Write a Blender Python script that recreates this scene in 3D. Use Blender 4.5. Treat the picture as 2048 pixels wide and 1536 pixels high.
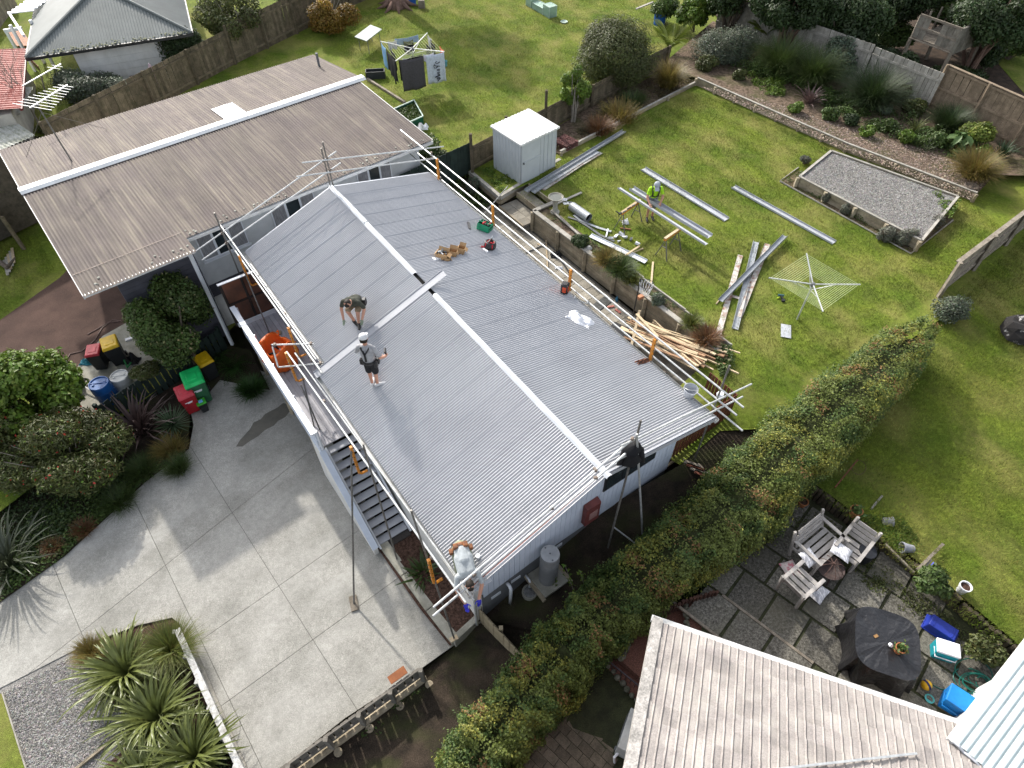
import bpy, bmesh, math, random
import numpy as np
from mathutils import Vector, Matrix
R=math.radians
random.seed(7); RNG=np.random.default_rng(11)
sc=bpy.context.scene
for o in list(bpy.data.objects): bpy.data.objects.remove(o)
COL=sc.collection
# ---------------------------------------------------------------- camera
F_PX,PITCH,ROLL,CAM_H=1298.8,.8617768,-.0034086,14.0
_d=np.array([-math.sin(ROLL)*math.cos(PITCH),math.cos(ROLL)*math.cos(PITCH),math.sin(PITCH)])
_Y=np.array([0,0,1.])-_d*_d[2]; _Y/=np.linalg.norm(_Y); _X=np.cross(_Y,_d)
if _X[0]<0: _X=-_X
def ray(px,py):
    r=np.array([px-1024.,py-768.,F_PX]); return np.array([r@_X,r@_Y,-(r@_d)])
def P(px,py,z=0.):
    """survey point: where the sight line of a photo point meets the level z"""
    r=ray(px,py); q=r*((z-CAM_H)/r[2]); return Vector((q[0],q[1],z))
def proj(q):
    q=np.array(q)-[0,0,CAM_H]; v=_X*q[0]+_Y*q[1]-_d*q[2]; return 1024+F_PX*v[0]/v[2],768+F_PX*v[1]/v[2]
cam=bpy.data.cameras.new('camera'); co=bpy.data.objects.new('camera',cam); COL.objects.link(co)
cam.sensor_width=36; cam.lens=F_PX/2048*36; cam.clip_end=2000; cam.clip_start=.1
def _ax(v): return Vector((v@_X,v@_Y,-(v@_d)))
_r=_ax(np.array([1.,0,0])); _u=_ax(np.array([0,-1.,0])); _b=_ax(np.array([0,0,-1.]))
M=Matrix((( _r.x,_u.x,_b.x,0),(_r.y,_u.y,_b.y,0),(_r.z,_u.z,_b.z,CAM_H),(0,0,0,1)))
co.matrix_world=M; sc.camera=co
# ---------------------------------------------------------------- light
SUN_AZ,SUN_EL=-29.,33.          # azimuth from +Y, towards -X
wd=bpy.data.worlds.new('World'); sc.world=wd; wd.use_nodes=True
nt=wd.node_tree; nt.nodes.clear()
sk=nt.nodes.new('ShaderNodeTexSky'); sk.sky_type='NISHITA'; sk.sun_disc=False
sk.sun_elevation=R(SUN_EL); sk.sun_rotation=R(SUN_AZ); sk.air_density=1.0; sk.dust_density=3.0; sk.ozone_density=1.0
bg=nt.nodes.new('ShaderNodeBackground'); bg.inputs[1].default_value=.15
wo=nt.nodes.new('ShaderNodeOutputWorld'); hs=nt.nodes.new('ShaderNodeHueSaturation'); hs.inputs['Saturation'].default_value=.38; nt.links.new(sk.outputs[0],hs.inputs['Color']); nt.links.new(hs.outputs[0],bg.inputs[0]); nt.links.new(bg.outputs[0],wo.inputs[0])
sl=bpy.data.lights.new('sun','SUN'); sl.energy=2.25; sl.angle=R(1.2); sl.color=(1,.95,.87)
so=bpy.data.objects.new('sun',sl); COL.objects.link(so)
sv=Vector((math.sin(R(SUN_AZ))*math.cos(R(SUN_EL)),math.cos(R(SUN_AZ))*math.cos(R(SUN_EL)),math.sin(R(SUN_EL))))
so.rotation_euler=sv.to_track_quat('Z','Y').to_euler(); so.location=sv*60
vs=sc.view_settings; vs.view_transform='Standard'; vs.look='None'; vs.gamma=1; vs.exposure=1.22; vs.use_curve_mapping=False
# ---------------------------------------------------------------- materials
MATS={}
def mat(name,col,rough=.8,var=.15,scale=3.,col2=None,fine=0.,fscale=60.,bump=0.,bscale=40.,metal=0.,rnd=0.,spec=.3,stretch=None,attr=None,trans=0.,streak=None,emit=None,detail=5.,rot=0.,alpha=None,thr=(.35,.65),mid=None):
    """one procedural surface: broad mottling (col -> col2), fine grain, per-piece tint (rnd), relief"""
    if name in MATS: return MATS[name]
    m=bpy.data.materials.new(name); m.use_nodes=True; n=m.node_tree.nodes; L=m.node_tree.links; n.clear()
    out=n.new('ShaderNodeOutputMaterial'); b=n.new('ShaderNodeBsdfPrincipled'); L.new(b.outputs[0],out.inputs[0])
    b.inputs['Roughness'].default_value=rough; b.inputs['Metallic'].default_value=metal; b.inputs['Specular IOR Level'].default_value=spec
    c1=(*col,1); c2=(*(col2 or tuple(max(0,x*(1-2*var)) for x in col)),1)
    geo=n.new('ShaderNodeNewGeometry'); src=geo.outputs['Position']
    if stretch:
        mp=n.new('ShaderNodeMapping'); mp.inputs['Rotation'].default_value=(0,0,rot); mp.vector_type='TEXTURE'
        mp.inputs['Scale'].default_value=tuple(1/s for s in stretch) if False else stretch
        L.new(src,mp.inputs[0]); src=mp.outputs[0]
    nz=n.new('ShaderNodeTexNoise'); nz.inputs['Scale'].default_value=scale; nz.inputs['Detail'].default_value=detail; nz.inputs['Roughness'].default_value=.62; L.new(src,nz.inputs['Vector'])
    rp=n.new('ShaderNodeValToRGB'); rp.color_ramp.elements[0].position=thr[0]; rp.color_ramp.elements[1].position=thr[1]
    rp.color_ramp.elements[0].color=c2; rp.color_ramp.elements[1].color=c1; L.new(nz.outputs[0],rp.inputs[0])
    cur=rp.outputs[0]
    def mul(cur,fac_out,lo,hi):
        mr=n.new('ShaderNodeMapRange'); mr.inputs[1].default_value=.25; mr.inputs[2].default_value=.75; mr.inputs[3].default_value=lo; mr.inputs[4].default_value=hi; L.new(fac_out,mr.inputs[0])
        mx=n.new('ShaderNodeMix'); mx.data_type='RGBA'; mx.blend_type='MULTIPLY'; mx.inputs[0].default_value=1
        L.new(cur,mx.inputs[6]); L.new(mr.outputs[0],mx.inputs[7]); return mx.outputs[2]
    if fine:
        f=n.new('ShaderNodeTexNoise'); f.inputs['Scale'].default_value=fscale; f.inputs['Detail'].default_value=3; L.new(src,f.inputs['Vector']); cur=mul(cur,f.outputs[0],1-fine,1+fine)
    if mid:
        f=n.new('ShaderNodeTexNoise'); f.inputs['Scale'].default_value=mid[0]; f.inputs['Detail'].default_value=3; f.inputs['Roughness'].default_value=.7; L.new(src,f.inputs['Vector']); cur=mul(cur,f.outputs[0],1-mid[1],1+mid[1])
    for st_ in ((streak if isinstance(streak,list) else [streak]) if streak else []):
        (sx,sy,sz),amt,srot,scol=st_
        mp2=n.new('ShaderNodeMapping'); mp2.inputs['Rotation'].default_value=(0,0,srot); mp2.vector_type='TEXTURE'; mp2.inputs['Scale'].default_value=(sx,sy,sz); L.new(geo.outputs['Position'],mp2.inputs[0])
        f=n.new('ShaderNodeTexNoise'); f.inputs['Scale'].default_value=1; f.inputs['Detail'].default_value=4; L.new(mp2.outputs[0],f.inputs['Vector'])
        mr=n.new('ShaderNodeMapRange'); mr.inputs[1].default_value=.45; mr.inputs[2].default_value=.7; mr.inputs[3].default_value=0; mr.inputs[4].default_value=amt; L.new(f.outputs[0],mr.inputs[0])
        mx=n.new('ShaderNodeMix'); mx.data_type='RGBA'; L.new(mr.outputs[0],mx.inputs[0]); L.new(cur,mx.inputs[6]); mx.inputs[7].default_value=(*scol,1); cur=mx.outputs[2]
    if attr:
        at=n.new('ShaderNodeAttribute'); at.attribute_name='tint'; mx=n.new('ShaderNodeMix'); mx.data_type='RGBA'; mx.blend_type='MULTIPLY'; mx.inputs[0].default_value=1
        L.new(cur,mx.inputs[6]); L.new(at.outputs['Color'],mx.inputs[7]); cur=mx.outputs[2]
    if rnd:
        oi=n.new('ShaderNodeObjectInfo'); mr=n.new('ShaderNodeMapRange'); mr.inputs[3].default_value=1-rnd; mr.inputs[4].default_value=1+rnd; L.new(oi.outputs['Random'],mr.inputs[0])
        mx=n.new('ShaderNodeMix'); mx.data_type='RGBA'; mx.blend_type='MULTIPLY'; mx.inputs[0].default_value=1; L.new(cur,mx.inputs[6]); L.new(mr.outputs[0],mx.inputs[7]); cur=mx.outputs[2]
    L.new(cur,b.inputs['Base Color'])
    if bump:
        f=n.new('ShaderNodeTexNoise'); f.inputs['Scale'].default_value=bscale; f.inputs['Detail'].default_value=4; L.new(src,f.inputs['Vector'])
        bp=n.new('ShaderNodeBump'); bp.inputs['Strength'].default_value=min(1,bump); bp.inputs['Distance'].default_value=.02 if bump<=1 else .02*bump; L.new(f.outputs[0],bp.inputs['Height']); L.new(bp.outputs[0],b.inputs['Normal'])
    if alpha is not None: b.inputs['Alpha'].default_value=alpha
    if trans:
        tr=n.new('ShaderNodeBsdfTranslucent'); L.new(cur,tr.inputs[0]); ms=n.new('ShaderNodeMixShader'); ms.inputs[0].default_value=trans
        L.new(b.outputs[0],ms.inputs[1]); L.new(tr.outputs[0],ms.inputs[2]); L.new(ms.outputs[0],out.inputs[0])
    MATS[name]=m; return m
def glass(name,col=(.03,.04,.045),rough=.08):
    if name in MATS: return MATS[name]
    m=mat(name,col,rough=rough,var=.2,scale=2.,spec=.6); return m
# ---------------------------------------------------------------- objects
WL={}                                     # world location of every parent object
def tag(o,label=None,cat=None,group=None,kind=None):
    if label: o['label']=label
    if cat: o['category']=cat
    if group: o['group']=group
    if kind: o['kind']=kind
    return o
def thing(name,label,cat,loc,group=None):
    o=bpy.data.objects.new(name,None); o.empty_display_size=.2; COL.objects.link(o); o.location=Vector(loc); WL[o.name]=Vector(loc)
    return tag(o,label,cat,group)
def link(name,me,parent=None,loc=(0,0,0),rot=None,scale=None,mtx=None):
    """world-placed object; parents are never rotated or scaled"""
    o=bpy.data.objects.new(name,me); COL.objects.link(o); w=Vector(loc)
    if me is not None and me.materials and me.materials[0] and me.materials[0].name[:5] in ('leaf_','flowe') and 'tint' not in me.color_attributes:
        ca=me.color_attributes.new('tint','FLOAT_COLOR','POINT'); ca.data.foreach_set('color',np.ones(len(me.vertices)*4,np.float32))
    if parent is not None:
        o.parent=parent; base=WL[parent.name]
    else: base=Vector((0,0,0))
    if mtx is not None:
        w=mtx.to_translation(); m2=mtx.copy(); m2.translation=w-base; o.matrix_basis=m2
    else:
        o.location=w-base
        if rot is not None: o.rotation_euler=rot
        if scale is not None: o.scale=scale
    WL[o.name]=w
    return o
class MB:
    def __init__(s): s.v=[]; s.f=[]; s.mi=[]; s.m=0
    def add(s,vs,fs):
        k=len(s.v); s.v+= [tuple(x) for x in vs]; s.f+=[tuple(i+k for i in f) for f in fs]; s.mi+=[s.m]*len(fs); return s
    def hexa(s,b):      # 8 corners: bottom 4 ccw, top 4 ccw
        return s.add(b,[(0,3,2,1),(4,5,6,7),(0,1,5,4),(1,2,6,5),(2,3,7,6),(3,0,4,7)])
    def box(s,c,size,rz=0.,M=None):
        x,y,z=[a/2 for a in size]; q=[(-x,-y,-z),(x,-y,-z),(x,y,-z),(-x,y,-z),(-x,-y,z),(x,-y,z),(x,y,z),(-x,y,z)]
        T=(M if M is not None else Matrix.Translation(Vector(c))@Matrix.Rotation(rz,4,'Z'))
        return s.hexa([T@Vector(p) for p in q])
    def bar(s,a,b,w,h,up=(0,0,1),roll=0.):   # rectangular bar a->b, w sideways, h along up
        a=Vector(a);b=Vector(b);t=(b-a).normalized();up=Vector(up)
        if abs(t.dot(up))>.98: up=Vector((0,1,0))
        sd=t.cross(up).normalized(); u2=sd.cross(t).normalized()
        if roll: q=Matrix.Rotation(roll,3,t); sd=q@sd;u2=q@u2
        sd*=w/2;u2*=h/2
        return s.hexa([a-sd-u2,a+sd-u2,b+sd-u2,b-sd-u2,a-sd+u2,a+sd+u2,b+sd+u2,b-sd+u2])
    def tube(s,a,b,r,n=8,r2=None,cap=True):
        a=Vector(a);b=Vector(b);t=(b-a).normalized();u=t.orthogonal().normalized();w=t.cross(u);r2=r if r2 is None else r2
        vs=[a+(u*math.cos(2*math.pi*i/n)+w*math.sin(2*math.pi*i/n))*r for i in range(n)]+[b+(u*math.cos(2*math.pi*i/n)+w*math.sin(2*math.pi*i/n))*r2 for i in range(n)]
        fs=[(i,(i+1)%n,n+(i+1)%n,n+i) for i in range(n)]
        if cap: fs+=[tuple(range(n-1,-1,-1)),tuple(range(n,2*n))]
        return s.add(vs,fs)
    def path(s,pts,r,n=6,taper=None,cap=True):
        pts=[Vector(p) for p in pts]; k=len(s.v); N=len(pts); prev=None
        for i,p in enumerate(pts):
            t=(pts[min(i+1,N-1)]-pts[max(i-1,0)]).normalized()
            u=t.orthogonal().normalized() if prev is None else (prev-t*prev.dot(t)).normalized()
            prev=u; w=t.cross(u); rr=(r[i] if hasattr(r,'__len__') else r)
            for j in range(n): a=2*math.pi*j/n; s.v.append(tuple(p+(u*math.cos(a)+w*math.sin(a))*rr))
        for i in range(N-1):
            for j in range(n): s.f.append((k+i*n+j,k+i*n+(j+1)%n,k+(i+1)*n+(j+1)%n,k+(i+1)*n+j)); s.mi.append(s.m)
        if cap:
            s.f.append(tuple(k+j for j in range(n-1,-1,-1))); s.f.append(tuple(k+(N-1)*n+j for j in range(n))); s.mi+=[s.m]*2
        return s
    def lathe(s,c,prof,n=20,axis=None,cap=(True,True),close=False):   # prof: (r,z)
        c=Vector(c); Q=Vector((0,0,1)).rotation_difference(Vector(axis)).to_matrix() if axis is not None else Matrix.Identity(3); k=len(s.v); N=len(prof)
        for r,z in prof:
            for j in range(n): a=2*math.pi*j/n; s.v.append(tuple(c+Q@Vector((r*math.cos(a),r*math.sin(a),z))))
        for i in range(N-1):
            for j in range(n): s.f.append((k+i*n+j,k+i*n+(j+1)%n,k+(i+1)*n+(j+1)%n,k+(i+1)*n+j)); s.mi.append(s.m)
        if cap[0]: s.f.append(tuple(k+j for j in range(n-1,-1,-1))); s.mi.append(s.m)
        if cap[1]: s.f.append(tuple(k+(N-1)*n+j for j in range(n))); s.mi.append(s.m)
        return s
    def poly(s,pts,z0=None,th=0.):     # planar-ish polygon sheet, optionally with thickness downward
        pts=[Vector(p) for p in pts]; n=len(pts)
        from mathutils.geometry import tessellate_polygon
        tri=tessellate_polygon([[Vector((p.x,p.y,0)) for p in pts]])
        fs=[]
        for t in tri:
            a,b,c=[pts[i] for i in t]
            fs.append(t if (b-a).cross(c-a).z>0 else (t[0],t[2],t[1]))
        k=len(s.v); s.add(pts,fs)
        if th:
            lo=[p-Vector((0,0,th)) for p in pts]; s.add(lo,[(f[0],f[2],f[1]) for f in fs])
            area=sum(pts[i].x*pts[(i+1)%n].y-pts[(i+1)%n].x*pts[i].y for i in range(n))
            for i in range(n):
                j=(i+1)%n; q=(k+n+i,k+n+j,k+j,k+i); s.f.append(q if area>0 else q[::-1]); s.mi.append(s.m)
        return s
    def mesh(s,name,mats,smooth=False,off=(0,0,0)):
        me=bpy.data.meshes.new(name); o=Vector(off); me.from_pydata([(x-o.x,y-o.y,z-o.z) for x,y,z in s.v],[],s.f)
        for m in (mats if isinstance(mats,(list,tuple)) else [mats]): me.materials.append(m)
        if isinstance(mats,(list,tuple)) and len(mats)>1: me.polygons.foreach_set('material_index',s.mi)
        if smooth: me.polygons.foreach_set('use_smooth',[True]*len(me.polygons))
        me.update(); return me
    def build(s,name,mats,parent=None,smooth=False,label=None,cat=None,group=None,kind=None):
        a=np.array(s.v); lo=a.min(0); hi=a.max(0); c=Vector(((lo[0]+hi[0])/2,(lo[1]+hi[1])/2,lo[2]))
        o=link(name,s.mesh(name,mats,smooth,c),parent,c); return tag(o,label,cat,group,kind)
def bevel(o,w=.01,seg=2,angle=40):
    md=o.modifiers.new('bevel','BEVEL'); md.width=w; md.segments=seg; md.limit_method='ANGLE'; md.angle_limit=R(angle); return o
def struct(name,mb,m,**k): return mb.build(name,m,kind='structure',**k)
def frame(a,b):    # local frame along ground line a->b : origin a, unit t, unit n(left), length
    a=Vector(a);b=Vector(b); t=(b-a); L=t.length; t.normalize(); return a,t,Vector((-t.y,t.x,0)).normalized(),L
def basis(o,x,y,z): 
    return Matrix(((x.x,y.x,z.x,o.x),(x.y,y.y,z.y,o.y),(x.z,y.z,z.z,o.z),(0,0,0,1)))
# house frame: u along the ridge (towards the viewer), w across to the street side
A0=Vector((-2.89376,20.3315,0)); HU=Vector((.58151187,-.81353792,0)); HW=Vector((-.81353792,-.58151187,0))
def HF(u,w,z=0.): return A0+HU*u+HW*w+Vector((0,0,z))
ZL,ZP,ZD=0.,-.75,-2.7
# ---------------------------------------------------------------- leaves
def leafmesh(name,pos,nrm,size,mats,tint=None,aspect=1.8,fold=.25,jit=.6,droop=0.,up=None,sizes=None):
    """many small leaves: each two triangles folded along the midrib. pos,nrm (N,3)"""
    N=len(pos); 
    nn=nrm+RNG.normal(0,jit,(N,3)); nn/=np.linalg.norm(nn,axis=1)[:,None]+1e-9
    t=np.cross(nn,RNG.normal(0,1,(N,3))); t/=np.linalg.norm(t,axis=1)[:,None]+1e-9
    if droop: t[:,2]-=droop; t/=np.linalg.norm(t,axis=1)[:,None]+1e-9
    b=np.cross(nn,t); b/=np.linalg.norm(b,axis=1)[:,None]+1e-9
    s=(size*RNG.uniform(.6,1.35,N) if sizes is None else sizes)[:,None]; L=t*s*aspect; W=b*s
    base=pos-L*.5; tip=pos+L*.5; l=pos-W*.5+nn*s*fold; r=pos+W*.5+nn*s*fold
    v=np.stack([base,r,tip,l],1).reshape(-1,3)
    i=np.arange(N)*4; f=np.stack([i,i+1,i+2,i,i+2,i+3],1).reshape(-1,3)
    return trimesh(name,v,f,mats,None if tint is None else np.repeat(tint,4,0))
def trimesh(name,v,f,mats,tint=None):
    me=bpy.data.meshes.new(name); v=np.ascontiguousarray(v,dtype=np.float32); f=np.ascontiguousarray(f,dtype=np.int32)
    me.vertices.add(len(v)); me.vertices.foreach_set('co',v.ravel()); me.loops.add(f.size); me.loops.foreach_set('vertex_index',f.ravel())
    me.polygons.add(len(f)); me.polygons.foreach_set('loop_start',np.arange(0,f.size,3,dtype=np.int32)); 
    me.materials.append(mats)
    if tint is not None:
        ca=me.color_attributes.new('tint','FLOAT_COLOR','POINT'); c=np.ones((len(v),4),np.float32); c[:,:3]=tint; ca.data.foreach_set('color',c.ravel())
    me.update(calc_edges=True); return me
def blob(n,r,c=(0,0,0),shell=.5,lump=6,lumpr=.55,flat=0.):
    """points through a lumpy crown volume: sub-lobes on an ellipsoid; returns positions and outward normals (local)"""
    r=np.array(r,float); k=RNG.normal(0,1,(lump,3)); k/=np.linalg.norm(k,axis=1)[:,None]; k[:,2]=np.where(k[:,2]<0,k[:,2]*.7,k[:,2])
    cen=k*r*(1-lumpr)*.95; rad=lumpr*RNG.uniform(.7,1.1,lump)
    w=rad**2; ix=RNG.choice(lump,n,p=w/w.sum()); dd=RNG.normal(0,1,(n,3)); dd/=np.linalg.norm(dd,axis=1)[:,None]
    rr=(shell+(1-shell)*RNG.uniform(0,1,n)**.6)[:,None]
    ang=np.sin(dd@RNG.normal(0,4,(3,1))+ix[:,None]*1.7)*.10+np.sin(dd@RNG.normal(0,9,(3,1))+ix[:,None])*.07+RNG.normal(0,.04,(n,1))
    p=cen[ix]+dd*rr*(1+ang)*rad[ix][:,None]*r
    keep=p[:,2]>-r[2]*(1-flat) ; p=p[keep]; dd=dd[keep]; ix=ix[keep]
    return p+np.array(c),dd,ix
# ================================================================ surfaces
mGrass=mat('lawn_grass',(.145,.18,.026),rough=.95,scale=.55,col2=(.075,.118,.014),fine=.38,fscale=38,bump=.9,bscale=55,streak=[((1.3,1.9,1),.7,.4,(.25,.225,.075)),((.45,.6,1),.4,1.2,(.10,.105,.03))],spec=.1,detail=9,mid=(9,.45))
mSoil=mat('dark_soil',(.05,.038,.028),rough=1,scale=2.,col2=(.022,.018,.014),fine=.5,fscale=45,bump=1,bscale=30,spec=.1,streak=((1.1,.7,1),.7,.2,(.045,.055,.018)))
mBark=mat('bark_mulch',(.10,.06,.045),rough=1,scale=14.,col2=(.03,.018,.014),fine=.6,fscale=55,bump=1,bscale=50,spec=.1)
mLitter=mat('leaf_litter',(.19,.14,.105),rough=1,scale=9.,col2=(.06,.045,.03),fine=.6,fscale=60,bump=1,bscale=50,spec=.1,streak=((.7,.9,1),.6,.9,(.06,.075,.022)))
mAsph=mat('brown_chip_seal',(.105,.068,.056),rough=.95,scale=.9,col2=(.066,.044,.037),fine=.45,fscale=70,bump=.8,bscale=80,spec=.1)
mConc=mat('exposed_concrete',(.355,.345,.315),rough=.9,scale=.9,col2=(.255,.25,.225),mid=(7,.1),fine=.4,fscale=55,bump=.6,bscale=70,rnd=.04,spec=.15,streak=[((2.2,.8,1),.45,.9,(.46,.45,.42)),((.5,.9,1),.3,.3,(.2,.195,.175)),((.12,.12,1),.25,0,(.17,.165,.15))],detail=10)
mConcEdge=mat('smooth_concrete',(.36,.35,.30),rough=.9,scale=2.5,col2=(.23,.22,.18),fine=.2,bump=.3,spec=.2)
mGravel=mat('grey_gravel',(.235,.225,.21),rough=.95,scale=1.0,col2=(.16,.155,.145),mid=(26,.45),fine=.8,fscale=60,bump=1,bscale=34,spec=.15,detail=6)
mJoint=mat('joint_filler',(.12,.115,.1),rough=1,scale=8)
mWhite=mat('white_paint',(.72,.74,.77),rough=.5,scale=2.,col2=(.62,.65,.69),spec=.4)
mWhiteWall=mat('white_plaster',(.70,.69,.66),rough=.85,scale=1.2,col2=(.55,.55,.53),fine=.1,streak=((.25,.25,1.2),.35,0,(.45,.44,.4)))
mBlueWall=mat('pale_blue_cladding',(.56,.61,.69),rough=.7,scale=1.5,col2=(.47,.52,.60),spec=.3)
mGreyBase=mat('grey_foundation_block',(.17,.175,.18),rough=.9,scale=1.8,col2=(.11,.115,.12),fine=.15,bump=.3)
mZinc=mat('new_zincalume_roof',(.40,.405,.42),rough=.40,scale=.6,col2=(.35,.355,.37),metal=.25,spec=.6,rnd=.02,fine=.05,fscale=90)
mFlash=mat('folded_flashing_steel',(.42,.435,.465),rough=.5,scale=1.5,col2=(.36,.375,.405),metal=.1,spec=.5)
mGalv=mat('galvanised_tube',(.58,.59,.58),rough=.45,scale=9,col2=(.40,.41,.41),metal=.45,spec=.5,rnd=.12)
mGalvDark=mat('weathered_steel_tube',(.22,.215,.20),rough=.55,scale=12,col2=(.12,.11,.10),metal=.4,rnd=.1)
mCoup=mat('rusty_coupler_steel',(.16,.11,.08),rough=.7,scale=30,col2=(.28,.26,.24),metal=.4)
mOrange=mat('orange_bracket_paint',(.72,.27,.018),rough=.5,scale=14,col2=(.52,.2,.03),spec=.4,streak=((.05,.05,.05),.6,0,(.25,.12,.05)))
mTimber=mat('new_pine_timber',(.52,.42,.28),rough=.8,scale=5,col2=(.40,.305,.19),stretch=(.25,.25,.25),fine=.12,fscale=70,rnd=.22)
mOldT=mat('weathered_grey_timber',(.27,.235,.19),rough=.95,scale=5,col2=(.16,.135,.105),fine=.3,fscale=45,bump=.5,bscale=40,rnd=.2)
mOldTL=mat('silvered_timber',(.37,.35,.31),rough=.95,scale=4,col2=(.24,.225,.195),fine=.25,fscale=45,bump=.4,bscale=40,rnd=.16)
mSleeper=mat('treated_sleeper',(.38,.325,.235),rough=.95,scale=3,col2=(.25,.205,.145),fine=.25,fscale=35,bump=.5,rnd=.12,streak=((.6,.6,.15),.5,0,(.12,.11,.07)))
mRedTrim=mat('old_red_barge_paint',(.23,.065,.045),rough=.7,scale=6,col2=(.14,.05,.04))
mBrown=mat('rust_brown_stain',(.16,.055,.03),rough=.8,scale=6,col2=(.10,.036,.022),rnd=.15)
mBlack=mat('black_plastic',(.018,.018,.02),rough=.5,scale=6,spec=.4)
mDark=mat('dark_void',(.008,.008,.008),rough=1)  # flat black that paints the shade inside openings
mPaver=mat('concrete_paver',(.32,.295,.245),rough=.95,scale=3.,col2=(.22,.20,.165),fine=.3,fscale=60,bump=.4,rnd=.16,spec=.1)
mRoofBrown=mat('rusted_brown_iron',(.165,.138,.12),rough=.8,scale=1.,col2=(.118,.098,.09),fine=.15,fscale=50,rnd=.10,spec=.25,detail=8,streak=[((3.,.1,3.),.7,-.8855,(.27,.235,.185)),((1.8,.08,2.),.55,-.8855,(.095,.08,.075)),((1.1,1.1,1),.4,0,(.13,.105,.105))])
mGutterW=mat('white_gutter',(.66,.66,.65),rough=.5,scale=4,col2=(.5,.5,.48),spec=.4)
mWeather=mat('grey_weatherboard',(.55,.565,.57),rough=.75,scale=2,col2=(.46,.475,.48),fine=.08)
mDarkBoard=mat('charcoal_weatherboard',(.07,.07,.085),rough=.75,scale=2,col2=(.05,.05,.06))
mGlass=glass('window_glass')
mCurtain=mat('grey_curtain',(.32,.32,.33),rough=.95,scale=9,col2=(.12,.12,.13),stretch=(.12,.12,2))
mGreenFence=mat('dark_green_paling_paint',(.022,.036,.03),rough=.75,scale=4,col2=(.014,.024,.02),rnd=.25)

# ================================================================ ground
def sheet(name,pts,m,label=None): return struct(name,MB().poly(pts),m)
g=MB(); S=300
g.add([(-S,-S,-3.6),(S,-S,-3.6),(S,S,-3.6),(-S,S,-3.6)],[(0,1,2,3)]); struct('terrain',g,mSoil)
RET0,RET1=HF(2.25,-3.02,0),HF(10.95,-3.18,0)
def px(l,z): return [P(a,b,z) for a,b in l]
# upper lawns (this yard and the neighbours' yards at the same level)
lawn=[RET0,RET1]+[P(1455,785,-.12),P(1512,858,-.38)]+[P(1610,838,-.2)]+px([(1720,748),(1900,625)],0)+[P(2048,470,0),Vector((45,8,0)),Vector((60,70,0)),Vector((-60,80,0)),Vector((-40,30,0))]+[Vector((-16.5,25.2,0)),Vector((-8.2,30.5,0)),Vector((-6.2,27.,0))]+[P(865,330,0),HF(-1.53,-2.72,0),HF(.55,-2.72,0),HF(.55,-4.02,0),HF(2.25,-4.02,0)]
sheet('lawn',lawn,mGrass)
# lower ground round the left neighbour, street side
sheet('lower_ground',[Vector((-60,30,-2.3)),Vector((-6.,30.4,-2.3)),P(820,350,-2.3),P(480,640,-2.3),P(440,680,-2.3),P(200,870,-2.3),P(-100,1100,-2.4),Vector((-60,3,-2.4))],mGrass)
sheet('neighbour_drive',px([(-120,590),(0,640),(120,555),(200,470),(420,560),(300,700),(205,735),(110,770),(30,760),(-200,780)],-2.296),mAsph)
sheet('bin_pad',px([(205,672),(262,640),(300,690),(330,720),(180,850),(100,800),(150,740)],-2.290),mConcEdge)
# street-side garden bank
sheet('garden_bank',[P(-300,900,-2.3),P(60,870,-2.3),P(190,860,-2.35),P(300,790,-2.5),P(450,690,-2.5),P(500,700,-2.6),P(540,780,-2.68),P(440,760,-2.69),P(380,830,-2.68),P(375,900,-2.68),P(290,965,-2.68),P(130,1112,-2.68),P(0,1205,-2.68),P(-300,1390,-2.68)],mSoil)
# drive base with its slabs
DR=[(440,752),(490,728),(590,770),(655,868),(775,1078),(905,1292),(845,1335),(690,1436),(520,1570),(440,1660),(410,1480),(360,1262),(345,1235),(278,1250),(165,1292),(0,1376),(-260,1505),(-260,1330),(0,1205),(130,1111),(290,963),(378,898),(387,850),(376,795),(395,772)]
drp=px(DR,ZD); dm=MB(); dm.poly([p-Vector((0,0,.03)) for p in drp])
drive=struct('driveway',dm,mJoint)
def split_cells(pts,lines,gap):
    bm=bmesh.new(); mb=MB().poly(pts); vs=[bm.verts.new(v) for v in mb.v]
    for f in mb.f: bm.faces.new([vs[i] for i in f])
    out=[]
    def rec(b,i):
        if not b.faces: b.free(); return
        if i==len(lines): out.append(b); return
        a,c=lines[i]; t=(c-a); n=Vector((-t.y,t.x,0)).normalized()
        for sgn in (1,-1):
            q=b.copy(); nn=n*sgn
            bmesh.ops.bisect_plane(q,geom=q.verts[:]+q.edges[:]+q.faces[:],plane_co=a+nn*gap/2,plane_no=nn,clear_inner=True,clear_outer=False)
            rec(q,i+1)
        b.free()
    rec(bm,0); return out
JL=[((114,1150),(170,1283)),((272,1007),(383,1240)),((382,895),(709,1411)),((161,1265),(611,909)),((517,1200),(725,1055)),((463,1397),(799,1154))]
def emit_cells(cells,name,m,parent,th,minarea=.05):
    for b in cells:
        if sum(f.calc_area() for f in b.faces)<minarea: b.free(); continue
        ed=[e for e in b.edges if len(e.link_faces)==2]
        r=bmesh.ops.extrude_face_region(b,geom=b.faces[:]); 
        for v in [x for x in r['geom'] if isinstance(x,bmesh.types.BMVert)]: v.co.z+=th
        bmesh.ops.recalc_face_normals(b,faces=b.faces[:])
        bmesh.ops.dissolve_limit(b,angle_limit=.01,verts=b.verts[:],edges=b.edges[:])
        me=bpy.data.meshes.new(name); c=sum((v.co for v in b.verts),Vector())/len(b.verts)
        for v in b.verts: v.co-=c
        b.to_mesh(me); b.free(); me.materials.append(m); link(name,me,parent,c)
emit_cells(split_cells([p-Vector((0,0,.029)) for p in drp],[(P(*a,ZD),P(*b,ZD)) for a,b in JL],.012),'slab',mConc,drive,.029)
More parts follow.
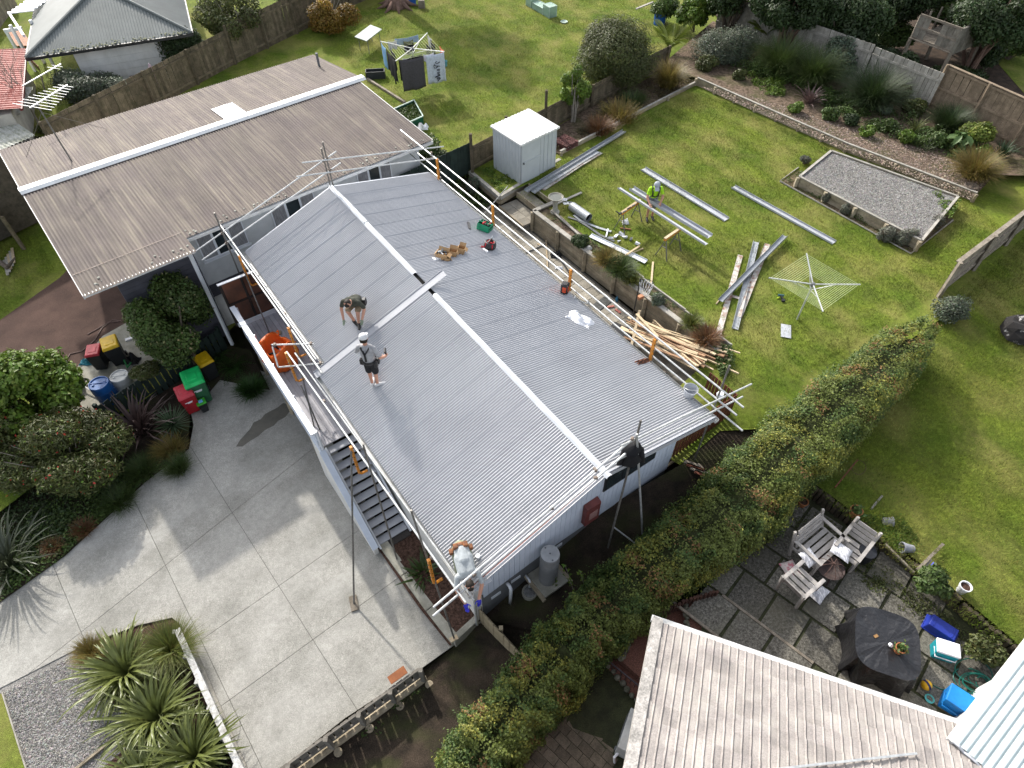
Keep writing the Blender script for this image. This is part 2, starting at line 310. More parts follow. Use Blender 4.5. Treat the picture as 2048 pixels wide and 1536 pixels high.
# wet patch on the drive beside the deck
mWet=mat('wet_concrete',(.13,.12,.10),rough=.55,scale=3,col2=(.10,.095,.08),fine=.15,fscale=70)
struct('wet_patch',MB().poly(px([(472,893),(480,880),(500,858),(507,845),(522,838),(530,828),(545,820),(555,815),(566,806),(578,808),(580,822),(571,834),(556,842),(548,851),(530,860),(517,872),(500,882),(485,893)],ZD+.004)),mWet)
# bed between the kerb strip and the house wall
bed=[P(752,1092,-2.6),P(838,1215,-2.62),P(900,1292,-2.62),P(962,1240,-2.3),HF(12.75,6.4,-2.3),HF(9.3,6.4,-2.62)]
sheet('planting_bed',bed,mBark)
# side yard falling towards the street, and the dark ground under the hedge
side=[HF(13.,.2,-.55),HF(12.7,2.4,-.9),HF(12.7,4,-1.35),HF(12.7,5,-1.8),HF(12.7,6.5,-2.35),P(962,1245,-2.5),P(905,1296,-2.85),P(845,1340,-2.9),P(690,1440,-2.95),P(520,1580,-3.),P(700,1700,-2.8),P(1100,1500,-2.3),P(1230,1300,-1.9),P(1420,1130,-1.5),P(1650,950,-.9),P(1700,880,-.6),P(1560,800,-.3),P(1500,812,-.35),P(1440,860,-.5)]
def fan(name,pts,m,sub=1):
    mb=MB().poly(pts); return struct(name,mb,m)
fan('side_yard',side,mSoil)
fan('rough_grass',[HF(12.4,.3,-.72),HF(11.2,-.1,-.75),HF(11.0,-3.15,-.02),P(1455,785,-.11),P(1512,858,-.37),P(1440,862,-.48),HF(13.,.25,-.53)],mGrass)
# right-hand neighbour: paved yard and lawn
ZR=-1.0
fan('neighbour_lawn',[P(1700,880,-.6),P(1890,590,-.02),P(2048,470,-.02),Vector((40,10,-.1)),Vector((30,-2,-.5)),*[P(*q,ZR)+Vector((.09,.10,.34)) for q in ((2060,1346),(1965,1265),(1890,1200),(1800,1128),(1700,1050),(1612,985))],P(1640,930,-.65)],mGrass)
fan('patio_ground',[P(1610,985,ZR-.03),P(1800,1130,ZR-.03),P(1960,1262,ZR-.03),P(2048,1335,ZR-.03),Vector((30,-2,ZR-.03)),Vector((8,-3,ZR-.03)),P(1250,1800,ZR-.9),P(1100,1620,-2.1),P(1120,1460,-2.0),P(1230,1290,-1.8),P(1420,1120,-1.3),P(1560,1020,ZR-.05)],mat('mossy_soil',(.05,.055,.025),rough=1,scale=3,col2=(.028,.03,.016),fine=.5,bump=.8))
# gravel lot by the street
fan('gravel_lot',[P(-60,1402,ZD-.02),P(0,1376,ZD-.02),P(165,1292,ZD-.02),P(200,1275,ZD-.02),P(300,1300,ZD-.02),P(430,1480,ZD-.02),P(440,1640,ZD-.02),P(100,1640,ZD-.02),P(40,1500,ZD-.02),P(8,1385,ZD-.02)],mGravel)
fan('verge',[P(-60,1402,ZD-.03),P(8,1385,ZD-.024),P(40,1500,ZD-.024),P(100,1640,ZD-.024),P(-200,1700,ZD-.03),P(-250,1500,ZD-.03)],mGrass)
fan('flax_bed',[P(172,1288,ZD+.01),P(280,1248,ZD+.01),P(345,1236,ZD+.01),P(372,1262,ZD+.01),P(440,1420,ZD+.01),P(520,1600,ZD+.01),P(130,1600,ZD+.01),P(300,1455,ZD+.01),P(215,1400,ZD+.01)],mBark)

# ================================================================ corrugated sheets
def corr_mesh(name,width,length,waves,amp,m,nseg=8,sag=0.,lseg=3,trap=False):
    n=waves*nseg; xs=np.linspace(0,width,n+1); 
    if trap: ph=(xs/width*waves)%1; zz=amp*np.clip(np.minimum(ph,1-ph)*7-.6,0,1)*2-amp
    else: zz=amp*np.cos(xs/width*waves*2*math.pi)
    ys=np.linspace(0,length,lseg+1); V=[];Fc=[]
    for y in ys:
        for x,z in zip(xs,zz): V.append((x,y,z+RNG.normal(0,1)*sag))
    for j in range(lseg):
        for i in range(n): a=j*(n+1)+i; Fc.append((a,a+1,a+n+2,a+n+1))
    me=bpy.data.meshes.new(name); me.from_pydata(V,[],Fc); me.materials.append(m); me.polygons.foreach_set('use_smooth',[True]*len(Fc)); me.update(); return me
def lay_sheets(parent,name,origin,xdir,ydir,total,length,nsheets,waves,amp,m,label=None,trap=False,lift=.0):
    """sheets side by side along xdir, running down ydir"""
    wdt=total/nsheets; me=corr_mesh(name,wdt+.0005,length,waves,amp,m,trap=trap); x=Vector(xdir).normalized(); y=Vector(ydir).normalized(); z=x.cross(y).normalized()
    if z.z<0: z=-z
    for i in range(nsheets):
        o=Vector(origin)+x*(wdt*i)+z*(amp+lift+.0015*(i%2))
        link(name,me,parent,mtx=basis(o,x,y,z))
SF=(1.185-2.376)/3.394; ZRG=2.376
house=thing('house','single-storey house with a new grey corrugated roof and a pale blue gable wall','house',HF(6.6,3.5,-2.7))
fz=lambda w: ZRG+SF*(w-3.51)
bz=lambda w: 1.62+(ZRG-1.62)*w/3.51
dF=(HW+Vector((0,0,SF))).normalized(); dB=(-HW+Vector((0,0,-(ZRG-1.62)/3.51))).normalized()
lay_sheets(house,'roof_sheet',HF(0,3.56,fz(3.56)),HU,dF,5.92,(6.72-3.56)*math.hypot(1,SF),9,10,.0135,mZinc)
lay_sheets(house,'roof_sheet',HF(5.96,3.56,fz(3.56)),HU,dF,7.38,(7.02-3.56)*math.hypot(1,SF),11,10,.0135,mZinc)
lay_sheets(house,'roof_sheet',HF(-.02,3.46,bz(3.46)),HU,dB,13.36,(3.46+.02)*math.hypot(1,.2154),20,10,.0135,mZinc)
def ridge_cap(u0,u1,wob):
    mb=MB(); n=max(2,int((u1-u0)/.28)); rows=[]
    for i in range(n+1):
        u=u0+(u1-u0)*i/n; j=random.uniform(-wob,wob); k=random.uniform(0,wob)
        rows.append([HF(u,3.51+.085+j*.5,fz(3.595)+.026+k*.3),HF(u,3.51+.035+j*.4,ZRG+.04+k),HF(u,3.51-.02,ZRG+.042+k),HF(u,3.51-.075+j*.5,bz(3.435)+.028+k*.3)])
    V=[p for r in rows for p in r]; Fc=[(i*4+j,i*4+j+1,i*4+j+5,i*4+j+4) for i in range(n) for j in range(3)]
    mb.add(V,Fc); mb.build('ridge_cap',mat('ridge_cap_steel',(.58,.60,.63),rough=.4,scale=3,col2=(.5,.52,.55),metal=.2),house)  # paler than the roof steel: sky reflection put into the base colour
ridge_cap(-.05,2.4,.03); ridge_cap(2.38,5.3,.012); ridge_cap(6.35,9.6,.008); ridge_cap(9.58,13.4,.008)
MB().poly([HF(5.0,3.57,fz(3.57)-.02),HF(6.4,3.57,fz(3.57)-.02),HF(6.4,3.45,bz(3.45)-.02),HF(5.0,3.45,bz(3.45)-.02)]).build('ridge_slot',mDark,house)  # black sheet painted as the shade in the uncovered ridge gap
# walls
wm=MB(); T=.03
def wallbox(a,b,z0a,z0b,za,zb,th,nrm):
    mb=MB(); n=Vector(nrm)*th; a=Vector((a.x,a.y,0));b=Vector((b.x,b.y,0))
    Z=lambda z:Vector((0,0,z))
    mb.hexa([a+Z(z0a),b+Z(z0b),b+n+Z(z0b),a+n+Z(z0a),a+Z(za),b+Z(zb),b+n+Z(zb),a+n+Z(za)]); return mb
gb=MB()
gb.hexa([HF(.15,.4,-2.8),HF(.15,6.45,-2.8),HF(12.72,6.45,-2.8),HF(12.72,.4,-2.8),HF(.15,.4,-.35),HF(.15,6.45,-.9),HF(12.72,6.45,-.9),HF(12.72,.4,-.35)]); gb.build('foundation',mGreyBase,house)
def boards(u,w0,w1,zlo,ztop,step,name,m,th=.022,u_out=1):
    mb=MB(); n=int(abs(w1-w0)/step); s=(w1-w0)/n
    for i in range(n):
        a=w0+s*i; b=a+s*.94
        mb.hexa([HF(u,a,zlo(a)),HF(u,b,zlo(b)),HF(u+th*u_out,b,zlo(b)),HF(u+th*u_out,a,zlo(a)),HF(u,a,ztop(a)),HF(u,b,ztop(b)),HF(u+th*u_out,b,ztop(b)),HF(u+th*u_out,a,ztop(a))])
    return mb.build(name,m,house)
top=lambda w:(fz(w) if w>3.51 else bz(w))-.06
zlo=lambda w:-.30-.115*w
wl=MB(); k=.15
prof=[(.4,bz(.4)-.05),(3.51,ZRG-.05),(6.45,fz(6.45)-.05)]
vs=[HF(.15,w,-.9) for w in (.4,6.45)]
pts=[HF(.15,.4,-.9),HF(.15,.4,bz(.4)-.06),HF(.15,3.51,ZRG-.06),HF(.15,6.45,fz(6.45)-.06),HF(.15,6.45,-.9)]
pt2=[p+HU*12.6 for p in pts]; wl.add(pts+pt2,[(0,1,2,3,4),(9,8,7,6,5),(0,5,6,1),(1,6,7,2),(2,7,8,3),(3,8,9,4)]); wl.build('wall',mBlueWall,house)
boards(12.76,.42,6.43,zlo,top,.15,'cladding',mBlueWall)
# trim at the near gable
def strip(name,pts_a,pts_b,m,th=.02): 
    mb=MB(); a,b=pts_a; c,d=pts_b; n=(b-a).cross(c-a).normalized()*th; mb.hexa([a,b,d,c,a+n,b+n,d+n,c+n]); return mb.build(name,m,house)
mb=MB(); mb.bar(HF(13.3,-.05,bz(-.05)-.05),HF(13.3,3.5,ZRG-.05),.03,.19); mb.build('barge_flashing',mFlash,house)
mb=MB(); mb.bar(HF(13.26,3.52,ZRG-.05),HF(13.26,6.98,fz(6.98)-.05),.04,.12); mb.build('barge_board',mRedTrim,house)
mb=MB(); mb.bar(HF(13.2,-.02,bz(0)-.13),HF(13.2,3.5,ZRG-.13),.16,.02); mb.bar(HF(13.16,3.52,ZRG-.12),HF(13.16,6.9,fz(6.9)-.12),.16,.02); mb.bar(HF(12.95,.05,bz(.05)-.09),HF(12.95,3.5,ZRG-.09),.42,.015); mb.bar(HF(12.95,3.52,ZRG-.09),HF(12.95,6.9,fz(6.9)-.09),.42,.015); mb.build('soffit',mWhite,house)
def gutter(u0,u1,w,z,name='gutter'):
    mb=MB(); a=HF(u0,w,z);b=HF(u1,w,z); s=HW*(.06 if w>3 else -.06); d=Vector((0,0,.1))
    mb.add([a,a-d,a-d+s*2,a-d*.15+s*2,b,b-d,b-d+s*2,b-d*.15+s*2],[(0,1,5,4),(1,2,6,5),(2,3,7,6),(0,3,2,1),(4,5,6,7)]); o=mb.build(name,mGutterW,house)
    sm=o.modifiers.new('s','SOLIDIFY'); sm.thickness=.006
gutter(-.05,5.93,6.68,fz(6.7)-.02); gutter(5.97,13.38,6.98,fz(7.0)-.02); gutter(-.05,13.38,.0,1.60)
mb=MB(); mb.bar(HF(0,6.62,fz(6.7)-.1),HF(5.9,6.62,fz(6.7)-.1),.025,.18); mb.bar(HF(6,6.92,fz(7)-.1),HF(13.3,6.92,fz(7)-.1),.025,.18); mb.bar(HF(0,.06,1.5),HF(13.3,.06,1.5),.025,.18); mb.bar(HF(6,6.7,fz(7)-.18),HF(13.3,6.7,fz(7)-.18),.45,.012); mb.build('fascia',mWhite,house)
mb=MB(); mb.bar(HF(0.,.02,bz(0)-.06),HF(0.,3.5,ZRG-.06),.03,.16); mb.bar(HF(0.,3.52,ZRG-.06),HF(0.,6.65,fz(6.65)-.06),.03,.16); mb.build('barge_board',mWhite,house)
# front wall: plaster base and blue upper
mb=MB(); mb.hexa([HF(6.2,6.45,-2.75),HF(12.72,6.45,-2.75),HF(12.72,6.6,-2.75),HF(6.2,6.6,-2.75),HF(6.2,6.45,.2),HF(12.72,6.45,.2),HF(12.72,6.6,.2),HF(6.2,6.6,.2)]); mb.build('street_wall',mWhiteWall,house)
# downpipe at the street corner
mb=MB(); mb.path([HF(13.1,6.98,fz(7)-.1),HF(13.0,6.75,.75),HF(12.78,6.68,.6),HF(12.78,6.68,-2.35)],.04,8); mb.build('downpipe',mWhite,house,smooth=True)
# window in the near gable
wd_=thing  # alias guard
win=MB(); w0,w1=1.2,2.9
def gab(w,z,out=.0): return HF(12.785+out,w,z)
zt=lambda w: bz(w)-.42
win=MB(); win.hexa([gab(w1,.38),gab(w0,.38),gab(w0,.38,.03),gab(w1,.38,.03),gab(w1,1.12),gab(w0,1.12),gab(w0,1.12,.03),gab(w1,1.12,.03)])
wo_=win.build('window',mBlack,house,label='aluminium window high in the gable')
for a,b in ((1.25,1.78),(1.83,2.32),(2.37,2.85)):
    m_=MB(); m_.hexa([gab(b,.43,.02),gab(a,.43,.02),gab(a,.43,.034),gab(b,.43,.034),gab(b,1.07,.02),gab(a,1.07,.02),gab(a,1.07,.034),gab(b,1.07,.034)]); m_.build('pane',mGlass,wo_)
mb=MB(); mb.hexa([gab(3.5,-.5,0),gab(3.05,-.5,0),gab(3.05,-.5,.16),gab(3.5,-.5,.16),gab(3.5,.35,0),gab(3.05,.35,0),gab(3.05,.28,.16),gab(3.5,.28,.16)])
mbx=mb.build('meter_box',mat('meter_box_red',(.16,.045,.04),rough=.6,scale=5),house); bevel(mbx,.02)
m2=MB(); m2.box((0,0,0),(1,1,1),M=basis(gab(3.27,-.12,.165),HW*.26,HU*.012,Vector((0,0,.3)))); m2.build('label_plate',mat('meter_glass',(.35,.2,.18),rough=.4),mbx)
for w,z in ((5.45,-1.35),(4.15,-1.12),(2.35,-.85),(6.05,-1.5)):
    m2=MB(); m2.box((0,0,0),(1,1,1),M=basis(HF(12.735,w,z),HW*.28,HU*.02,Vector((0,0,.11)))); m2.build('vent',mWhite,house)
mb=MB(); mb.path([HF(12.74,5.72,-1.2),HF(12.85,5.72,-1.2),HF(12.9,5.72,-1.28),HF(12.9,5.74,-2.15)],.045,8); mb.build('waste_pipe',mWhite,house,smooth=True)
mb=MB(); mb.path([HF(12.74,5.15,-1.5),HF(12.9,5.15,-1.5),HF(12.93,5.15,-1.6),HF(12.93,5.16,-1.85)],.03,8); mb.build('waste_pipe',mWhite,house,smooth=True)
# gully trap with its grate
gt=thing('gully_trap','round drain gully with a wire grate at the foot of the gable wall','drain',HF(13.02,5.22,-1.92))
mb=MB(); c=HF(13.02,5.22,-1.93); mb.lathe(c,[(.2,-.1),(.2,.06),(.16,.06),(.16,-.08)],20,cap=(False,True)); mb.build('rim',mConcEdge,gt)
mb=MB()
for k in range(-4,5):
    h=math.sqrt(max(0,.16**2-(k*.033)**2)); mb.bar(c+Vector((k*.033,-h,.05)),c+Vector((k*.033,h,.05)),.008,.008)
    mb.bar(c+Vector((-h,k*.033,.052)),c+Vector((h,k*.033,.052)),.008,.008)
mb.build('grate',mGalv,gt)
# hot water cylinder
hw=thing('water_cylinder','grey upright water cylinder on a square concrete slab by the gable wall','water cylinder',HF(13.08,4.72,-1.62))
c=HF(13.1,4.72,-1.55)
mb=MB(); mb.lathe(c,[(.0,0),(.235,0),(.235,.98),(.24,.985),(.24,.995),(.235,1.),(.235,1.3),(.22,1.32),(0,1.325)],28,cap=(False,False)); hwo=mb.build('tank',mat('cylinder_grey_paint',(.22,.225,.23),rough=.5,scale=2),hw,smooth=True)
hwo.data.polygons.foreach_set('use_smooth',[False]*len(hwo.data.polygons)); 
mb=MB(); mb.lathe(c+Vector((0,0,1.326)),[(0,0),(.225,0),(.225,.006),(0,.006)],28,cap=(False,False)); lid=mb.build('lid',mat('cylinder_lid',(.43,.435,.44),rough=.5,scale=3),hw)
for a,r in ((0,0),(2.2,.18),(5.0,.18)):
    mb=MB(); mb.lathe(c+Vector((r*math.cos(a),r*math.sin(a),1.333)),[(.022,0),(.022,.006),(0,.007)],8,cap=(False,False)); mb.build('lid_screw',mGreyBase,lid)
mb=MB(); mb.box(c-Vector((0,0,.045)),(.74,.74,.09),rz=math.atan2(HU.y,HU.x)); bevel(mb.build('slab',mConcEdge,hw),.01)
mb=MB(); q=math.atan2(HU.y,HU.x)
for s in (-.42,.42): mb.bar(c+HW*s-HU*.42-Vector((0,0,.06)),c+HW*s+HU*.42-Vector((0,0,.06)),.09,.08)
mb.build('bearer',mSleeper,hw)

# ================================================================ deck and stairs
deck=thing('deck','raised pale deck with a white balustrade and stairs along the house','deck',HF(4,7.2,-2.7))
for i in range(9):
    w=6.46+i*.146; L=6.0; mb=MB(); mb.hexa([HF(.72,w,-.78),HF(.72,w+.138,-.78),HF(6.72,w+.138,-.78),HF(6.72,w,-.78),HF(.72,w,-.75),HF(.72,w+.138,-.75),HF(6.72,w+.138,-.75),HF(6.72,w,-.75)])
    mb.build('deck_board',mat('grey_deck_stain',(.46,.45,.47),rough=.8,scale=4,col2=(.38,.37,.39),fine=.1,rnd=.07),deck)
bal=MB(); bal.bar(HF(1.0,7.83,.27),HF(7.02,7.83,.27),.16,.05); bal=bal.build('top_rail',mWhite,deck)
for k,(z,h) in enumerate(((.02,.26),(-.28,.24),(-.58,.24),(-.86,.2))):
    mb=MB(); mb.bar(HF(1.05,7.80+.012*(k%2),z+.06),HF(6.98,7.80+.012*(k%2),z+.06),.03,h); mb.build('balustrade_board',mBlueWall,deck)
for u in (1.1,2.55,4.0,5.45,6.93):
    mb=MB(); mb.bar(HF(u,7.76,-1.0),HF(u,7.76,.245),.09,.09); mb.build('post',mWhite,deck)
for u in (1.3,3.4,5.4):
    mb=MB(); mb.bar(HF(u,7.68,-2.7),HF(u,7.68,-.8),.1,.1); mb.build('pile',mSleeper,deck)
mb=MB(); mb.bar(HF(.75,7.66,-.87),HF(6.7,7.66,-.87),.05,.16); mb.bar(HF(.75,6.8,-.87),HF(6.7,6.8,-.87),.05,.16); mb.build('joist',mSleeper,deck)
NS=12; tu=(9.28-6.72)/NS; tz=(2.7-.75-.16)/NS
mTread=mat('grey_stair_paint',(.42,.43,.46),rough=.7,scale=4,col2=(.35,.36,.39))
for i in range(NS):
    u=6.74+tu*i; z=-.78-tz*(i+.55)
    mb=MB(); mb.hexa([HF(u,6.74,z-.035),HF(u+tu*.94+.03,6.74,z-.035),HF(u+tu*.94+.03,7.62,z-.035),HF(u,7.62,z-.035),HF(u,6.74,z),HF(u+tu*.94+.03,6.74,z),HF(u+tu*.94+.03,7.62,z),HF(u,7.62,z)])
    bevel(mb.build('tread',mTread,deck),.006,1)
for w in (6.70,7.64):
    mb=MB(); a=HF(6.72,w,-.86);b=HF(9.38,w,-2.62); mb.bar(a,b,.045,.26); mb.build('stringer',mWhite,deck)
mb=MB(); mb.hexa([HF(9.28,6.74,-2.7),HF(9.52,6.74,-2.7),HF(9.52,7.64,-2.7),HF(9.28,7.64,-2.7),HF(9.28,6.74,-2.56),HF(9.52,6.74,-2.56),HF(9.52,7.64,-2.56),HF(9.28,7.64,-2.56)]); mb.build('bottom_step',mat('dark_tread_mat',(.05,.045,.042),rough=1,scale=20),deck)
mb=MB(); mb.add([HF(6.2,7.72,-2.7),HF(9.42,7.72,-2.7),HF(9.42,7.72,-2.45),HF(6.95,7.72,-.72),HF(6.2,7.72,-.8),HF(6.2,7.84,-2.7),HF(9.42,7.84,-2.7),HF(9.42,7.84,-2.45),HF(6.95,7.84,-.72),HF(6.2,7.84,-.8)],[(0,1,2,3,4),(9,8,7,6,5),(0,5,6,1),(1,6,7,2),(2,7,8,3),(3,8,9,4),(4,9,5,0)]); mb.build('stair_wall',mWhiteWall,deck)
mb=MB(); mb.bar(HF(6.95,7.78,-.62),HF(9.44,7.78,-2.36),.17,.12); mb.build('stair_cap',mBlueWall,deck)
# privacy screen at the end of the deck
ps=thing('privacy_screen','brown timber-framed privacy screen at the far end of the deck','screen',HF(.7,7.2,-.75))
mPanel=mat('brown_screen_panel',(.12,.05,.028),rough=.35,scale=2,col2=(.05,.028,.02),spec=.5)
for i,(a,b) in enumerate(((6.62,7.2),(7.24,7.86))):
    mb=MB(); mb.hexa([HF(.69,a,-.7),HF(.69,b,-.7),HF(.71,b,-.7),HF(.71,a,-.7),HF(.69,a,.95),HF(.69,b,.95),HF(.71,b,.95),HF(.71,a,.95)]); mb.build('panel',mPanel,ps)
for w in (6.6,7.22,7.88):
    mb=MB(); mb.bar(HF(.71,w,-.75),HF(.71,w,.98),.06,.07); mb.build('post',mat('screen_frame',(.025,.02,.018),rough=.6),ps)
for z in (-.7,.15): 
    mb=MB(); mb.bar(HF(.73,6.6,z),HF(.73,7.88,z),.03,.06); mb.build('rail',MATS['screen_frame'],ps)
mb=MB(); mb.bar(HF(.71,6.56,1.0),HF(.71,7.95,1.0),.09,.03); mb.build('cap',mWhite,ps)
mb=MB(); mb.bar(HF(.78,6.6,-.68),HF(.78,7.86,-.68),.06,.14); mb.build('skirting',mWhite,ps)
# slatted rust-brown screen at the far back corner
ss=thing('slat_screen','rust-brown upright slat screen beside the back corner of the house','screen',HF(12.65,-.8,-.9))
n=20
for i in range(n):
    w=.38-(2.3)*i/(n-1); zb=-.78+.012*i; mb=MB(); mb.bar(HF(12.66+.02*i/n,w,zb),HF(12.66+.02*i/n,w,.62-.004*i),.02,.085,up=HW); mb.build('slat',mBrown,ss)
for z in (-.45,.35):
    mb=MB(); mb.bar(HF(12.62,.42,z),HF(12.62,-1.96,z),.04,.08); mb.build('rail',mBrown,ss)
mb=MB(); mb.bar(HF(12.72,.42,-.8),HF(12.74,-1.98,-.58),.05,.09); mb.build('base_board',mTimber,ss)
for i in range(9):
    u=12.6-.11*i; mb=MB(); mb.bar(HF(u,-1.98,-.6),HF(u,-1.98,.5),.085,.02,up=HW); mb.build('slat',mBrown,ss)
# loose flashing over the joint of the two roof halves
fl=MB(); uc=6.02
for (wa,za,wb,zb) in ((7.1,fz(7.1)+.03,5.25,fz(5.25)+.03),(5.6,fz(5.6)+.036,2.95,fz(2.95)+.036)):
    fl.hexa([HF(uc-.16,wa,za),HF(uc+.07,wa,za),HF(uc+.07,wb,zb),HF(uc-.16,wb,zb),HF(uc-.16,wa,za+.004),HF(uc+.07,wa,za+.004),HF(uc+.07,wb,zb+.004),HF(uc-.16,wb,zb+.004)])
    fl.hexa([HF(uc-.17,wa,za),HF(uc-.16,wa,za),HF(uc-.16,wb,zb),HF(uc-.17,wb,zb),HF(uc-.17,wa,za+.025),HF(uc-.16,wa,za+.025),HF(uc-.16,wb,zb+.025),HF(uc-.17,wb,zb+.025)])
fl.build('roof_flashing',mat('loose_flashing_steel',(.36,.37,.395),rough=.6,scale=1.5,col2=(.31,.32,.345)),label='long folded steel flashing laid down the roof joint and poking past the ridge',cat='flashing')
# ================================================================ scaffold
def tubeobj(parent,name,a,b,m=None,r=.024): return MB().tube(a,b,r,8).build(name,m or mGalv,parent,smooth=False)
def coupler(parent,p): 
    mb=MB(); mb.box(p,(.09,.07,.08),rz=random.uniform(0,3)); bevel(mb.build('coupler',mCoup,parent),.012,1)
def bracket(parent,u,w,z0,z1,foot=.22,sgn=1):
    """edge-protection bracket: a drilled channel post with a hooked foot under the eave"""
    mb=MB(); up=Vector((0,0,1)); a=HF(u,w,z0); mb.hexa([HF(u-.035,w-.03,z0),HF(u+.035,w-.03,z0),HF(u+.035,w+.03,z0),HF(u-.035,w+.03,z0),HF(u-.035,w-.03,z1),HF(u+.035,w-.03,z1),HF(u+.035,w+.03,z1),HF(u-.035,w+.03,z1)])
    mb.path([HF(u,w,z0+.05),HF(u,w,z0-.12),HF(u,w-sgn*.06,z0-.2),HF(u,w-sgn*foot,z0-.2)],.035,6)
    o=mb.build('bracket',mOrange,parent); h=MB()
    for k in range(4): 
        z=z0+(z1-z0)*(.2+.2*k); h.box(HF(u,w+sgn*.031,z),(.025,.025,.02),rz=.95)
        h.box(HF(u+.036,w,z),(.02,.02,.02),rz=.95)
    h.build('bolt_hole',mBlack,o)  # solid black blocks painting the shade of drilled holes
back=thing('scaffold','three-rail edge guard with orange posts along the lawn-side eave','scaffold',HF(6.6,-.2,1.4))
for (u0,z0,u1,z1) in ((-2.15,2.2,13.8,2.41),(-2.32,1.8,13.72,2.04),(-2.33,1.5,14.,1.74)):
    ks=[u0,u0+(u1-u0)*.36,u0+(u1-u0)*.71,u1]
    for i in range(3):
        f=lambda u:z0+(z1-z0)*(u-u0)/(u1-u0); tubeobj(back,'guard_rail',HF(ks[i],-.2+.01*i,f(ks[i])),HF(ks[i+1]+(.02 if i<2 else 0),-.2+.01*i,f(ks[i+1])))
for u in (.46,3.78,7.62,10.97):
    bracket(back,u,-.14,1.35,2.32,sgn=-1)
    for z in (2.25,1.87,1.58): coupler(back,HF(u,-.19,z))
cornerS=tubeobj(back,'standard',HF(13.1,-.2,-.6),HF(13.1,-.2,3.2),mGalvDark)
far=thing('scaffold','crossed guard tubes standing over the far gable next to the brown roof','scaffold',HF(0,3.45,2.4))
for a,b in (((3.08,3.45),(8.03,1.87)),((3.02,3.04),(7.97,1.51)),((4.23,3.49),(-.68,2.4)),((4.51,3.12),(-.34,2.08))):
    tubeobj(far,'guard_rail',HF(-.02 if a[0]<4 else .04,*a),HF(-.02 if a[0]<4 else .04,*b))
for dw in (0,.09): tubeobj(far,'standard',HF(-.06,3.42+dw,-.7),HF(-.06,3.42+dw,3.86-dw*2),mGalvDark)
tubeobj(far,'standard',HF(0.06,7.13,-2.3),HF(.06,7.13,2.9),mGalvDark)
for p in ((0,3.42,3.36),(0,3.42,2.95),(0,3.55,3.3),(0,7.13,2.15),(0,7.13,1.78),(0,-.2,2.3),(0,-.2,2.1)): coupler(far,HF(*p))
front=thing('scaffold','guard rails and orange brackets hung along the deck-side eave','scaffold',HF(6,7.2,1.2))
tubeobj(front,'guard_rail',HF(-.9,7.0,1.95),HF(6.35,7.02,2.05)); tubeobj(front,'guard_rail',HF(-1.0,6.98,1.42),HF(6.2,6.98,1.5)); tubeobj(front,'guard_rail',HF(-.4,6.94,1.22),HF(6.1,6.94,1.26))
for w,z in ((7.39,1.32),(7.2,1.15),(7.33,.98)): tubeobj(front,'guard_rail',HF(4.9,w,z),HF(13.55,w-.12,z+.12))
for u,w in ((.75,7.02),(4.5,7.05)): bracket(front,u,w+.02,.75,1.72)
for u in (4.95,8.75,12.3): bracket(front,u,7.42-.01*u*.6+.04,.35,1.35)
for a,b in (((4.45,7.62,1.35),(5.15,6.7,1.42)),((4.95,7.75,.98),(5.75,6.75,1.2)),((4.42,7.62,1.25),(4.95,7.75,1.0))): tubeobj(front,'cross_tube',HF(*a),HF(*b),r=.022)
for q in ((4.5,7.55,1.36),(5.1,6.75,1.42),(5.7,6.8,1.2),(5.6,6.98,1.35),(8.75,7.36,1.3),(12.3,7.3,1.35),(4.2,6.98,1.95),(4.3,7.0,1.5),(7.0,7.3,1.25),(10.4,7.3,1.3)): coupler(front,HF(*q))
pl=P(540,668,-.74)
tubeobj(front,'prop',HF(.72,7.06,1.2),pl,mGalvDark,.022); tubeobj(front,'prop',HF(4.5,7.08,.8),P(628,852,-.74),mGalvDark,.022); tubeobj(front,'prop',P(602,770,.5),P(640,860,-.74),mGalvDark,.022)
tubeobj(front,'standard',P(726,888,2.45),P(795,1122,-2.66),mGalvDark); tubeobj(front,'prop',HF(8.8,7.44,1.25),P(708,1207,-2.66),mGalvDark)
tubeobj(front,'standard',HF(11.86,7.36,2.75),P(908,1276,-2.25),mGalvDark)
def sole(p,ang,s=(.42,.2,.045),m=None,label='timber sole plate',grp=None):
    mb=MB(); mb.box(p+Vector((0,0,s[2]/2)),s,rz=ang); return mb.build('sole_board',m or mTimber,front)
sole(P(708,1207,-2.698),1.9,m=mOldT); sole(P(795,1122,-2.698),.45); sole(P(552,668,-.748),.25,(.34,.16,.05)); sole(P(908,1278,-2.33),.5,(.2,.12,.05))
near=thing('scaffold','guard tubes and splayed poles standing against the near gable','scaffold',HF(13.4,3,-1))
for a,b in (((7.85,1.55),(3.05,3.2)),((7.9,1.18),(3.05,2.82)),((-1.15,2.1),(3.3,3.25)),((-.97,1.75),(3.25,2.75)),):
    tubeobj(near,'guard_rail',HF(13.3,*a),HF(13.34,*b))
tubeobj(near,'standard',HF(13.34,2.84,3.75),P(1216,1095,-1.15),mGalvDark,.026); tubeobj(near,'prop',HF(13.4,2.95,3.45),P(1285,1068,-1.2),mGalv,.024)
tubeobj(near,'brace',P(1226,1053,-.95),P(1272,1088,-1.2),mGalv,.02)
for w,z in ((2.95,3.2),(3.0,2.75),(3.9,2.9),(3.85,2.55),(5.0,2.5),(6.9,1.85)): coupler(near,HF(13.32,w,z))
mb=MB(); mb.lathe(HF(13.1,-.27,2.12),[(0,-.06),(.075,-.06),(.09,0),(.075,.06),(0,.06)],10,cap=(False,False)); mb.build('knuckle_wrap',mWhite,near)

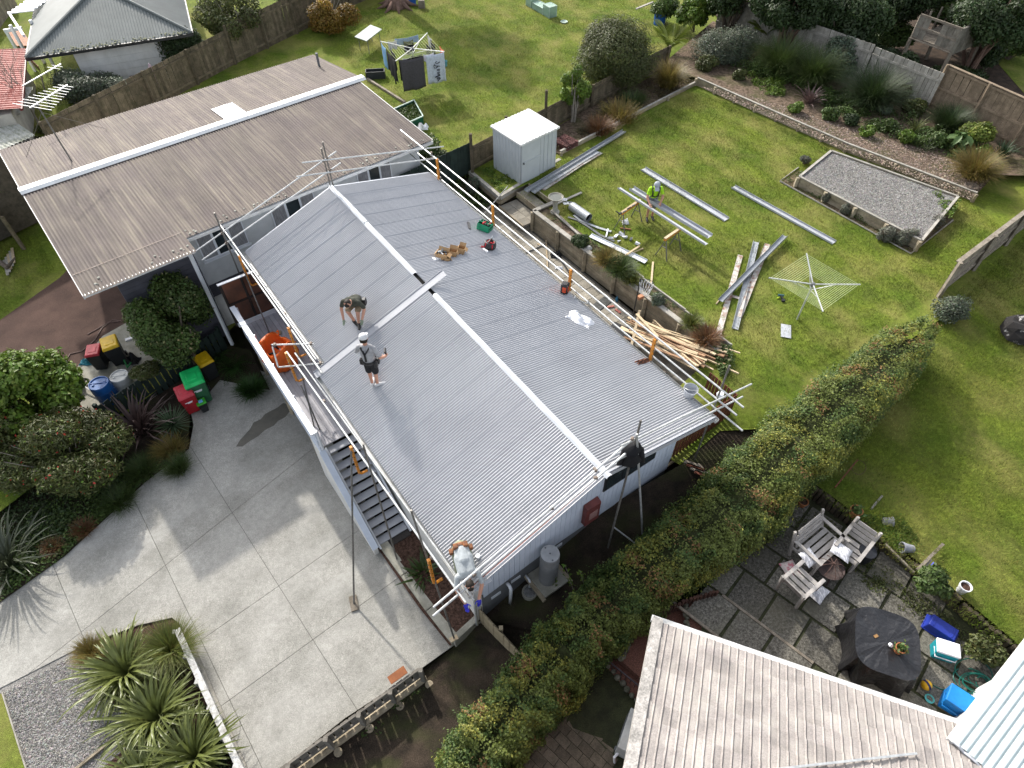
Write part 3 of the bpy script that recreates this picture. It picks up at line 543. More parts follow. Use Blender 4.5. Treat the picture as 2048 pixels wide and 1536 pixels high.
# ================================================================ brown-roofed neighbour
B0=Vector((-18.2568,21.4912,0)); BU=Vector((math.sin(.8854941),math.cos(.8854941),0)); BW=Vector((math.cos(.8854941),-math.sin(.8854941),0))
def BF(u,w,z=0.): return B0+BU*u+BW*w+Vector((0,0,z))
brown=thing('house','long neighbouring house with a rusty brown corrugated roof and a pale ridge flashing','house',BF(6,5,-2.3))
rz=2.32; bb=lambda w:1.85+(rz-1.85)*w/4.29; bf=lambda w:rz+(1.93-rz)*(w-4.29)/5.5
lay_sheets(brown,'roof_sheet',BF(-.05,4.25,bb(4.25)),BU,-BW+Vector((0,0,-(rz-1.85)/4.29)),12.5,4.33,16,8,.014,mRoofBrown)
lay_sheets(brown,'roof_sheet',BF(-.05,4.33,bf(4.33)),BU,BW+Vector((0,0,(1.93-rz)/5.5)),3.2,5.85,4,8,.014,mRoofBrown)
lay_sheets(brown,'roof_sheet',BF(3.15,4.33,bf(4.33)),BU,BW+Vector((0,0,(1.93-rz)/5.5)),9.05,5.1,12,8,.014,mRoofBrown)
mPaleFl=mat('pale_ridge_flashing',(.60,.62,.63),rough=.5,scale=3,col2=(.5,.52,.53),metal=.2)
mb=MB(); mb.add([BF(-.1,4.02,bb(4.02)+.04),BF(-.1,4.15,bb(4.15)+.12),BF(-.1,4.4,rz+.10),BF(-.1,4.52,rz+.03),BF(12.5,4.02,bb(4.02)+.04),BF(12.5,4.15,bb(4.15)+.12),BF(12.5,4.4,rz+.10),BF(12.5,4.52,rz+.03)],[(0,1,5,4),(1,2,6,5),(2,3,7,6),(0,3,2,1),(4,5,6,7)]); mb.build('ridge_flashing',mPaleFl,brown)
lay_sheets(brown,'skylight_sheet',BF(6.86,4.02,bb(4.02)+.03),BU,-BW+Vector((0,0,-(rz-1.85)/4.29)),.84,1.5,1,8,.011,mat('clear_skylight_sheet',(.72,.74,.75),rough=.35,scale=3,col2=(.64,.66,.68)))
w=MB(); wp=[BF(.35,.3,-2.3),BF(.35,.3,1.75),BF(.35,4.3,2.2),BF(.35,8.7,1.85),BF(.35,8.7,-2.3)]; wq=[p+BU*11.6 for p in wp]
wp2=wp; 
# main body (stops short of the carport) and boarded street face
w.add([BF(.9,.3,-2.3),BF(.9,.3,1.75),BF(.9,4.3,2.18),BF(.9,7.2,1.95),BF(.9,7.2,-2.3),BF(11.95,.3,-2.3),BF(11.95,.3,1.75),BF(11.95,4.3,2.18),BF(11.95,7.2,1.95),BF(11.95,7.2,-2.3)],[(0,1,2,3,4),(9,8,7,6,5),(0,5,6,1),(3,8,9,4),(1,6,7,2),(2,7,8,3)]); w.build('wall',mWhiteWall,brown)
w=MB(); w.hexa([BF(3.2,7.2,-2.3),BF(11.95,7.2,-2.3),BF(11.95,8.75,-2.3),BF(3.2,8.75,-2.3),BF(3.2,7.2,1.9),BF(11.95,7.2,1.9),BF(11.95,8.75,1.8),BF(3.2,8.75,1.8)]); w.build('front_wall',mWhiteWall,brown)
for i in range(16):
    z=-.9+i*.17
    mb=MB(); mb.add([BF(3.18,8.79,z),BF(11.97,8.79,z),BF(11.97,8.765,z+.175),BF(3.18,8.765,z+.175),BF(3.18,8.74,z),BF(11.97,8.74,z),BF(11.97,8.74,z+.175),BF(3.18,8.74,z+.175)],[(0,1,2,3),(4,0,3,7),(1,5,6,2),(0,4,5,1)]); mb.build('weatherboard',mWeather if z>-.5 else mDarkBoard,brown)
mb=MB(); mb.hexa([BF(.85,7.3,-2.3),BF(3.17,7.3,-2.3),BF(3.17,9.2,-2.3),BF(.85,9.2,-2.3),BF(.85,7.3,1.85),BF(3.17,7.3,1.85),BF(3.17,9.2,1.78),BF(.85,9.2,1.78)])
for i in range(23):
    z=-2.25+i*.17; mb.hexa([BF(.83,9.2,z),BF(3.17,9.2,z),BF(3.17,9.23,z),BF(.83,9.23,z),BF(.83,9.2,z+.15),BF(3.17,9.2,z+.15),BF(3.17,9.21,z+.15),BF(.83,9.21,z+.15)])
mb.build('carport_wall',mDarkBoard,brown)
for u in (3.0,): MB().bar(BF(u,9.75,-2.3),BF(u,9.75,1.9),.09,.09).build('carport_post',mWhite,brown)
mb=MB(); mb.bar(BF(-.05,10.05,1.87),BF(3.12,10.05,1.87),.1,.09); mb.bar(BF(3.15,9.42,1.88),BF(12.2,9.42,1.88),.1,.09); mb.build('gutter',mGutterW,brown)
for q_,r_ in ((BF(-.06,0,1.8),BF(-.06,4.28,2.27)),(BF(-.06,4.3,2.27),BF(-.06,10.1,1.86))): MB().bar(q_,r_,.03,.12).build('barge_board',mGutterW,brown)
mb=MB(); mb.bar(BF(12.46,0,1.8),BF(12.46,4.28,2.27),.03,.12); mb.build('barge_board',mGutterW,brown); MB().bar(BF(12.23,4.4,2.27),BF(12.23,9.4,1.9),.03,.12).build('barge_board',mGutterW,brown)
mb=MB(); mb.path([BF(3.22,9.4,1.85),BF(3.2,8.9,1.5),BF(3.2,8.85,-2.2)],.035,8); mb.build('downpipe',mWhite,brown,smooth=True)
for u0,u1,z0,z1 in ((3.45,5.0,.55,1.5),(6.0,7.6,.6,1.5),(9.3,10.7,.5,1.5)):
    mb=MB(); mb.hexa([BF(u0,8.76,z0),BF(u1,8.76,z0),BF(u1,8.83,z0),BF(u0,8.83,z0),BF(u0,8.76,z1),BF(u1,8.76,z1),BF(u1,8.83,z1),BF(u0,8.83,z1)]); wn=mb.build('window',mWhite,brown)
    n=3; s=(u1-u0)/n
    for i in range(n):
        a=u0+s*i+.04;b=u0+s*(i+1)-.04; m2=MB(); m2.hexa([BF(a,8.83,z0+.05),BF(b,8.83,z0+.05),BF(b,8.838,z0+.05),BF(a,8.838,z0+.05),BF(a,8.83,z1-.05),BF(b,8.83,z1-.05),BF(b,8.838,z1-.05),BF(a,8.838,z1-.05)]); m2.build('pane',mCurtain if i!=1 else mGlass,wn)
    m2=MB(); m2.bar(BF(u0-.05,8.86,z0-.03),BF(u1+.05,8.86,z0-.03),.08,.04); m2.build('sill',mWhite,wn)
mb=MB(); mb.tube(BF(11.92,1.59,2.0),BF(11.92,1.59,2.55),.05,10); mb.tube(BF(11.92,1.59,2.55),BF(11.92,1.59,2.58),.06,10); mb.build('vent_pipe',mGreyBase,brown,smooth=False)
for k in range(3):
    u,wv=random.uniform(1,4),random.uniform(8.2,9.6)
# old lap line across the carport sheets and moss tufts at the eave
mb=MB(); mb.bar(BF(-.02,9.1,bf(9.1)+.024),BF(3.12,9.1,bf(9.1)+.024),.03,.006); mb.build('lap_line',mCoup,brown)
mMoss=mat('pale_lichen',(.42,.41,.36),rough=1,scale=20,col2=(.3,.29,.24))
mb=MB()
for k in range(60):
    u=random.uniform(.2,12); wv=(9.95 if u<3.1 else 9.33)-abs(random.gauss(0,.12)); c=BF(u,wv,bf(wv)+.02); r=random.uniform(.02,.05)
    mb.lathe(c,[(r,0),(r*.7,.02),(0,.028)],6,cap=(False,False))
tag(mb.build('lichen',mMoss,brown),kind='stuff')
# television aerials
def aerial(base,top,boom,els,label,guys=(),m=None):
    m=m or mGalv; t=thing('television_aerial',label,'aerial',base)
    MB().tube(base,top,.025,6).build('mast',mGalvDark,t)
    a,b=boom; MB().bar(a,b,.035,.035).build('boom',m,t)
    d=(b-a); s=d.cross(Vector((0,0,1))).normalized()
    for f,l in els: c=a+d*f; MB().tube(c-s*l,c+s*l,.011,5).build('element',m,t)
    for g_ in guys: MB().tube(top*.8+base*.2,g_,.008,4).build('stay',mGalvDark,t)
    return t
ab=P(147,272,2.08); at=P(112,205,3.75)
aerial(P(148,330,2.08),Vector((P(148,330,2.08).x-.25,P(148,330,2.08).y+.2,4.3)),(P(60,216,4.3),P(135,170,4.3)),[(.05+.1*i,.75-.05*i) for i in range(10)],'wide many-armed television aerial on a stayed mast over the brown roof',guys=(BF(3.4,1.2,2.0),BF(.6,1.4,2.0)))
aerial(P(98,215,-.2),P(82,150,3.3),(P(45,172,3.3),P(122,128,3.3)),[(.8,.3),(.9,.25)],'single-boom television aerial rising beside the red roof')

# ================================================================ grey hip-roofed house, red roof, pergola
mHip=mat('grey_green_iron',(.125,.142,.138),rough=.6,scale=1.2,col2=(.095,.11,.107),spec=.4,rnd=.03)
hip=thing('house','white house with a grey-green hipped corrugated roof and lichened hips','house',P(200,150,-.2))
e0=P(52,116,1.95); e1=P(384,66,1.95); ex=(e1-e0).normalized(); ey=Vector((-ex.y,ex.x,0)); Lh=(e1-e0).length
apex0=e0+ex*Lh*.5+ey*Lh*.5+Vector((0,0,1.35))
far_=9.
def hipface(pts,m,name): return MB().poly(pts).build(name,m,hip)
def corr_tri(a,b,c,n,m,name):   # triangular face a-b eave, c apex : corrugations run up the slope
    mb=MB(); ux=(b-a).normalized(); L=(b-a).length; mid=(c-a).dot(ux); up=(c-a-ux*mid); nr=ux.cross(up).normalized(); N=n*6; lo=[];hi=[]
    for i in range(N+1):
        x=L*i/N; t=x/mid if x<mid else (L-x)/(L-mid); z=.012*math.cos(2*math.pi*i/6); lo.append(a+ux*x+nr*z); hi.append(a+ux*x+up*t+nr*z)
    k=len(mb.v); mb.add(lo+hi,[(i,i+1,N+2+i,N+1+i) for i in range(N)]); return mb.build(name,m,hip,smooth=True)
corr_tri(e0,e1,apex0,56,mHip,'roof_face')
e2=e0+ey*far_*1.2; e3=e1+ey*far_*1.2; ap1=apex0+ey*far_*.6
def corr_quad(a,b,c,d,n,name):   # eave a-b, ridge d-c, corrugations from eave to ridge, clipped triangle handled by hips
    mb=MB(); N=n*6; lo=[];hi=[]; nr=(b-a).cross(d-a).normalized()
    ux=(b-a).normalized(); L=(b-a).length; md=(d-a).dot(ux); up=(d-a)-ux*md
    for i in range(N+1):
        x=L*i/N; t=min(1,x/md) if md>0 else 1; z=.012*math.cos(2*math.pi*i/6); lo.append(a+ux*x+nr*z); hi.append(a+ux*x+up*t+nr*z)
    mb.add(lo+hi,[(i,i+1,N+2+i,N+1+i) for i in range(N)]); return mb.build(name,mHip,hip,smooth=True)
corr_quad(e1,e3,ap1,apex0,90,'roof_face')
mb=MB(); mb.poly([e0,apex0,ap1,e2]); mb.build('roof_face',mHip,hip)
for a,b in ((e0,apex0),(e1,apex0),(apex0,ap1)): MB().path([a+Vector((0,0,.03)),b+Vector((0,0,.03))],.07,6).build('hip_cap',mHip,hip)
ins=.5; b0=e0+ex*(ins+1.2)+ey*ins; b1=e1-ex*ins+ey*ins
mb=MB(); mb.hexa([Vector((p.x,p.y,-.4)) for p in (b0,b1,b1+ey*8,b0+ey*8)]+[Vector((p.x,p.y,1.85)) for p in (b0,b1,b1+ey*8,b0+ey*8)]); mb.build('wall',mWhiteWall,hip)
mb=MB(); mb.bar(e0-Vector((0,0,.06)),e1-Vector((0,0,.06)),.12,.12); mb.bar(e1-Vector((0,0,.06)),e3-Vector((0,0,.06)),.1,.12); mb.bar(e0-Vector((0,0,.06)),e2-Vector((0,0,.06)),.1,.12); mb.build('gutter',mat('dark_gutter',(.02,.022,.022),rough=.5),hip)
mb=MB()
for i in range(7): 
    z=-.35+i*.3; mb.bar(b0-ey*.01+Vector((0,0,z-b0.z)),b1-ey*.01+Vector((0,0,z-b1.z)),.02,.285)
mb.build('weatherboard',mWhiteWall,hip)
mb=MB(); 
for k in range(160):
    t=random.random(); y=abs(random.gauss(0,.12)); c=e0+ex*Lh*t+ey*y+Vector((0,0,y*.6*1.35/ (Lh*.5)+.03)); r=random.uniform(.02,.06)
    if 0.1<t<.98: mb.lathe(c,[(r,0),(r*.7,.02),(0,.03)],5,cap=(False,False))
tag(mb.build('lichen',mat('yellow_lichen',(.33,.33,.22),rough=1,scale=20,col2=(.22,.22,.15)),hip),kind='stuff')
# red roof at the left edge
red=thing('house','small outbuilding with a weathered red corrugated roof','house',P(-40,240,-.3))
r0=P(52,98,1.6); r1=P(42,218,1.6); rx=(r1-r0).normalized(); mRed=mat('faded_red_iron',(.36,.075,.055),rough=.6,scale=3,col2=(.27,.06,.045),rnd=.04,streak=((.08,2,2),.5,.3,(.42,.2,.17)))
lay_sheets(red,'roof_sheet',r0,rx,Vector((-rx.y,rx.x,.0)).normalized()*(-1 if Vector((-rx.y,rx.x)).x>0 else 1)+Vector((0,0,.12)),(r1-r0).length,4.2,5,6,.02,mRed)
rp=Vector((rx.y,-rx.x,0)); rp=-rp if rp.x>0 else rp
mb=MB(); mb.hexa([Vector((p.x,p.y,-.4)) for p in (r0+rp*.4,r1+rp*.4,r1+rp*4,r0+rp*4)]+[Vector((p.x,p.y,1.5)) for p in (r0+rp*.4,r1+rp*.4,r1+rp*4,r0+rp*4)]); mb.build('wall',mat('pale_stucco',(.45,.43,.38),rough=.9,scale=2),red)
MB().bar(r0-Vector((0,0,.03)),r1-Vector((0,0,.03)),.1,.08).build('gutter',mat('red_gutter',(.16,.03,.03),rough=.5),red)
ln=thing('lean_to','mossy white corrugated lean-to roof below the red roof','lean-to',P(20,270,-.3))
l0=P(0,302,.9);l1=P(56,278,.9); lx=(l1-l0).normalized(); ly=Vector((-lx.y,lx.x,.12))
mLean=mat('mossy_white_iron',(.5,.5,.46),rough=.8,scale=4,col2=(.26,.27,.21),fine=.3,rnd=.08)
lay_sheets(ln,'roof_sheet',l0-lx*3.2,lx,ly,4.6,1.75,6,5,.018,mLean)
MB().bar(l0-lx*3.2-Vector((0,0,.06)),l1+lx*.02-Vector((0,0,.06)),.1,.1).build('fascia',mat('dark_gutter',(.02,.02,.02)),ln)
mb=MB(); mb.hexa([Vector((q.x,q.y,-2.2)) for q in (l0-lx*3,l1-lx*.1,l1-lx*.1+ly*1.5,l0-lx*3+ly*1.5)]+[Vector((q.x,q.y,.82)) for q in (l0-lx*3,l1-lx*.1,l1-lx*.1+ly*1.5,l0-lx*3+ly*1.5)]); mb.build('wall',mat('lean_to_boards',(.10,.085,.065),rough=1,scale=6,col2=(.055,.048,.036)),ln)
cv=thing('awning','short white ribbed awning between the red roof and its lean-to','awning',P(50,230,.5))
lay_sheets(cv,'roof_sheet',P(38,232,1.15),(P(62,176,1.15)-P(38,232,1.15)),Vector((-1,-.1,.05)),(P(62,176,1.15)-P(38,232,1.15)).length,.9,2,4,.02,mLean)
for q in (P(58,190,0),P(44,228,0)): MB().bar(Vector((q.x,q.y,-.4)),Vector((q.x,q.y,1.12)),.07,.07).build('post',mWhite,cv)
pg=thing('pergola','white slatted pergola over an orange timber porch at the top left','pergola',P(30,60,0))
a=P(16,26,2.2);b=P(68,20,2.2)
for i in range(9): 
    o=Vector((.02*i,.34*i,0)); MB().bar(a+o,b+o,.2,.04).build('slat',mWhite,pg)
for q in (P(20,50,2.1),P(60,40,2.1),P(62,75,1.2),P(12,62,1.2)): MB().bar(Vector((q.x,q.y,-.4)),q,.11,.11).build('post',mWhite,pg)
MB().bar(P(8,62,1.4),P(44,56,1.4),.1,.14).build('beam',mWhite,pg); MB().bar(P(18,26,2.15),P(48,72,2.0),.1,.12).build('beam',mWhite,pg)
mOrT=mat('orange_stained_timber',(.34,.13,.05),rough=.7,scale=4,col2=(.24,.09,.035),rnd=.15)
for i in range(7): MB().bar(P(14,60,.1)+Vector((.12*i,0,0)),P(36,92,.1)+Vector((.12*i,0,0)),.1,.03).build('porch_board',mOrT,pg)
for i in range(6): MB().bar(P(58,116,.1+.2*i),P(78,136,.1+.2*i),.03,.16).build('screen_board',mOrT,pg)

# ================================================================ fences
PALE={}
def fence(label,a,b,h,pw=.15,th=.02,m=None,rails=(.2,.8),post_every=2.4,face=1,gap=.006,slope=True,cat='fence',jag=.012,post=True,hb=None,postm=None,cap=False,railm=None,name='paling_fence',post_up=.05,group=None,lean=0.):
    """paling fence from ground point a to b; face=+1: rails and posts on the left of a->b"""
    a=Vector(a);b=Vector(b); t=b-a; L=t.length; t.normalize(); n=Vector((-t.y,t.x,0)).normalized(); m=m or mOldT
    F=thing(name,label,cat,(a+b)/2,group); N=max(1,int(L/(pw+gap))); key=(pw,th,round(h,2),m.name); hb=h if hb is None else hb
    if key not in PALE:
        PALE[key]=[]
        for k in range(4):
            mb=MB(); j=random.uniform(-jag,jag); mb.box((0,0,h/2),(pw,th,h)); v=mb.v
            mb.v=[(x,y,z+(random.uniform(-jag,jag) if z>h*.6 else 0)) for x,y,z in v]; PALE[key].append(mb.mesh('paling',m))
    tx=Vector((t.x,t.y,0)).normalized()
    for i in range(N):
        f=(i+.5)/N; p=a+(b-a)*f; hh=h+(hb-h)*f
        z=Vector((0,0,1))+n*lean+tx*random.uniform(-.012,.012); z.normalize(); y=n; x=y.cross(z).normalized(); mt=basis(p,x,y,z*(hh/h))
        link('paling',random.choice(PALE[key]),F,mtx=mt)
    off=n*face*(th/2+.025)
    for r in rails:
        mb=MB(); mb.bar(a+off+Vector((0,0,h*r)),b+off+Vector((0,0,hb*r)),.045,.09); mb.build('rail',railm or m,F)
    if post:
        k=max(1,round(L/post_every))
        for i in range(k+1):
            p=a+(b-a)*(i/k); hh=h+(hb-h)*i/k; mb=MB(); mb.bar(p+off*2.2,p+off*2.2+Vector((0,0,hh+post_up)),.1,.1); mb.build('post',postm or m,F)
    if cap: mb=MB(); mb.bar(a+Vector((0,0,h+.02)),b+Vector((0,0,hb+.02)),.14,.03); mb.build('cap',m,F)
    return F
# far left boundary (behind the brown house)
mMossT=mat('mossy_brown_paling',(.145,.115,.078),rough=1,scale=4,col2=(.075,.065,.04),fine=.35,fscale=40,bump=.5,rnd=.28)
fence('mossy brown paling fence running behind the brown roof',P(120,318,0),P(470,128,0),1.55,m=mMossT,face=-1,rails=(.15,.85))
fence('tall mossy paling fence along the clothes-line lawn, below the yellow-leaved shrub',P(470,128,0),P(700,14,0),1.75,m=mMossT,face=-1,rails=(.15,.85))
fence('shaded paling fence behind the big tree trunk',P(700,14,0),P(900,-75,0),1.8,m=mMossT,face=-1)
fence('dark paling fence at the left end of the brown house',P(-60,330,-2.3),P(45,500,-2.3),1.5,m=mMossT,face=1)
fence('grey board fence beside the pergola',P(-30,120,-.3),P(40,20,-.3),1.7,m=mOldT,face=1)
# between the clothes-line lawn and this yard: green stretch, brown stretches with tall posts
fence('dark green stretch of paling fence by the back eave',P(800,412,-.4),P(944,343,-.1),1.25,m=mGreenFence,face=1,rails=(.2,.85),post=False)
f2=fence('brown paling fence with tall posts behind the white shed',P(944,343,-.05),P(1180,215,0),1.05,m=mMossT,face=-1,post=False,rails=(.2,.85))
for q,h in ((P(945,345,0),1.62),(P(1013,308,0),1.6),(P(1090,262,0),1.75)): MB().bar(q,q+Vector((0,0,h)),.11,.11).build('post',mMossT,f2)
f2b=fence('low shaded paling fence under the big bushy shrub',P(1180,215,0),P(1330,135,0),1.0,m=mMossT,face=-1)
# top right: silver paling fences and the posted retaining fence
fence('silvery grey paling fence behind the planted bank',P(1430,55,.25),P(1720,165,.35),1.65,m=mOldTL,face=-1,post=False)
fence('silvery grey paling fence ending at the brown retaining fence',P(1722,166,.3),P(1852,222,.3),1.6,m=mOldTL,face=-1,post=False)
fence('brown rail-and-post fence at the top of the yard, rails towards the lawn',P(1852,222,.2),P(2110,345,.1),1.95,m=mat('brown_rail_fence',(.24,.185,.13),rough=1,scale=4,col2=(.15,.115,.08),fine=.3,fscale=40,rnd=.18),face=-1,rails=(.2,.55,.96),post_every=1.75,cap=True,hb=1.9)
fence('pale boundary fence beyond the treehouse by a bright lawn',P(1935,135,.2),P(2090,40,.2),1.5,m=mOldTL,face=1,post=False)
# right: fence seen end-on between the two lawns
fence('weathered fence between the clothes-line lawn and the right-hand lawn, its broad top rail catching light',P(1872,592,0),P(2120,400,0),1.35,m=mOldT,face=-1,rails=(.2,.6),cap=True,pw=.18)
# dark green fence between the drive and the bins
fence('dark green paling fence between the drive and the neighbour’s bins'.replace('’',"'"),P(222,852,-2.5),P(455,698,-2.55),.98,pw=.17,gap=.03,m=mGreenFence,face=1)
# boards at the street corner of the house
fence('short new-looking board fence at the foot of the gable corner',P(958,1240,-2.45),P(1040,1330,-2.75),.8,pw=.17,gap=.008,m=mat('pale_new_paling',(.42,.35,.235),rough=.9,scale=4,col2=(.3,.245,.16),fine=.15,rnd=.16),face=1,rails=(.3,.8),post_every=.8)
# picket fence at the near edge of the drive, on round posts
pk=fence('low grey picket fence on round posts along the retained edge of the drive',P(842,1352,ZD-.05),P(555,1562,ZD-.05),.62,pw=.17,th=.02,gap=.035,m=mat('grey_picket',(.19,.175,.15),rough=.95,scale=5,col2=(.12,.11,.095),fine=.25,rnd=.2),face=1,rails=(.25,.95),post=False)
for f in (0,.22,.44,.66,.9):
    p=P(842,1352,ZD)+(P(555,1562,ZD)-P(842,1352,ZD))*f; MB().bar(p+Vector((.06,-.06,-.3)),p+Vector((.06,-.06,.66)),.1,.1).build('post',MATS['grey_picket'],pk)
    MB().tube(p+Vector((.2,-.16,-1.0)),p+Vector((.2,-.16,-.12)),.1,12).build('round_pile',mSleeper,pk)
for k in range(3):
    d=(P(555,1562,ZD)-P(842,1352,ZD)).normalized(); n=Vector((-d.y,d.x,0)); n=n if n.y<0 else -n
    MB().tube(P(848,1348,ZD-.16-.18*k)+n*.1,P(540,1575,ZD-.16-.18*k)+n*.1,.09,8).build('retaining_log',mSleeper,pk)
# old white-grey boarded fence by the flaxes
wf=fence('peeling white board fence between the drive and the flax bed',P(372,1275,ZD),P(520,1600,ZD),.55,pw=.5,th=.022,gap=.01,m=mat('peeling_white_paint',(.52,.52,.50),rough=.9,scale=9,col2=(.3,.29,.27),fine=.3,fscale=30,rnd=.08),face=-1,rails=(.5,),post_every=.78,post_up=.0,cap=True)
kb=MB(); kb.path([P(165,1291,ZD+.03),P(278,1249,ZD+.03),P(345,1234,ZD+.03),P(366,1250,ZD+.03)],.03,4); kb.bar(P(366,1250,ZD+.02),P(520,1605,ZD+.02),.1,.08); kb.build('timber_edging',mOldTL,label='grey timber edging between the concrete drive and the flax bed',cat='edging')
MB().bar(P(5,1385,ZD),P(60,1560,ZD),.03,.06).build('timber_edging',mOldTL,label='thin timber edging between the gravel lot and the grass verge',cat='edging')
MB().bar(P(150,1540,ZD+.02),P(235,1472,ZD+.02),.06,.08).build('timber_edging',mSleeper,label='brown board lying across the corner of the gravel lot',cat='edging')
# kerb strip and corner block of the planting bed
kn=thing('kerb','pale concrete kerb strip along the planting bed at the house foot','kerb',P(830,1190,ZD))
for a,b in (((752,1086),(803,1157)),((804,1158),(853,1226)),((854,1227),(905,1292))):
    p,q=P(*a,ZD),P(*b,ZD); d=(q-p).normalized(); n=Vector((-d.y,d.x,0)); n=n if n.x>0 else -n; bevel(MB().bar(p+n*.13+Vector((0,0,.06)),q+n*.13+Vector((0,0,.06)),.27,.22).build('kerb_block',mConcEdge,kn),.012)
p,q=P(908,1290,ZD),P(962,1240,ZD); bevel(MB().bar(p+Vector((0,0,.2)),q+Vector((0,0,.2)),.16,.4).build('kerb_block',mConcEdge,kn),.012)

# ================================================================ retaining wall and paved strip behind the house
rw=thing('retaining_wall','timber retaining wall of stacked sleepers between the paved strip and the lawn','retaining wall',HF(6.6,-3.05,ZP))
nseg=6; us=np.linspace(2.2,11.0,nseg+1); wv=lambda u:-2.98-.02*(u-2.2)
for i in range(nseg):
    for k in range(4):
        z0=ZP-.05+.2*k; a,b=us[i],us[i+1]-.008; mb=MB(); o=random.uniform(-.008,.008)
        mb.hexa([HF(a,wv(a)-.05+o,z0),HF(b,wv(b)-.05+o,z0),HF(b,wv(b)+o,z0),HF(a,wv(a)+o,z0),HF(a,wv(a)-.05+o,z0+.192),HF(b,wv(b)-.05+o,z0+.192),HF(b,wv(b)+o,z0+.192),HF(a,wv(a)+o,z0+.192)]); mb.build('sleeper',mSleeper,rw)
    mb=MB(); a,b=us[i],us[i+1]-.01; mb.bar(HF(a,wv(a)-.02,.09),HF(b,wv(b)-.02,.09),.17,.045); mb.build('cap_board',mOldTL,rw)
for u in us: MB().bar(HF(u,wv(u)+.06,ZP),HF(u,wv(u)+.06,.06),.11,.11).build('post',mSleeper,rw)
e=HF(2.2,-2.98,.09); MB().bar(e,e-HW*.0+(-HW)*.95,.16,.045).build('cap_board',mOldTL,rw); MB().bar(e-Vector((0,0,.2)),e-Vector((0,0,.2))+(-HW)*.95,.05,.4).build('sleeper',mSleeper,rw)
MB().bar(HF(11,-3.15,-.05),HF(11,-3.55,-.05),.05,.24).build('sleeper',mSleeper,rw)
eg=thing('timber_edging','low timber edging between the narrow planting strip and the lawn','edging',HF(7,-3.6,0))
for a,b in ((5.9,7.3),(7.32,9.2),(9.22,11.1)): MB().bar(HF(a,-3.62,.05),HF(b,-3.66,.05),.05,.12).build('board',mOldTL,eg)
struct('planting_strip',MB().poly([HF(2.25,-3.05,.02),HF(11.0,-3.2,.02),HF(11.0,-3.64,.02),HF(2.25,-3.6,.02)]),mLitter)
patio=struct('paved_strip',MB().poly([HF(-1.4,.3,ZP-.05),HF(11.6,.3,ZP-.05),HF(11.6,-3.0,ZP-.05),HF(-1.4,-3.0,ZP-.05)]),mJoint)
PM=MB(); PM.box((0,0,-.02),(.44,.44,.04)); pvm=PM.mesh('paver',mPaver)
q=math.atan2(HU.y,HU.x)
for i in range(28):
    for j in range(7):
        u=-1.1+.455*i; w=.1-.455*j
        link('paver',pvm,patio,HF(u,w-.02,ZP+random.uniform(-.004,.004)),rot=(random.uniform(-.008,.008),random.uniform(-.008,.008),q+random.uniform(-.01,.01)))
MB().bar(HF(3.15,.1,ZP+.02),HF(3.15,-2.9,ZP+.02),.04,.06).build('divider_board',mOldTL,patio)
MB().bar(HF(11.35,.0,ZP+.1),HF(11.35,-2.3,ZP+.1),.2,.18).build('edge_sleeper',mOldTL,patio,label='grey sleeper closing the end of the paved strip')
# paved steps up to the lawn
st=struct('paved_steps',MB().poly([HF(.5,-2.5,-.52),HF(2.2,-2.5,-.52),HF(2.2,-4.05,-.52),HF(.5,-4.05,-.52)]),mJoint)
PM2=MB(); PM2.box((0,0,-.2),(.375,.375,.4)); pvm2=PM2.mesh('paver',mPaver)
for z,w0,n in ((-.42,-2.78,2),(-.14,-3.62,1)):
    for i in range(4):
        for j in range(n): link('paver',pvm2,st,HF(.8+.385*i,w0-.385*j,z),rot=(0,0,q))
    MB().bar(HF(.58,w0+.22,z-.1),HF(2.15,w0+.22,z-.1),.05,.24).build('riser_board',mSleeper,st)
MB().bar(HF(.58,-3.97,-.06),HF(2.15,-3.97,-.06),.05,.18).build('riser_board',mSleeper,st)
# raised bed in front of the shed
sb=thing('raised_bed','weedy raised bed with grey sleeper sides in front of the shed','planter',P(985,365,-.2))
c=[P(940,342,.0),P(1000,392,.0),P(1120,318,.0),P(1060,285,.0)]
mb=MB(); mb.poly([p-Vector((0,0,.05)) for p in c],th=.6); mb.build('soil',mSoil,sb)
for a,b in ((c[0],c[1]),(c[1],c[2])): MB().bar(a+Vector((0,0,-.06)),b+Vector((0,0,-.06)),.14,.16).build('sleeper',mOldTL,sb); MB().bar(a+Vector((0,0,-.25)),b+Vector((0,0,-.25)),.08,.22).build('sleeper',mSleeper,sb)
struct('shrub_hollow',MB().poly([P(800,420,-.75),P(1000,400,-.75),P(945,345,-.45),P(800,412,-.5)]),mSoil)
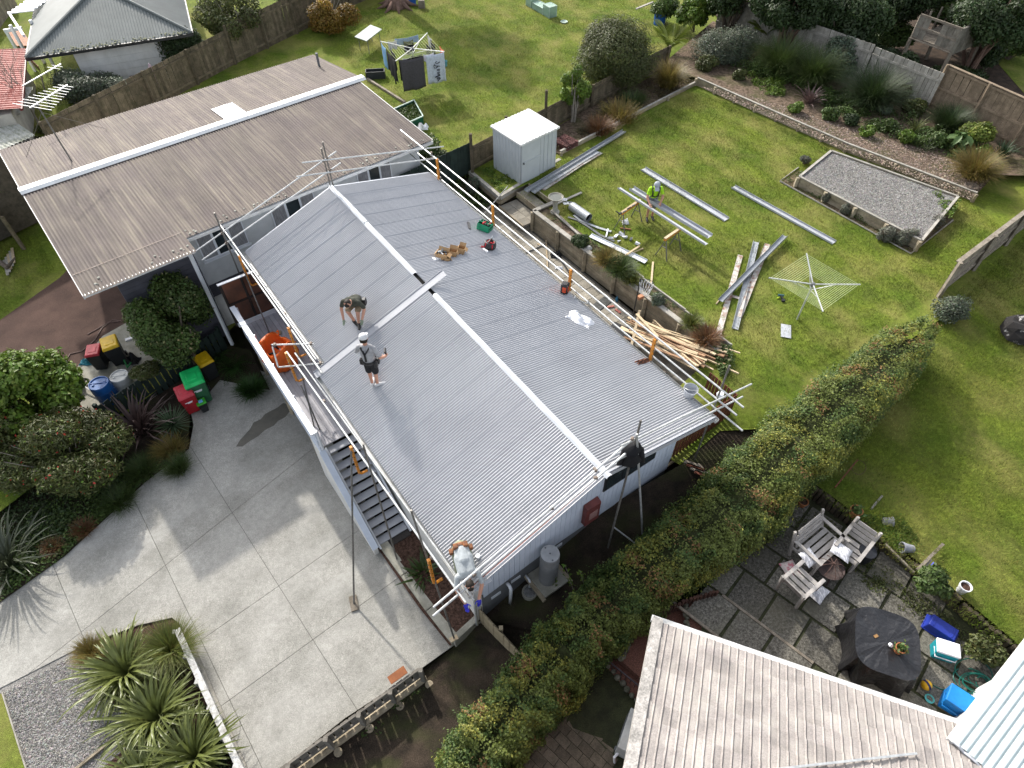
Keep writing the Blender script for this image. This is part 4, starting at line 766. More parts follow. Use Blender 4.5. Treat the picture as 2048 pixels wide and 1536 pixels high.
# ---- shed
shed=thing('garden_shed','white metal garden shed with a ribbed roof beside the paling fence','shed',P(1050,330,0))
s0=P(1041,368,0); sx=(P(1109.7,333,0)-s0); sy=(P(991.8,331,0)-s0); Lx=sx.length; sx.normalize(); sy=Vector((-sx.y,sx.x,0)); Ly=1.55; hf,hb_=1.66,1.74
mShed=mat('white_shed_steel',(.50,.53,.545),rough=.5,scale=2,col2=(.44,.47,.485),spec=.4); mShedR=mat('shed_roof_steel',(.72,.73,.72),rough=.5,scale=4,col2=(.6,.605,.6),streak=((.05,.6,1),.4,.6,(.45,.43,.38)))
def ribbed(a,d,L,h0,h1,nrm,n,name,gapx=()):
    mb=MB(); 
    for i in range(n):
        x0=L*i/n; x1=L*(i+1)/n; g=lambda x:h0+(h1-h0)*x/L; o=nrm
        for (xa,xb,t) in ((x0,x1-.03,.0),(x1-.03,x1,.018)):
            p=a+d*xa;q_=a+d*xb; mb.hexa([p-o*.02,q_-o*.02,q_+o*t,p+o*t,p-o*.02+Vector((0,0,g(xa))),q_-o*.02+Vector((0,0,g(xb))),q_+o*t+Vector((0,0,g(xb))),p+o*t+Vector((0,0,g(xa)))])
    return mb.build(name,mShed,shed)
SHX,SHY=sx.copy(),sy.copy()
ribbed(s0,sx,Lx*.46,hf,hf,-sy,4,'wall'); ribbed(s0+sx*Lx*.54+sx*.02,sx,Lx*.46-.02,hf,hf,-sy,4,'wall'); ribbed(s0,sy,Ly,hf,hb_,-sx,9,'wall'); ribbed(s0+sx*Lx,sy,Ly,hf,hb_,sx,9,'wall'); ribbed(s0+sy*Ly,sx,Lx,hb_,hb_,sy,9,'wall')
dr=MB(); dr.hexa([s0+sx*Lx*.02-sy*.03,s0+sx*Lx*.53-sy*.03,s0+sx*Lx*.53,s0+sx*Lx*.02]+[v+Vector((0,0,hf-.05)) for v in (s0+sx*Lx*.02-sy*.03,s0+sx*Lx*.53-sy*.03,s0+sx*Lx*.53,s0+sx*Lx*.02)]); door=dr.build('door',mShed,shed)
mb=MB(); mb.bar(s0+sx*Lx*.06-sy*.045+Vector((0,0,.85)),s0+sx*Lx*.53-sy*.045+Vector((0,0,.85)),.02,.03); mb.build('door_rail',mShed,door); mb=MB(); mb.bar(s0+sx*Lx*.06-sy*.06+Vector((0,0,.8)),s0+sx*Lx*.06-sy*.06+Vector((0,0,.88)),.04,.03); mb.build('latch',mBlack,door)
ro=s0-sx*.06-sy*.08; rl=Lx+.12; 
lay_sheets(shed,'roof_sheet',ro+Vector((0,0,hf)),sx,sy+Vector((0,0,(hb_-hf)/Ly)),rl,Ly+.16,3,4,.012,mShedR,trap=True)
mb=MB(); mb.bar(ro+Vector((0,0,hf-.02)),ro+sx*rl+Vector((0,0,hf-.02)),.03,.06); mb.bar(ro+Vector((0,0,hf-.02)),ro+sy*(Ly+.16)+Vector((0,0,hb_-.02)),.03,.06); mb.bar(ro+sx*rl+Vector((0,0,hf-.02)),ro+sx*rl+sy*(Ly+.16)+Vector((0,0,hb_-.02)),.03,.06); mb.build('roof_trim',mShedR,shed)

# ================================================================ planted bank at the top right
def low_wall(label,pts,h,z,boards=2,posts=1.1,m=None,front=1):
    T=thing('retaining_wall',label,'retaining wall',pts[0])
    for a,b in zip(pts[:-1],pts[1:]):
        d=b-a; L=d.length; d.normalize(); n=Vector((-d.y,d.x,0))*front; k=max(1,round(L/2.2))
        for i in range(k):
            p=a+(b-a)*(i/k);q_=a+(b-a)*((i+1)/k)-d*.01
            for j in range(boards):
                mb=MB(); mb.bar(p+Vector((0,0,h*(j+.5)/boards)),q_+Vector((0,0,h*(j+.5)/boards)),.05,h/boards-.01); mb.build('sleeper',m or mSleeper,T)
            mb=MB(); mb.bar(p+Vector((0,0,h+.015)),q_+Vector((0,0,h+.015)),.09,.03); mb.build('cap_board',mOldTL,T)
        k=max(1,round(L/posts))
        for i in range(k+1): p=a+(b-a)*(i/k)+n*.07; MB().bar(p,p+Vector((0,0,h-.02)),.1,.1).build('post',mSleeper,T)
    return T
b0,b1,b2=P(1392,170,0),P(1690,303,0),P(1945,402,0)
low_wall('timber wall holding up the planted bank along the top of the lawn',[b0,b1,b2],.34,0,front=-1)
low_wall('low timber edging of the shaded bed under the big bushy shrub',[P(1120,310,0),P(1395,168,0)],.16,0,boards=1,posts=2.5,front=-1)
struct('planted_bank',MB().poly([b0+Vector((0,0,.3)),b1+Vector((0,0,.3)),b2+Vector((0,0,.3)),P(1990,350,.28),P(2125,352,.25),P(1852,214,.3),P(1720,158,.3),P(1426,42,.28),P(1325,128,.2)]),mLitter)
struct('shaded_bed',MB().poly([P(1120,308,.05),P(1394,168,.05),P(1332,138,.05),P(1180,214,.05),P(1062,284,.05)]),mLitter)
struct('woodland_floor',MB().poly([P(1440,40,.05),P(1850,215,.05),P(2110,340,.04),Vector((34,30,.05)),Vector((40,60,.05)),Vector((10,62,.05)),P(1350,-60,.05)]),mat('forest_litter',(.07,.045,.03),rough=1,scale=4,col2=(.025,.018,.012),fine=.6,bump=1))
struct('far_lawn',MB().poly([P(1990,120,.06),P(2060,95,.06),P(2300,150,.06),P(2300,260,.06),P(2060,200,.06)]),mGrass)
# gravel bed
gv=thing('raised_bed','raised timber bed filled with grey gravel at the top of the lawn','planter',P(1740,390,0))
G=[P(1592,372,0),P(1650,322,0),b1+(b2-b1)*.82-Vector((.15,.18,0)),P(1832,505,0)]
G=[P(1592,372,0),P(1655,320,0),P(1905,412,0),P(1832,500,0)]
mb=MB(); mb.poly([p+Vector((0,0,.36)) for p in G],th=.34); mb.build('gravel',mGravel,gv)
for i in range(4):
    a,b=G[i],G[(i+1)%4]
    for j in range(2): MB().bar(a+Vector((0,0,.1+.2*j)),b+Vector((0,0,.1+.2*j)),.05,.19).build('sleeper',mSleeper,gv)
    MB().bar(a+Vector((0,0,.415)),b+Vector((0,0,.415)),.09,.03).build('cap_board',mOldTL,gv)
for f in (0,.25,.5,.75,1): p=G[3]+(G[0]-G[3])*f+Vector((-.07,-.06,0)); MB().bar(p,p+Vector((0,0,.4)),.11,.11).build('post',mSleeper,gv)
struct('gravel_bed_border',MB().poly([P(1563,362,.012),P(1597,340,.012),P(1655,378,.012),P(1900,430,.012),P(1908,442,.012),P(1822,506,.012)]),mLitter)
ee=MB(); ee.path([P(1597,335,.04),P(1560,362,.04),P(1822,507,.04),P(1906,440,.04)],.03,4); ee.build('timber_edging',mOldTL,label='thin edging round the planted border of the gravel bed',cat='edging')

# ================================================================ treehouse
mTH=mat('treehouse_grey',(.2,.185,.155),rough=1,scale=5,col2=(.12,.11,.09),fine=.3,rnd=.2)
th=thing('treehouse','derelict grey timber treehouse platform with slatted sides in the trees','treehouse',P(1880,110,.1))
tz=1.6; c0=P(1822,75,tz); c1=P(1902,105,tz); tx=(c1-c0); Lt=tx.length; tx.normalize(); ty=Vector((-tx.y,tx.x,0)); 
for i in range(12): MB().bar(c0+ty*.22*i,c0+tx*Lt+ty*.22*i,.2,.03).build('floor_board',mOldT,th)
for i in range(7):
    if i in (2,3): continue
    p=c0+tx*Lt*(i+.5)/7; MB().bar(p,p+Vector((0,0,.95)),.03,Lt/7*.94,up=tx).build('wall_board',mTH,th)
for z in (.03,.5,.98): MB().bar(c0+Vector((0,0,z)),c1+Vector((0,0,z)),.06,.09).build('rail',mOldT,th)
for i in range(16): p=c1+ty*.17*i; MB().bar(p-Vector((0,0,.15)),p+Vector((0,0,.95)),.03,.155,up=ty).build('wall_board',mTH,th)
MB().bar(c1+Vector((0,0,.98)),c1+ty*2.7+Vector((0,0,.98)),.09,.05).build('rail',mTH,th)
for i in range(0,16,5): p=c0+ty*.17*i; MB().bar(p,p+Vector((0,0,.95)),.06,.06).build('post',mOldT,th)
for p in (c0,c1,c0+ty*2.4,c1+ty*2.4): MB().bar(Vector((p.x,p.y,0)),p,.12,.12).build('leg',mOldT,th)

# ================================================================ tiled house at the near right
mTile=mat('concrete_roof_tile',(.35,.318,.295),rough=.9,scale=2.2,col2=(.225,.205,.195),fine=.22,fscale=45,bump=.5,bscale=60,rnd=.12,streak=((.35,.35,.35),.45,0,(.43,.40,.36)),detail=8)
tile=thing('house','neighbouring house with a pale weathered concrete tile roof','house',P(1600,1500,-1))
t0=P(1312,1246,1.15); t1=P(1925,1457,1.15); te=(t1-t0).normalized(); tn=Vector((te.y,-te.x,0)); tn=tn if tn.y<0 else -tn; pit=R(17); ts=(tn*math.cos(pit)+Vector((0,0,math.sin(pit)))).normalized(); tnr=te.cross(ts).normalized(); tnr=tnr if tnr.z>0 else -tnr
TW,TG=.302,.345
def tilemesh():
    mb=MB(); n=12; xs=[TW*i/n for i in range(n+1)]
    def hz(x):
        ph=(x/TW*2)%1; return .028*max(0,math.cos((ph-.82)*math.pi/.2))**.8 if abs(ph-.82)<.1 else (.006*math.sin(ph*math.pi))
    zz=[hz(x) for x in xs]
    V=[(x,0,z+.03) for x,z in zip(xs,zz)]+[(x,TG+.06,z-.004) for x,z in zip(xs,zz)]+[(x,0,z-.002) for x,z in zip(xs,zz)]
    k=n+1; Fc=[(i,i+1,k+i+1,k+i) for i in range(n)]+[(2*k+i,2*k+i+1,i+1,i) for i in range(n)]
    mb.add(V,Fc); return mb.mesh('roof_tile',mTile)
tm=tilemesh()
for r in range(13):
    for c in range(20):
        o=t0+te*(.1+TW*c)+ts*(TG*r-.02)+tnr*.01
        link('roof_tile',tm,tile,mtx=basis(o+tnr*random.uniform(0,.004),(te+ts*random.uniform(-.006,.006)).normalized(),ts,tnr))
mb=MB(); q0=t0-te*.08; mb.hexa([q0-tnr*.12-ts*.08,q0+te*.2-tnr*.12-ts*.08,q0+te*.2-tnr*.12+ts*4.6,q0-tnr*.12+ts*4.6,q0+tnr*.09-ts*.08,q0+te*.2+tnr*.075-ts*.08,q0+te*.2+tnr*.075+ts*4.6,q0+tnr*.09+ts*4.6]); mb.build('barge_mortar',mat('barge_mortar',(.43,.405,.38),rough=.95,scale=4,col2=(.22,.21,.195),fine=.25,fscale=25,bump=.8,bscale=25),tile)
mb=MB(); mb.bar(t0-ts*.1-te*.1-Vector((0,0,.05)),t1-ts*.1+te*.06-Vector((0,0,.05)),.12,.1); mb.build('gutter',mGutterW,tile)
for i in range(9):
    p=t0+te*(.35+.68*i)-ts*.05; MB().bar(p-ts*.1+Vector((0,0,.0)),p+ts*.04+Vector((0,0,.01)),.02,.008).build('gutter_strap',mGutterW,tile)
wb=[t0+te*.25+tn*.45,t1-te*.1+tn*.45,t1-te*.1+tn*6,t0+te*.25+tn*6]
mb=MB(); mb.hexa([Vector((p.x,p.y,-2.2)) for p in wb]+[Vector((p.x,p.y,1.12)) for p in wb]); mb.build('wall',mat('brick_wall_red',(.2,.11,.08),rough=.9,scale=8),tile)
MB().bar(t0+te*2.3+ts*2.1+tnr*.09,t0+te*4.6+ts*.9+tnr*.09,.035,.03).build('aerial_pole',mGalv,tile)
# pale ribbed lean-to roof
bl=thing('lean_to','pale blue-white ribbed metal roof butting the tiled house','lean-to',P(2040,1420,-1))
c0=P(1921,1462,1.35); c1=P(2060,1282,1.35); cd=(c1-c0).normalized(); cp=Vector((cd.y,-cd.x,0)); cp=cp if cp.x>0 else -cp
mLt=mat('pale_blue_roof_iron',(.50,.565,.57),rough=.45,scale=3,col2=(.42,.485,.49),spec=.4,rnd=.03,fine=.05)
lay_sheets(bl,'roof_sheet',c0-cd*.25,cp+Vector((0,0,.06)),cd,3.2,3.6,5,5,.016,mLt,trap=True)
MB().bar(c0-cd*.3-cp*.03-Vector((0,0,.02)),c1+cd*.4-cp*.03-Vector((0,0,.02)),.1,.1).build('gutter',mGutterW,bl)
mb=MB(); wb=[c0+cp*.25,c1+cp*.25,c1+cp*3,c0+cp*3]; mb.hexa([Vector((p.x,p.y,-1.2)) for p in wb]+[Vector((p.x,p.y,1.28)) for p in wb]); mb.build('wall',mWhiteWall,bl)
mb=MB(); mb.path([c0-cd*.28+cp*(.1*i)+Vector((0,0,.03+.02*math.sin(i*2.2))) for i in range(14)],.03,5); mb.build('apron_flashing',mFlash,bl)
# ================================================================ right-hand paved yard
mSlab=mat('pebble_paver',(.19,.18,.155),rough=.95,scale=16,col2=(.07,.066,.056),fine=.55,fscale=42,bump=.5,rnd=.25,spec=.1,detail=7,thr=(.38,.66),streak=((.8,.8,.8),.8,0,(.11,.105,.08)))
py=struct('paved_yard',MB().poly([P(1480,1075,ZR-.022),P(1605,985,ZR-.022),P(1962,1265,ZR-.022),P(2048,1340,ZR-.022),P(2000,1500,ZR-.022),P(1400,1290,ZR-.022),P(1418,1120,ZR-.022)]),MATS['mossy_soil'])
o=P(1425,1170,ZR); da=(P(1760,1420,ZR)-o).normalized(); db=Vector((-da.y,da.x,0)); db=db if db.y>0 else -db
polyv=[P(1425,1105,ZR),P(1600,985,ZR),P(1955,1262,ZR),P(2100,1380,ZR),P(2050,1500,ZR),P(1395,1300,ZR)]
def inside(p,poly):
    c=False;n=len(poly)
    for i in range(n):
        a,b=poly[i],poly[(i+1)%n]
        if (a.y>p.y)!=(b.y>p.y) and p.x<(b.x-a.x)*(p.y-a.y)/(b.y-a.y)+a.x: c=not c
    return c
sm_=[]
for k in range(3):
    mb=MB(); L=(.84,.92,.8)[k]; mb.box((0,0,-.015),(L,.86,.05)); sm_.append((L,mb.mesh('paving_slab',mSlab)))
for r in range(-5,5):
    x=-1.4+(r%2)*.42+random.uniform(-.08,.08)
    while x<7.5:
        L,me=random.choice(sm_); cpt=o+da*(x+L/2)+db*(r*.93+.4)
        if inside(cpt,polyv): link('paving_slab',me,py,cpt+Vector((0,0,random.uniform(-.008,.006))),rot=(random.uniform(-.01,.01),random.uniform(-.01,.01),math.atan2(da.y,da.x)+random.uniform(-.015,.015)))
        x+=L+.07
for r,x0,x1 in ((-1,-.5,1.2),(0,.3,2.6),(-1,1.5,2.8)):
    a=o+da*x0+db*(r*.93-.065); b=o+da*x1+db*(r*.93-.065)
    if inside((a+b)/2,polyv): MB().bar(a,b,.06,.05).build('joint_strip',mOldT,py)
# log edging between the paved yard and the lawn
le=thing('log_edging','row of short mossy logs edging the paved yard','edging',P(1780,1120,ZR)); mLog=mat('mossy_log',(.085,.065,.045),rough=1,scale=8,col2=(.04,.036,.022),fine=.4,rnd=.3)
lp=[(1612,985),(1700,1050),(1800,1128),(1890,1200),(1965,1265),(2040,1330)]; pts=[P(*p,ZR) for p in lp]; dist=[0]
for i in range(len(pts)-1): dist.append(dist[-1]+(pts[i+1]-pts[i]).length)
lm=[]
for k in range(3): mb=MB(); mb.tube((0,0,-.05),(0,0,.40),.058+.006*k,8); lm.append(mb.mesh('log',mLog))
s=0
while s<dist[-1]:
    i=max(j for j in range(len(dist)-1) if dist[j]<=s); p=pts[i]+(pts[i+1]-pts[i])*((s-dist[i])/(dist[i+1]-dist[i]))
    link('log',random.choice(lm),le,p+Vector((0,0,random.uniform(-.05,.03))),rot=(random.uniform(-.08,.08),random.uniform(-.08,.08),random.uniform(0,6))); s+=.128
# red-chip steps and the brick path by the hedge
mChip=mat('red_chip',(.19,.085,.06),rough=1,scale=30,col2=(.10,.05,.038),fine=.6,fscale=60,bump=.8)
rs=thing('garden_steps','curving red-chip garden steps edged with stones and short logs','steps',P(1320,1290,-1.4))
treads=[[(1370,1205),(1440,1195),(1450,1290),(1400,1320),(1375,1260)],[(1310,1240),(1372,1205),(1378,1270),(1390,1320),(1330,1330)],[(1265,1275),(1312,1238),(1335,1330),(1310,1380),(1240,1320)],[(1205,1318),(1268,1272),(1300,1370),(1290,1420)]]
mStone=mat('mossy_stone',(.16,.15,.12),rough=1,scale=12,col2=(.07,.075,.045),rnd=.3)
mb=MB(); mb.lathe((0,0,0),[(.0,-.05),(.055,-.04),(.065,0),(.05,.045),(0,.06)],7,cap=(False,False)); stn=mb.mesh('edge_stone',mStone,smooth=True)
for k,t in enumerate(treads):
    z=-1.1-.2*k; mb=MB(); mb.poly([P(*p,z) for p in t],th=.25); mb.build('tread',mChip,rs)
    a=P(*t[0],z);b=P(*t[-1],z); n=9
    for i in range(n): link('edge_stone',stn,rs,a+(b-a)*((i+.4)/n)+Vector((random.uniform(-.02,.02),random.uniform(-.02,.02),.02)),rot=(random.random(),random.random(),random.random()*6),scale=(random.uniform(.8,1.3),)*3)
mb=MB(); mb.bar((0,0,-.2),(0,0,.25),.075,.06); bk=mb.mesh('edging_post',mat('dark_red_log',(.11,.055,.04),rough=1,scale=8,col2=(.06,.035,.028),rnd=.25))
arc=[(1430,1190,-1.0),(1370,1208,-1.1),(1310,1235,-1.25),(1262,1268,-1.45),(1225,1300,-1.6)]
ap=[P(*p) for p in arc]
for a,b in zip(ap[:-1],ap[1:]):
    n=max(2,int((b-a).length/.088))
    for i in range(n): link('edging_post',bk,rs,a+(b-a)*(i/n)+Vector((0,0,random.uniform(-.03,.03))),rot=(random.uniform(-.05,.05),random.uniform(-.05,.05),.6))
br=struct('brick_path',MB().poly([P(1190,1330,-2.03),P(1300,1425,-2.03),P(1255,1470,-2.03),P(1225,1600,-2.03),P(960,1600,-2.03),P(1080,1440,-2.03)]),mJoint)
poly2=[P(1188,1330,-2),P(1290,1425,-2),P(1248,1470,-2),P(1215,1610,-2),P(965,1600,-2),P(1085,1440,-2)]
mBr=mat('brown_paver_brick',(.165,.135,.10),rough=.95,scale=5,col2=(.10,.085,.062),fine=.3,bump=.4,rnd=.25,spec=.1)
mb=MB(); mb.box((0,0,0),(.31,.2,.05)); bme=mb.mesh('brick',mBr); o2=P(1150,1400,-2.0); ang=R(-42); ca=Vector((math.cos(ang),math.sin(ang),0)); cb=Vector((-ca.y,ca.x,0)); cnt=0
for i in range(-12,14):
    for j in range(-16,14):
        p=o2+ca*(.322*i+(.16 if j%2 else 0))+cb*(.21*j)
        if inside(p,poly2): link('brick',bme,br,p+Vector((0,0,random.uniform(-.004,.004))),rot=(random.uniform(-.02,.02),random.uniform(-.02,.02),ang+random.uniform(-.02,.02))); cnt+=1
rl=thing('handrail','thin dark metal railing beside the red-chip steps','railing',P(1240,1370,-1.8))
a,b=P(1200,1308,-1.45),P(1290,1382,-1.45); MB().bar(a,b,.03,.03).build('rail',mat('purple_brown_metal',(.06,.045,.05),rough=.5),rl)
for i in range(11): p=a+(b-a)*(i/10); MB().tube(p-Vector((0,0,.5)),p,.01,5).build('bar',MATS['purple_brown_metal'],rl)
# ================================================================ plants
def leafmat(name,col,rough=.55,trans=.25): return mat(name,col,rough=rough,var=.12,scale=7,attr=True,trans=trans,spec=.35)
lmBright=leafmat('leaf_bright_green',(.115,.185,.022)); lmMid=leafmat('leaf_mid_green',(.075,.12,.026)); lmDark=leafmat('leaf_dark_green',(.04,.068,.02)); lmOlive=leafmat('leaf_olive',(.085,.10,.028))
lmGrey=leafmat('leaf_grey_green',(.12,.145,.095)); lmYellow=leafmat('leaf_autumn_yellow',(.26,.16,.025)); lmHedge=leafmat('leaf_hedge',(.165,.205,.045),trans=.35); lmPurple=leafmat('leaf_purple_flax',(.085,.055,.05),rough=.45,trans=.1)
lmFlax=leafmat('leaf_flax',(.15,.175,.048),rough=.35,trans=.25); lmGold=leafmat('leaf_golden_tussock',(.20,.155,.04)); lmTus=leafmat('leaf_green_tussock',(.06,.095,.022)); lmRust=leafmat('leaf_rust_tussock',(.17,.085,.035)); lmRedF=leafmat('flower_red',(.42,.045,.03)); lmFern=leafmat('leaf_fern',(.035,.085,.015)); lmPale=leafmat('leaf_pale_tips',(.24,.22,.10)); lmYuc=leafmat('leaf_yucca',(.075,.12,.06),rough=.4)
mTrunk=mat('grey_bark',(.15,.12,.095),rough=1,scale=12,col2=(.08,.065,.05),fine=.3,bump=.8,bscale=30); mTwig=mat('pale_twig',(.30,.27,.23),rough=1,scale=12,col2=(.2,.18,.15)); mPinkBark=mat('pinkish_bark',(.22,.14,.11),rough=1,scale=8,col2=(.13,.085,.065),fine=.3,bump=.8,bscale=25)
def tints(n,ix,dark=.45,lumps=12,cols=None,var=.22):
    """leaf-to-leaf and clump-to-clump colour"""
    k=RNG.uniform(.72,1.25,lumps)[ix%lumps] if ix is not None else np.ones(n)
    b=(k*RNG.uniform(1-var,1+var,n))[:,None]*np.ones(3)
    b*=1+RNG.normal(0,.07,(n,3)); 
    return np.clip(b,0.05,3)
def stems(parent,base,tips,r,m,name='stem'):
    mb=MB()
    for t in tips:
        b=Vector(base)+Vector((random.uniform(-1,1)*r*2,random.uniform(-1,1)*r*2,0)); t=Vector(t); mid=(b+t)/2+Vector((random.uniform(-.1,.1),random.uniform(-.1,.1),.06))*((t-b).length*.5)
        mb.path([b,mid,t],[r,r*.7,r*.25],5)
    return mb.build(name,m,parent)
def shrub(label,pxc,zc,r,size,m,n=4000,zb=None,lump=10,lumpr=.5,shell=.45,aspect=1.8,jit=.6,cat='shrub',name='shrub',stemm=None,tips=None,flat=.0,extra=None,group=None,stem_r=.03,nst=7,droop=0.):
    c=P(*pxc,zc); zb=c.z-r[2]*.9 if zb is None else zb
    T=thing(name,label,cat,(c.x,c.y,zb),group)
    p,d,ix=blob(n,r,lump=lump,lumpr=lumpr,shell=shell); k=p[:,2]+c.z>zb-.02; p=p[k];d=d[k];ix=ix[k]
    me=leafmesh('foliage',p,d+np.array([0,0,.5]),size,m,tints(len(p),ix),aspect=aspect,jit=jit,droop=droop)
    o=link('foliage',me,T,c); o['kind']='stuff'
    if extra:
        for nm,m2,frac,sz in extra:
            q=RNG.random(len(p))<frac; q&=(d[:,2]>-.1); me=leafmesh(nm,p[q]*1.04,d[q],sz,m2,tints(q.sum(),None),jit=.5,aspect=1.5); o=link(nm,me,T,c); o['kind']='stuff'
    tp=[c+Vector((random.uniform(-.6,.6)*r[0],random.uniform(-.6,.6)*r[1],random.uniform(-.1,.7)*r[2])) for _ in range(nst)]
    stems(T,(c.x,c.y,zb),tp,stem_r,stemm or mTrunk)
    return T
def blade_mesh(name,L,W,m,bend,seg=6,fold=.25,tip=.0,twist=0.):
    """one strap leaf rising along +Z and arching to +X"""
    V=[];Fc=[];x=z=0;a=R(8); ds=L/seg
    for i in range(seg+1):
        t=i/seg; w=W*(1-t**2.2)*(.6+.4*min(1,t*4))+tip; V+=[(x,-w/2,z+fold*w),(x,0,z),(x,w/2,z+fold*w)]
        x+=math.sin(a)*ds; z+=math.cos(a)*ds; a+=bend/seg*(.4+1.2*t)
    for i in range(seg):
        k=i*3; Fc+=[(k,k+1,k+4,k+3),(k+1,k+2,k+5,k+4)]
    me=bpy.data.meshes.new(name); me.from_pydata(V,[],Fc); me.materials.append(m); me.polygons.foreach_set('use_smooth',[True]*len(Fc)); me.update(); return me
FLX={}
def flax(label,base,n,L,W,m,key,cat='flax',name='flax_plant',bend=(1.0,2.6),dead=None,group=None):
    T=thing(name,label,cat,base,group)
    if key not in FLX: FLX[key]=[blade_mesh('leaf',L*random.uniform(.75,1.1),W*random.uniform(.8,1.2),m,R(random.uniform(bend[0]*45,bend[1]*45))) for _ in range(8)]
    fl=FLX[key]
    for i in range(n):
        t=(i+.5)/n; ti=.05+1.0*t**1.3+random.uniform(-.1,.1); az=i*2.39996+random.uniform(-.3,.3); s=random.uniform(.75,1.12)
        r=random.uniform(.02,.16)*(.5+t); b=Vector(base)+Vector((math.cos(az)*r,math.sin(az)*r,-.03))
        M_=Matrix.Translation(b)@Matrix.Rotation(az,4,'Z')@Matrix.Rotation(ti*.75,4,'Y')@Matrix.Rotation(random.uniform(-.5,.5),4,'Z')@Matrix.Scale(s,4)
        link('leaf',random.choice(fl),T,mtx=M_)
    return T
def blades_np(n,base,L,W,spread,bend,seg=4,rad=.05,flat=0.):
    """many thin arching blades; returns verts, tris, tint"""
    az=RNG.uniform(0,2*np.pi,n); ti=RNG.uniform(0,1,n)**.8*spread+RNG.normal(0,.08,n); l=L*RNG.uniform(.6,1.1,n); bd=bend*RNG.uniform(.6,1.3,n)
    r0=RNG.uniform(0,1,n)**.5*rad; x=np.zeros(n);z=np.zeros(n);a=ti.copy(); V=[]
    cx=np.cos(az);sx=np.sin(az); bx=base[0]+cx*r0*1.0+RNG.normal(0,rad*.3,n); by=base[1]+sx*r0+RNG.normal(0,rad*.3,n)
    for i in range(seg+1):
        t=i/seg; w=W*(1-.9*t**1.5)*.5
        px_=bx+cx*x; py_=by+sx*x; pz=base[2]+z
        V.append(np.stack([px_-sx*w,py_+cx*w,pz],1)); V.append(np.stack([px_+sx*w,py_-cx*w,pz],1))
        x=x+np.sin(a)*l/seg; z=np.maximum(z+np.cos(a)*l/seg,-.02+.01*i); a=a+bd/seg*(.5+t)
    V=np.stack(V,1); k=(np.arange(n)*(2*(seg+1)))[:,None]
    F_=[]
    for i in range(seg): F_+= [k+np.array([2*i,2*i+1,2*i+3]),k+np.array([2*i,2*i+3,2*i+2])]
    F_=np.concatenate(F_,0); tn=np.repeat(RNG.uniform(.55,1.35,n)[:,None]*(1+RNG.normal(0,.08,(n,3))),2*(seg+1),0)
    return V.reshape(-1,3),F_,tn
def tussock(label,base,n,L,W,m,spread=.75,bend=1.3,rad=.06,name='tussock',cat='tussock',group=None,seg=4):
    T=thing(name,label,cat,base,group); v,f,t=blades_np(n,(0,0,0),L,W,spread,bend,seg,rad); o=link('foliage',trimesh('foliage',v,f,m,np.clip(t,.1,3)),T,Vector(base)); o['kind']='stuff'; return T
# ---------------- hedge
hc=[(925,1570),(1005,1445),(1105,1325),(1195,1232),(1340,1108),(1480,1000),(1600,880),(1722,772),(1862,640)]
hz=[-1.05,-.85,-.55,-.3,.05,.35,.75,1.1,1.3]; hg=[-2.9,-2.75,-2.5,-2.2,-1.6,-1.1,-.6,-.25,-.02]
hp=[P(*c,z-.35) for c,z in zip(hc,hz)]; hw_=[.78,.78,.76,.76,.86,.95,.96,.86,.64]
def hedge_pt(s):
    i=np.clip(s.astype(int),0,len(hp)-2); f=(s-i)[:,None]; A=np.array([tuple(p) for p in hp]); p=A[i]*(1-f)+A[i+1]*f; d=A[i+1]-A[i]; d[:,2]=0; d/=np.linalg.norm(d,axis=1)[:,None]
    g=np.array(hg); zz=np.array(hz); w=np.array(hw_); f=f[:,0]
    return p,np.stack([d[:,1],-d[:,0],0*d[:,0]],1),g[i]*(1-f)+g[i+1]*f,zz[i]*(1-f)+zz[i+1]*f,w[i]*(1-f)+w[i+1]*f
hedge=thing('hedge','long clipped hedge with patchy green, yellow and reddish leaves beside the house','hedge',Vector((hp[4].x,hp[4].y,-1.6)))
def pnoise0(s,th):
    o=0
    for k,(a,b,c) in enumerate(((3.1,1.7,.3),(6.3,-2.2,1.1),(10.9,3.1,2.2),(17.3,-4.3,.7),(29.,5.,3.))): o=o+np.sin(a*s+b*th+c+1.5*np.sin(s*.9+k))
    return o/2.2
def lumpy(s,th): return 1+.06*np.sin(s*4.3+th*2+np.sin(s*2.1))+.05*np.sin(s*9.7-th*3+2*np.sin(s*1.3))+.04*np.sin(s*21+th*5)+.03*np.sin(s*47-th*9)
N=150000; s=RNG.uniform(0,len(hp)-1.001,N); th=RNG.uniform(-.12*np.pi,1.12*np.pi,N); pc,nr,g,zt,w=hedge_pt(s)
hh=(zt-g); rr=lumpy(s,th)*RNG.uniform(.82,1.03,N)*(1+.07*pnoise0(s,th))*np.where(RNG.random(N)<.035,RNG.uniform(1.03,1.16,N),1); cx=np.sign(np.cos(th))*np.abs(np.cos(th))**.55; cz=np.sign(np.sin(th))*np.abs(np.sin(th))**.55
endf=np.clip((len(hp)-1-s)*2.2,.25,1)**.5; 
pos=pc+nr*(cx*w*rr*endf)[:,None]; pos[:,2]=g+.12+np.maximum(cz,0)*hh*rr*.95*(.55+.45*endf)*RNG.uniform(.93,1.02,N); low=cz<.25; pos[low,2]=g[low]+RNG.uniform(.0,.75,low.sum())*hh[low]
nrm=nr*(np.cos(th))[:,None]; nrm[:,2]=np.maximum(np.sin(th),0)+.3
def pnoise(p,sc,seed):
    r=np.random.default_rng(seed); o=np.zeros(len(p))
    for k in range(5):
        v=r.normal(0,1,3)*sc*(1+.5*k); o+=np.sin(p@v+r.uniform(0,6))
    return o/5
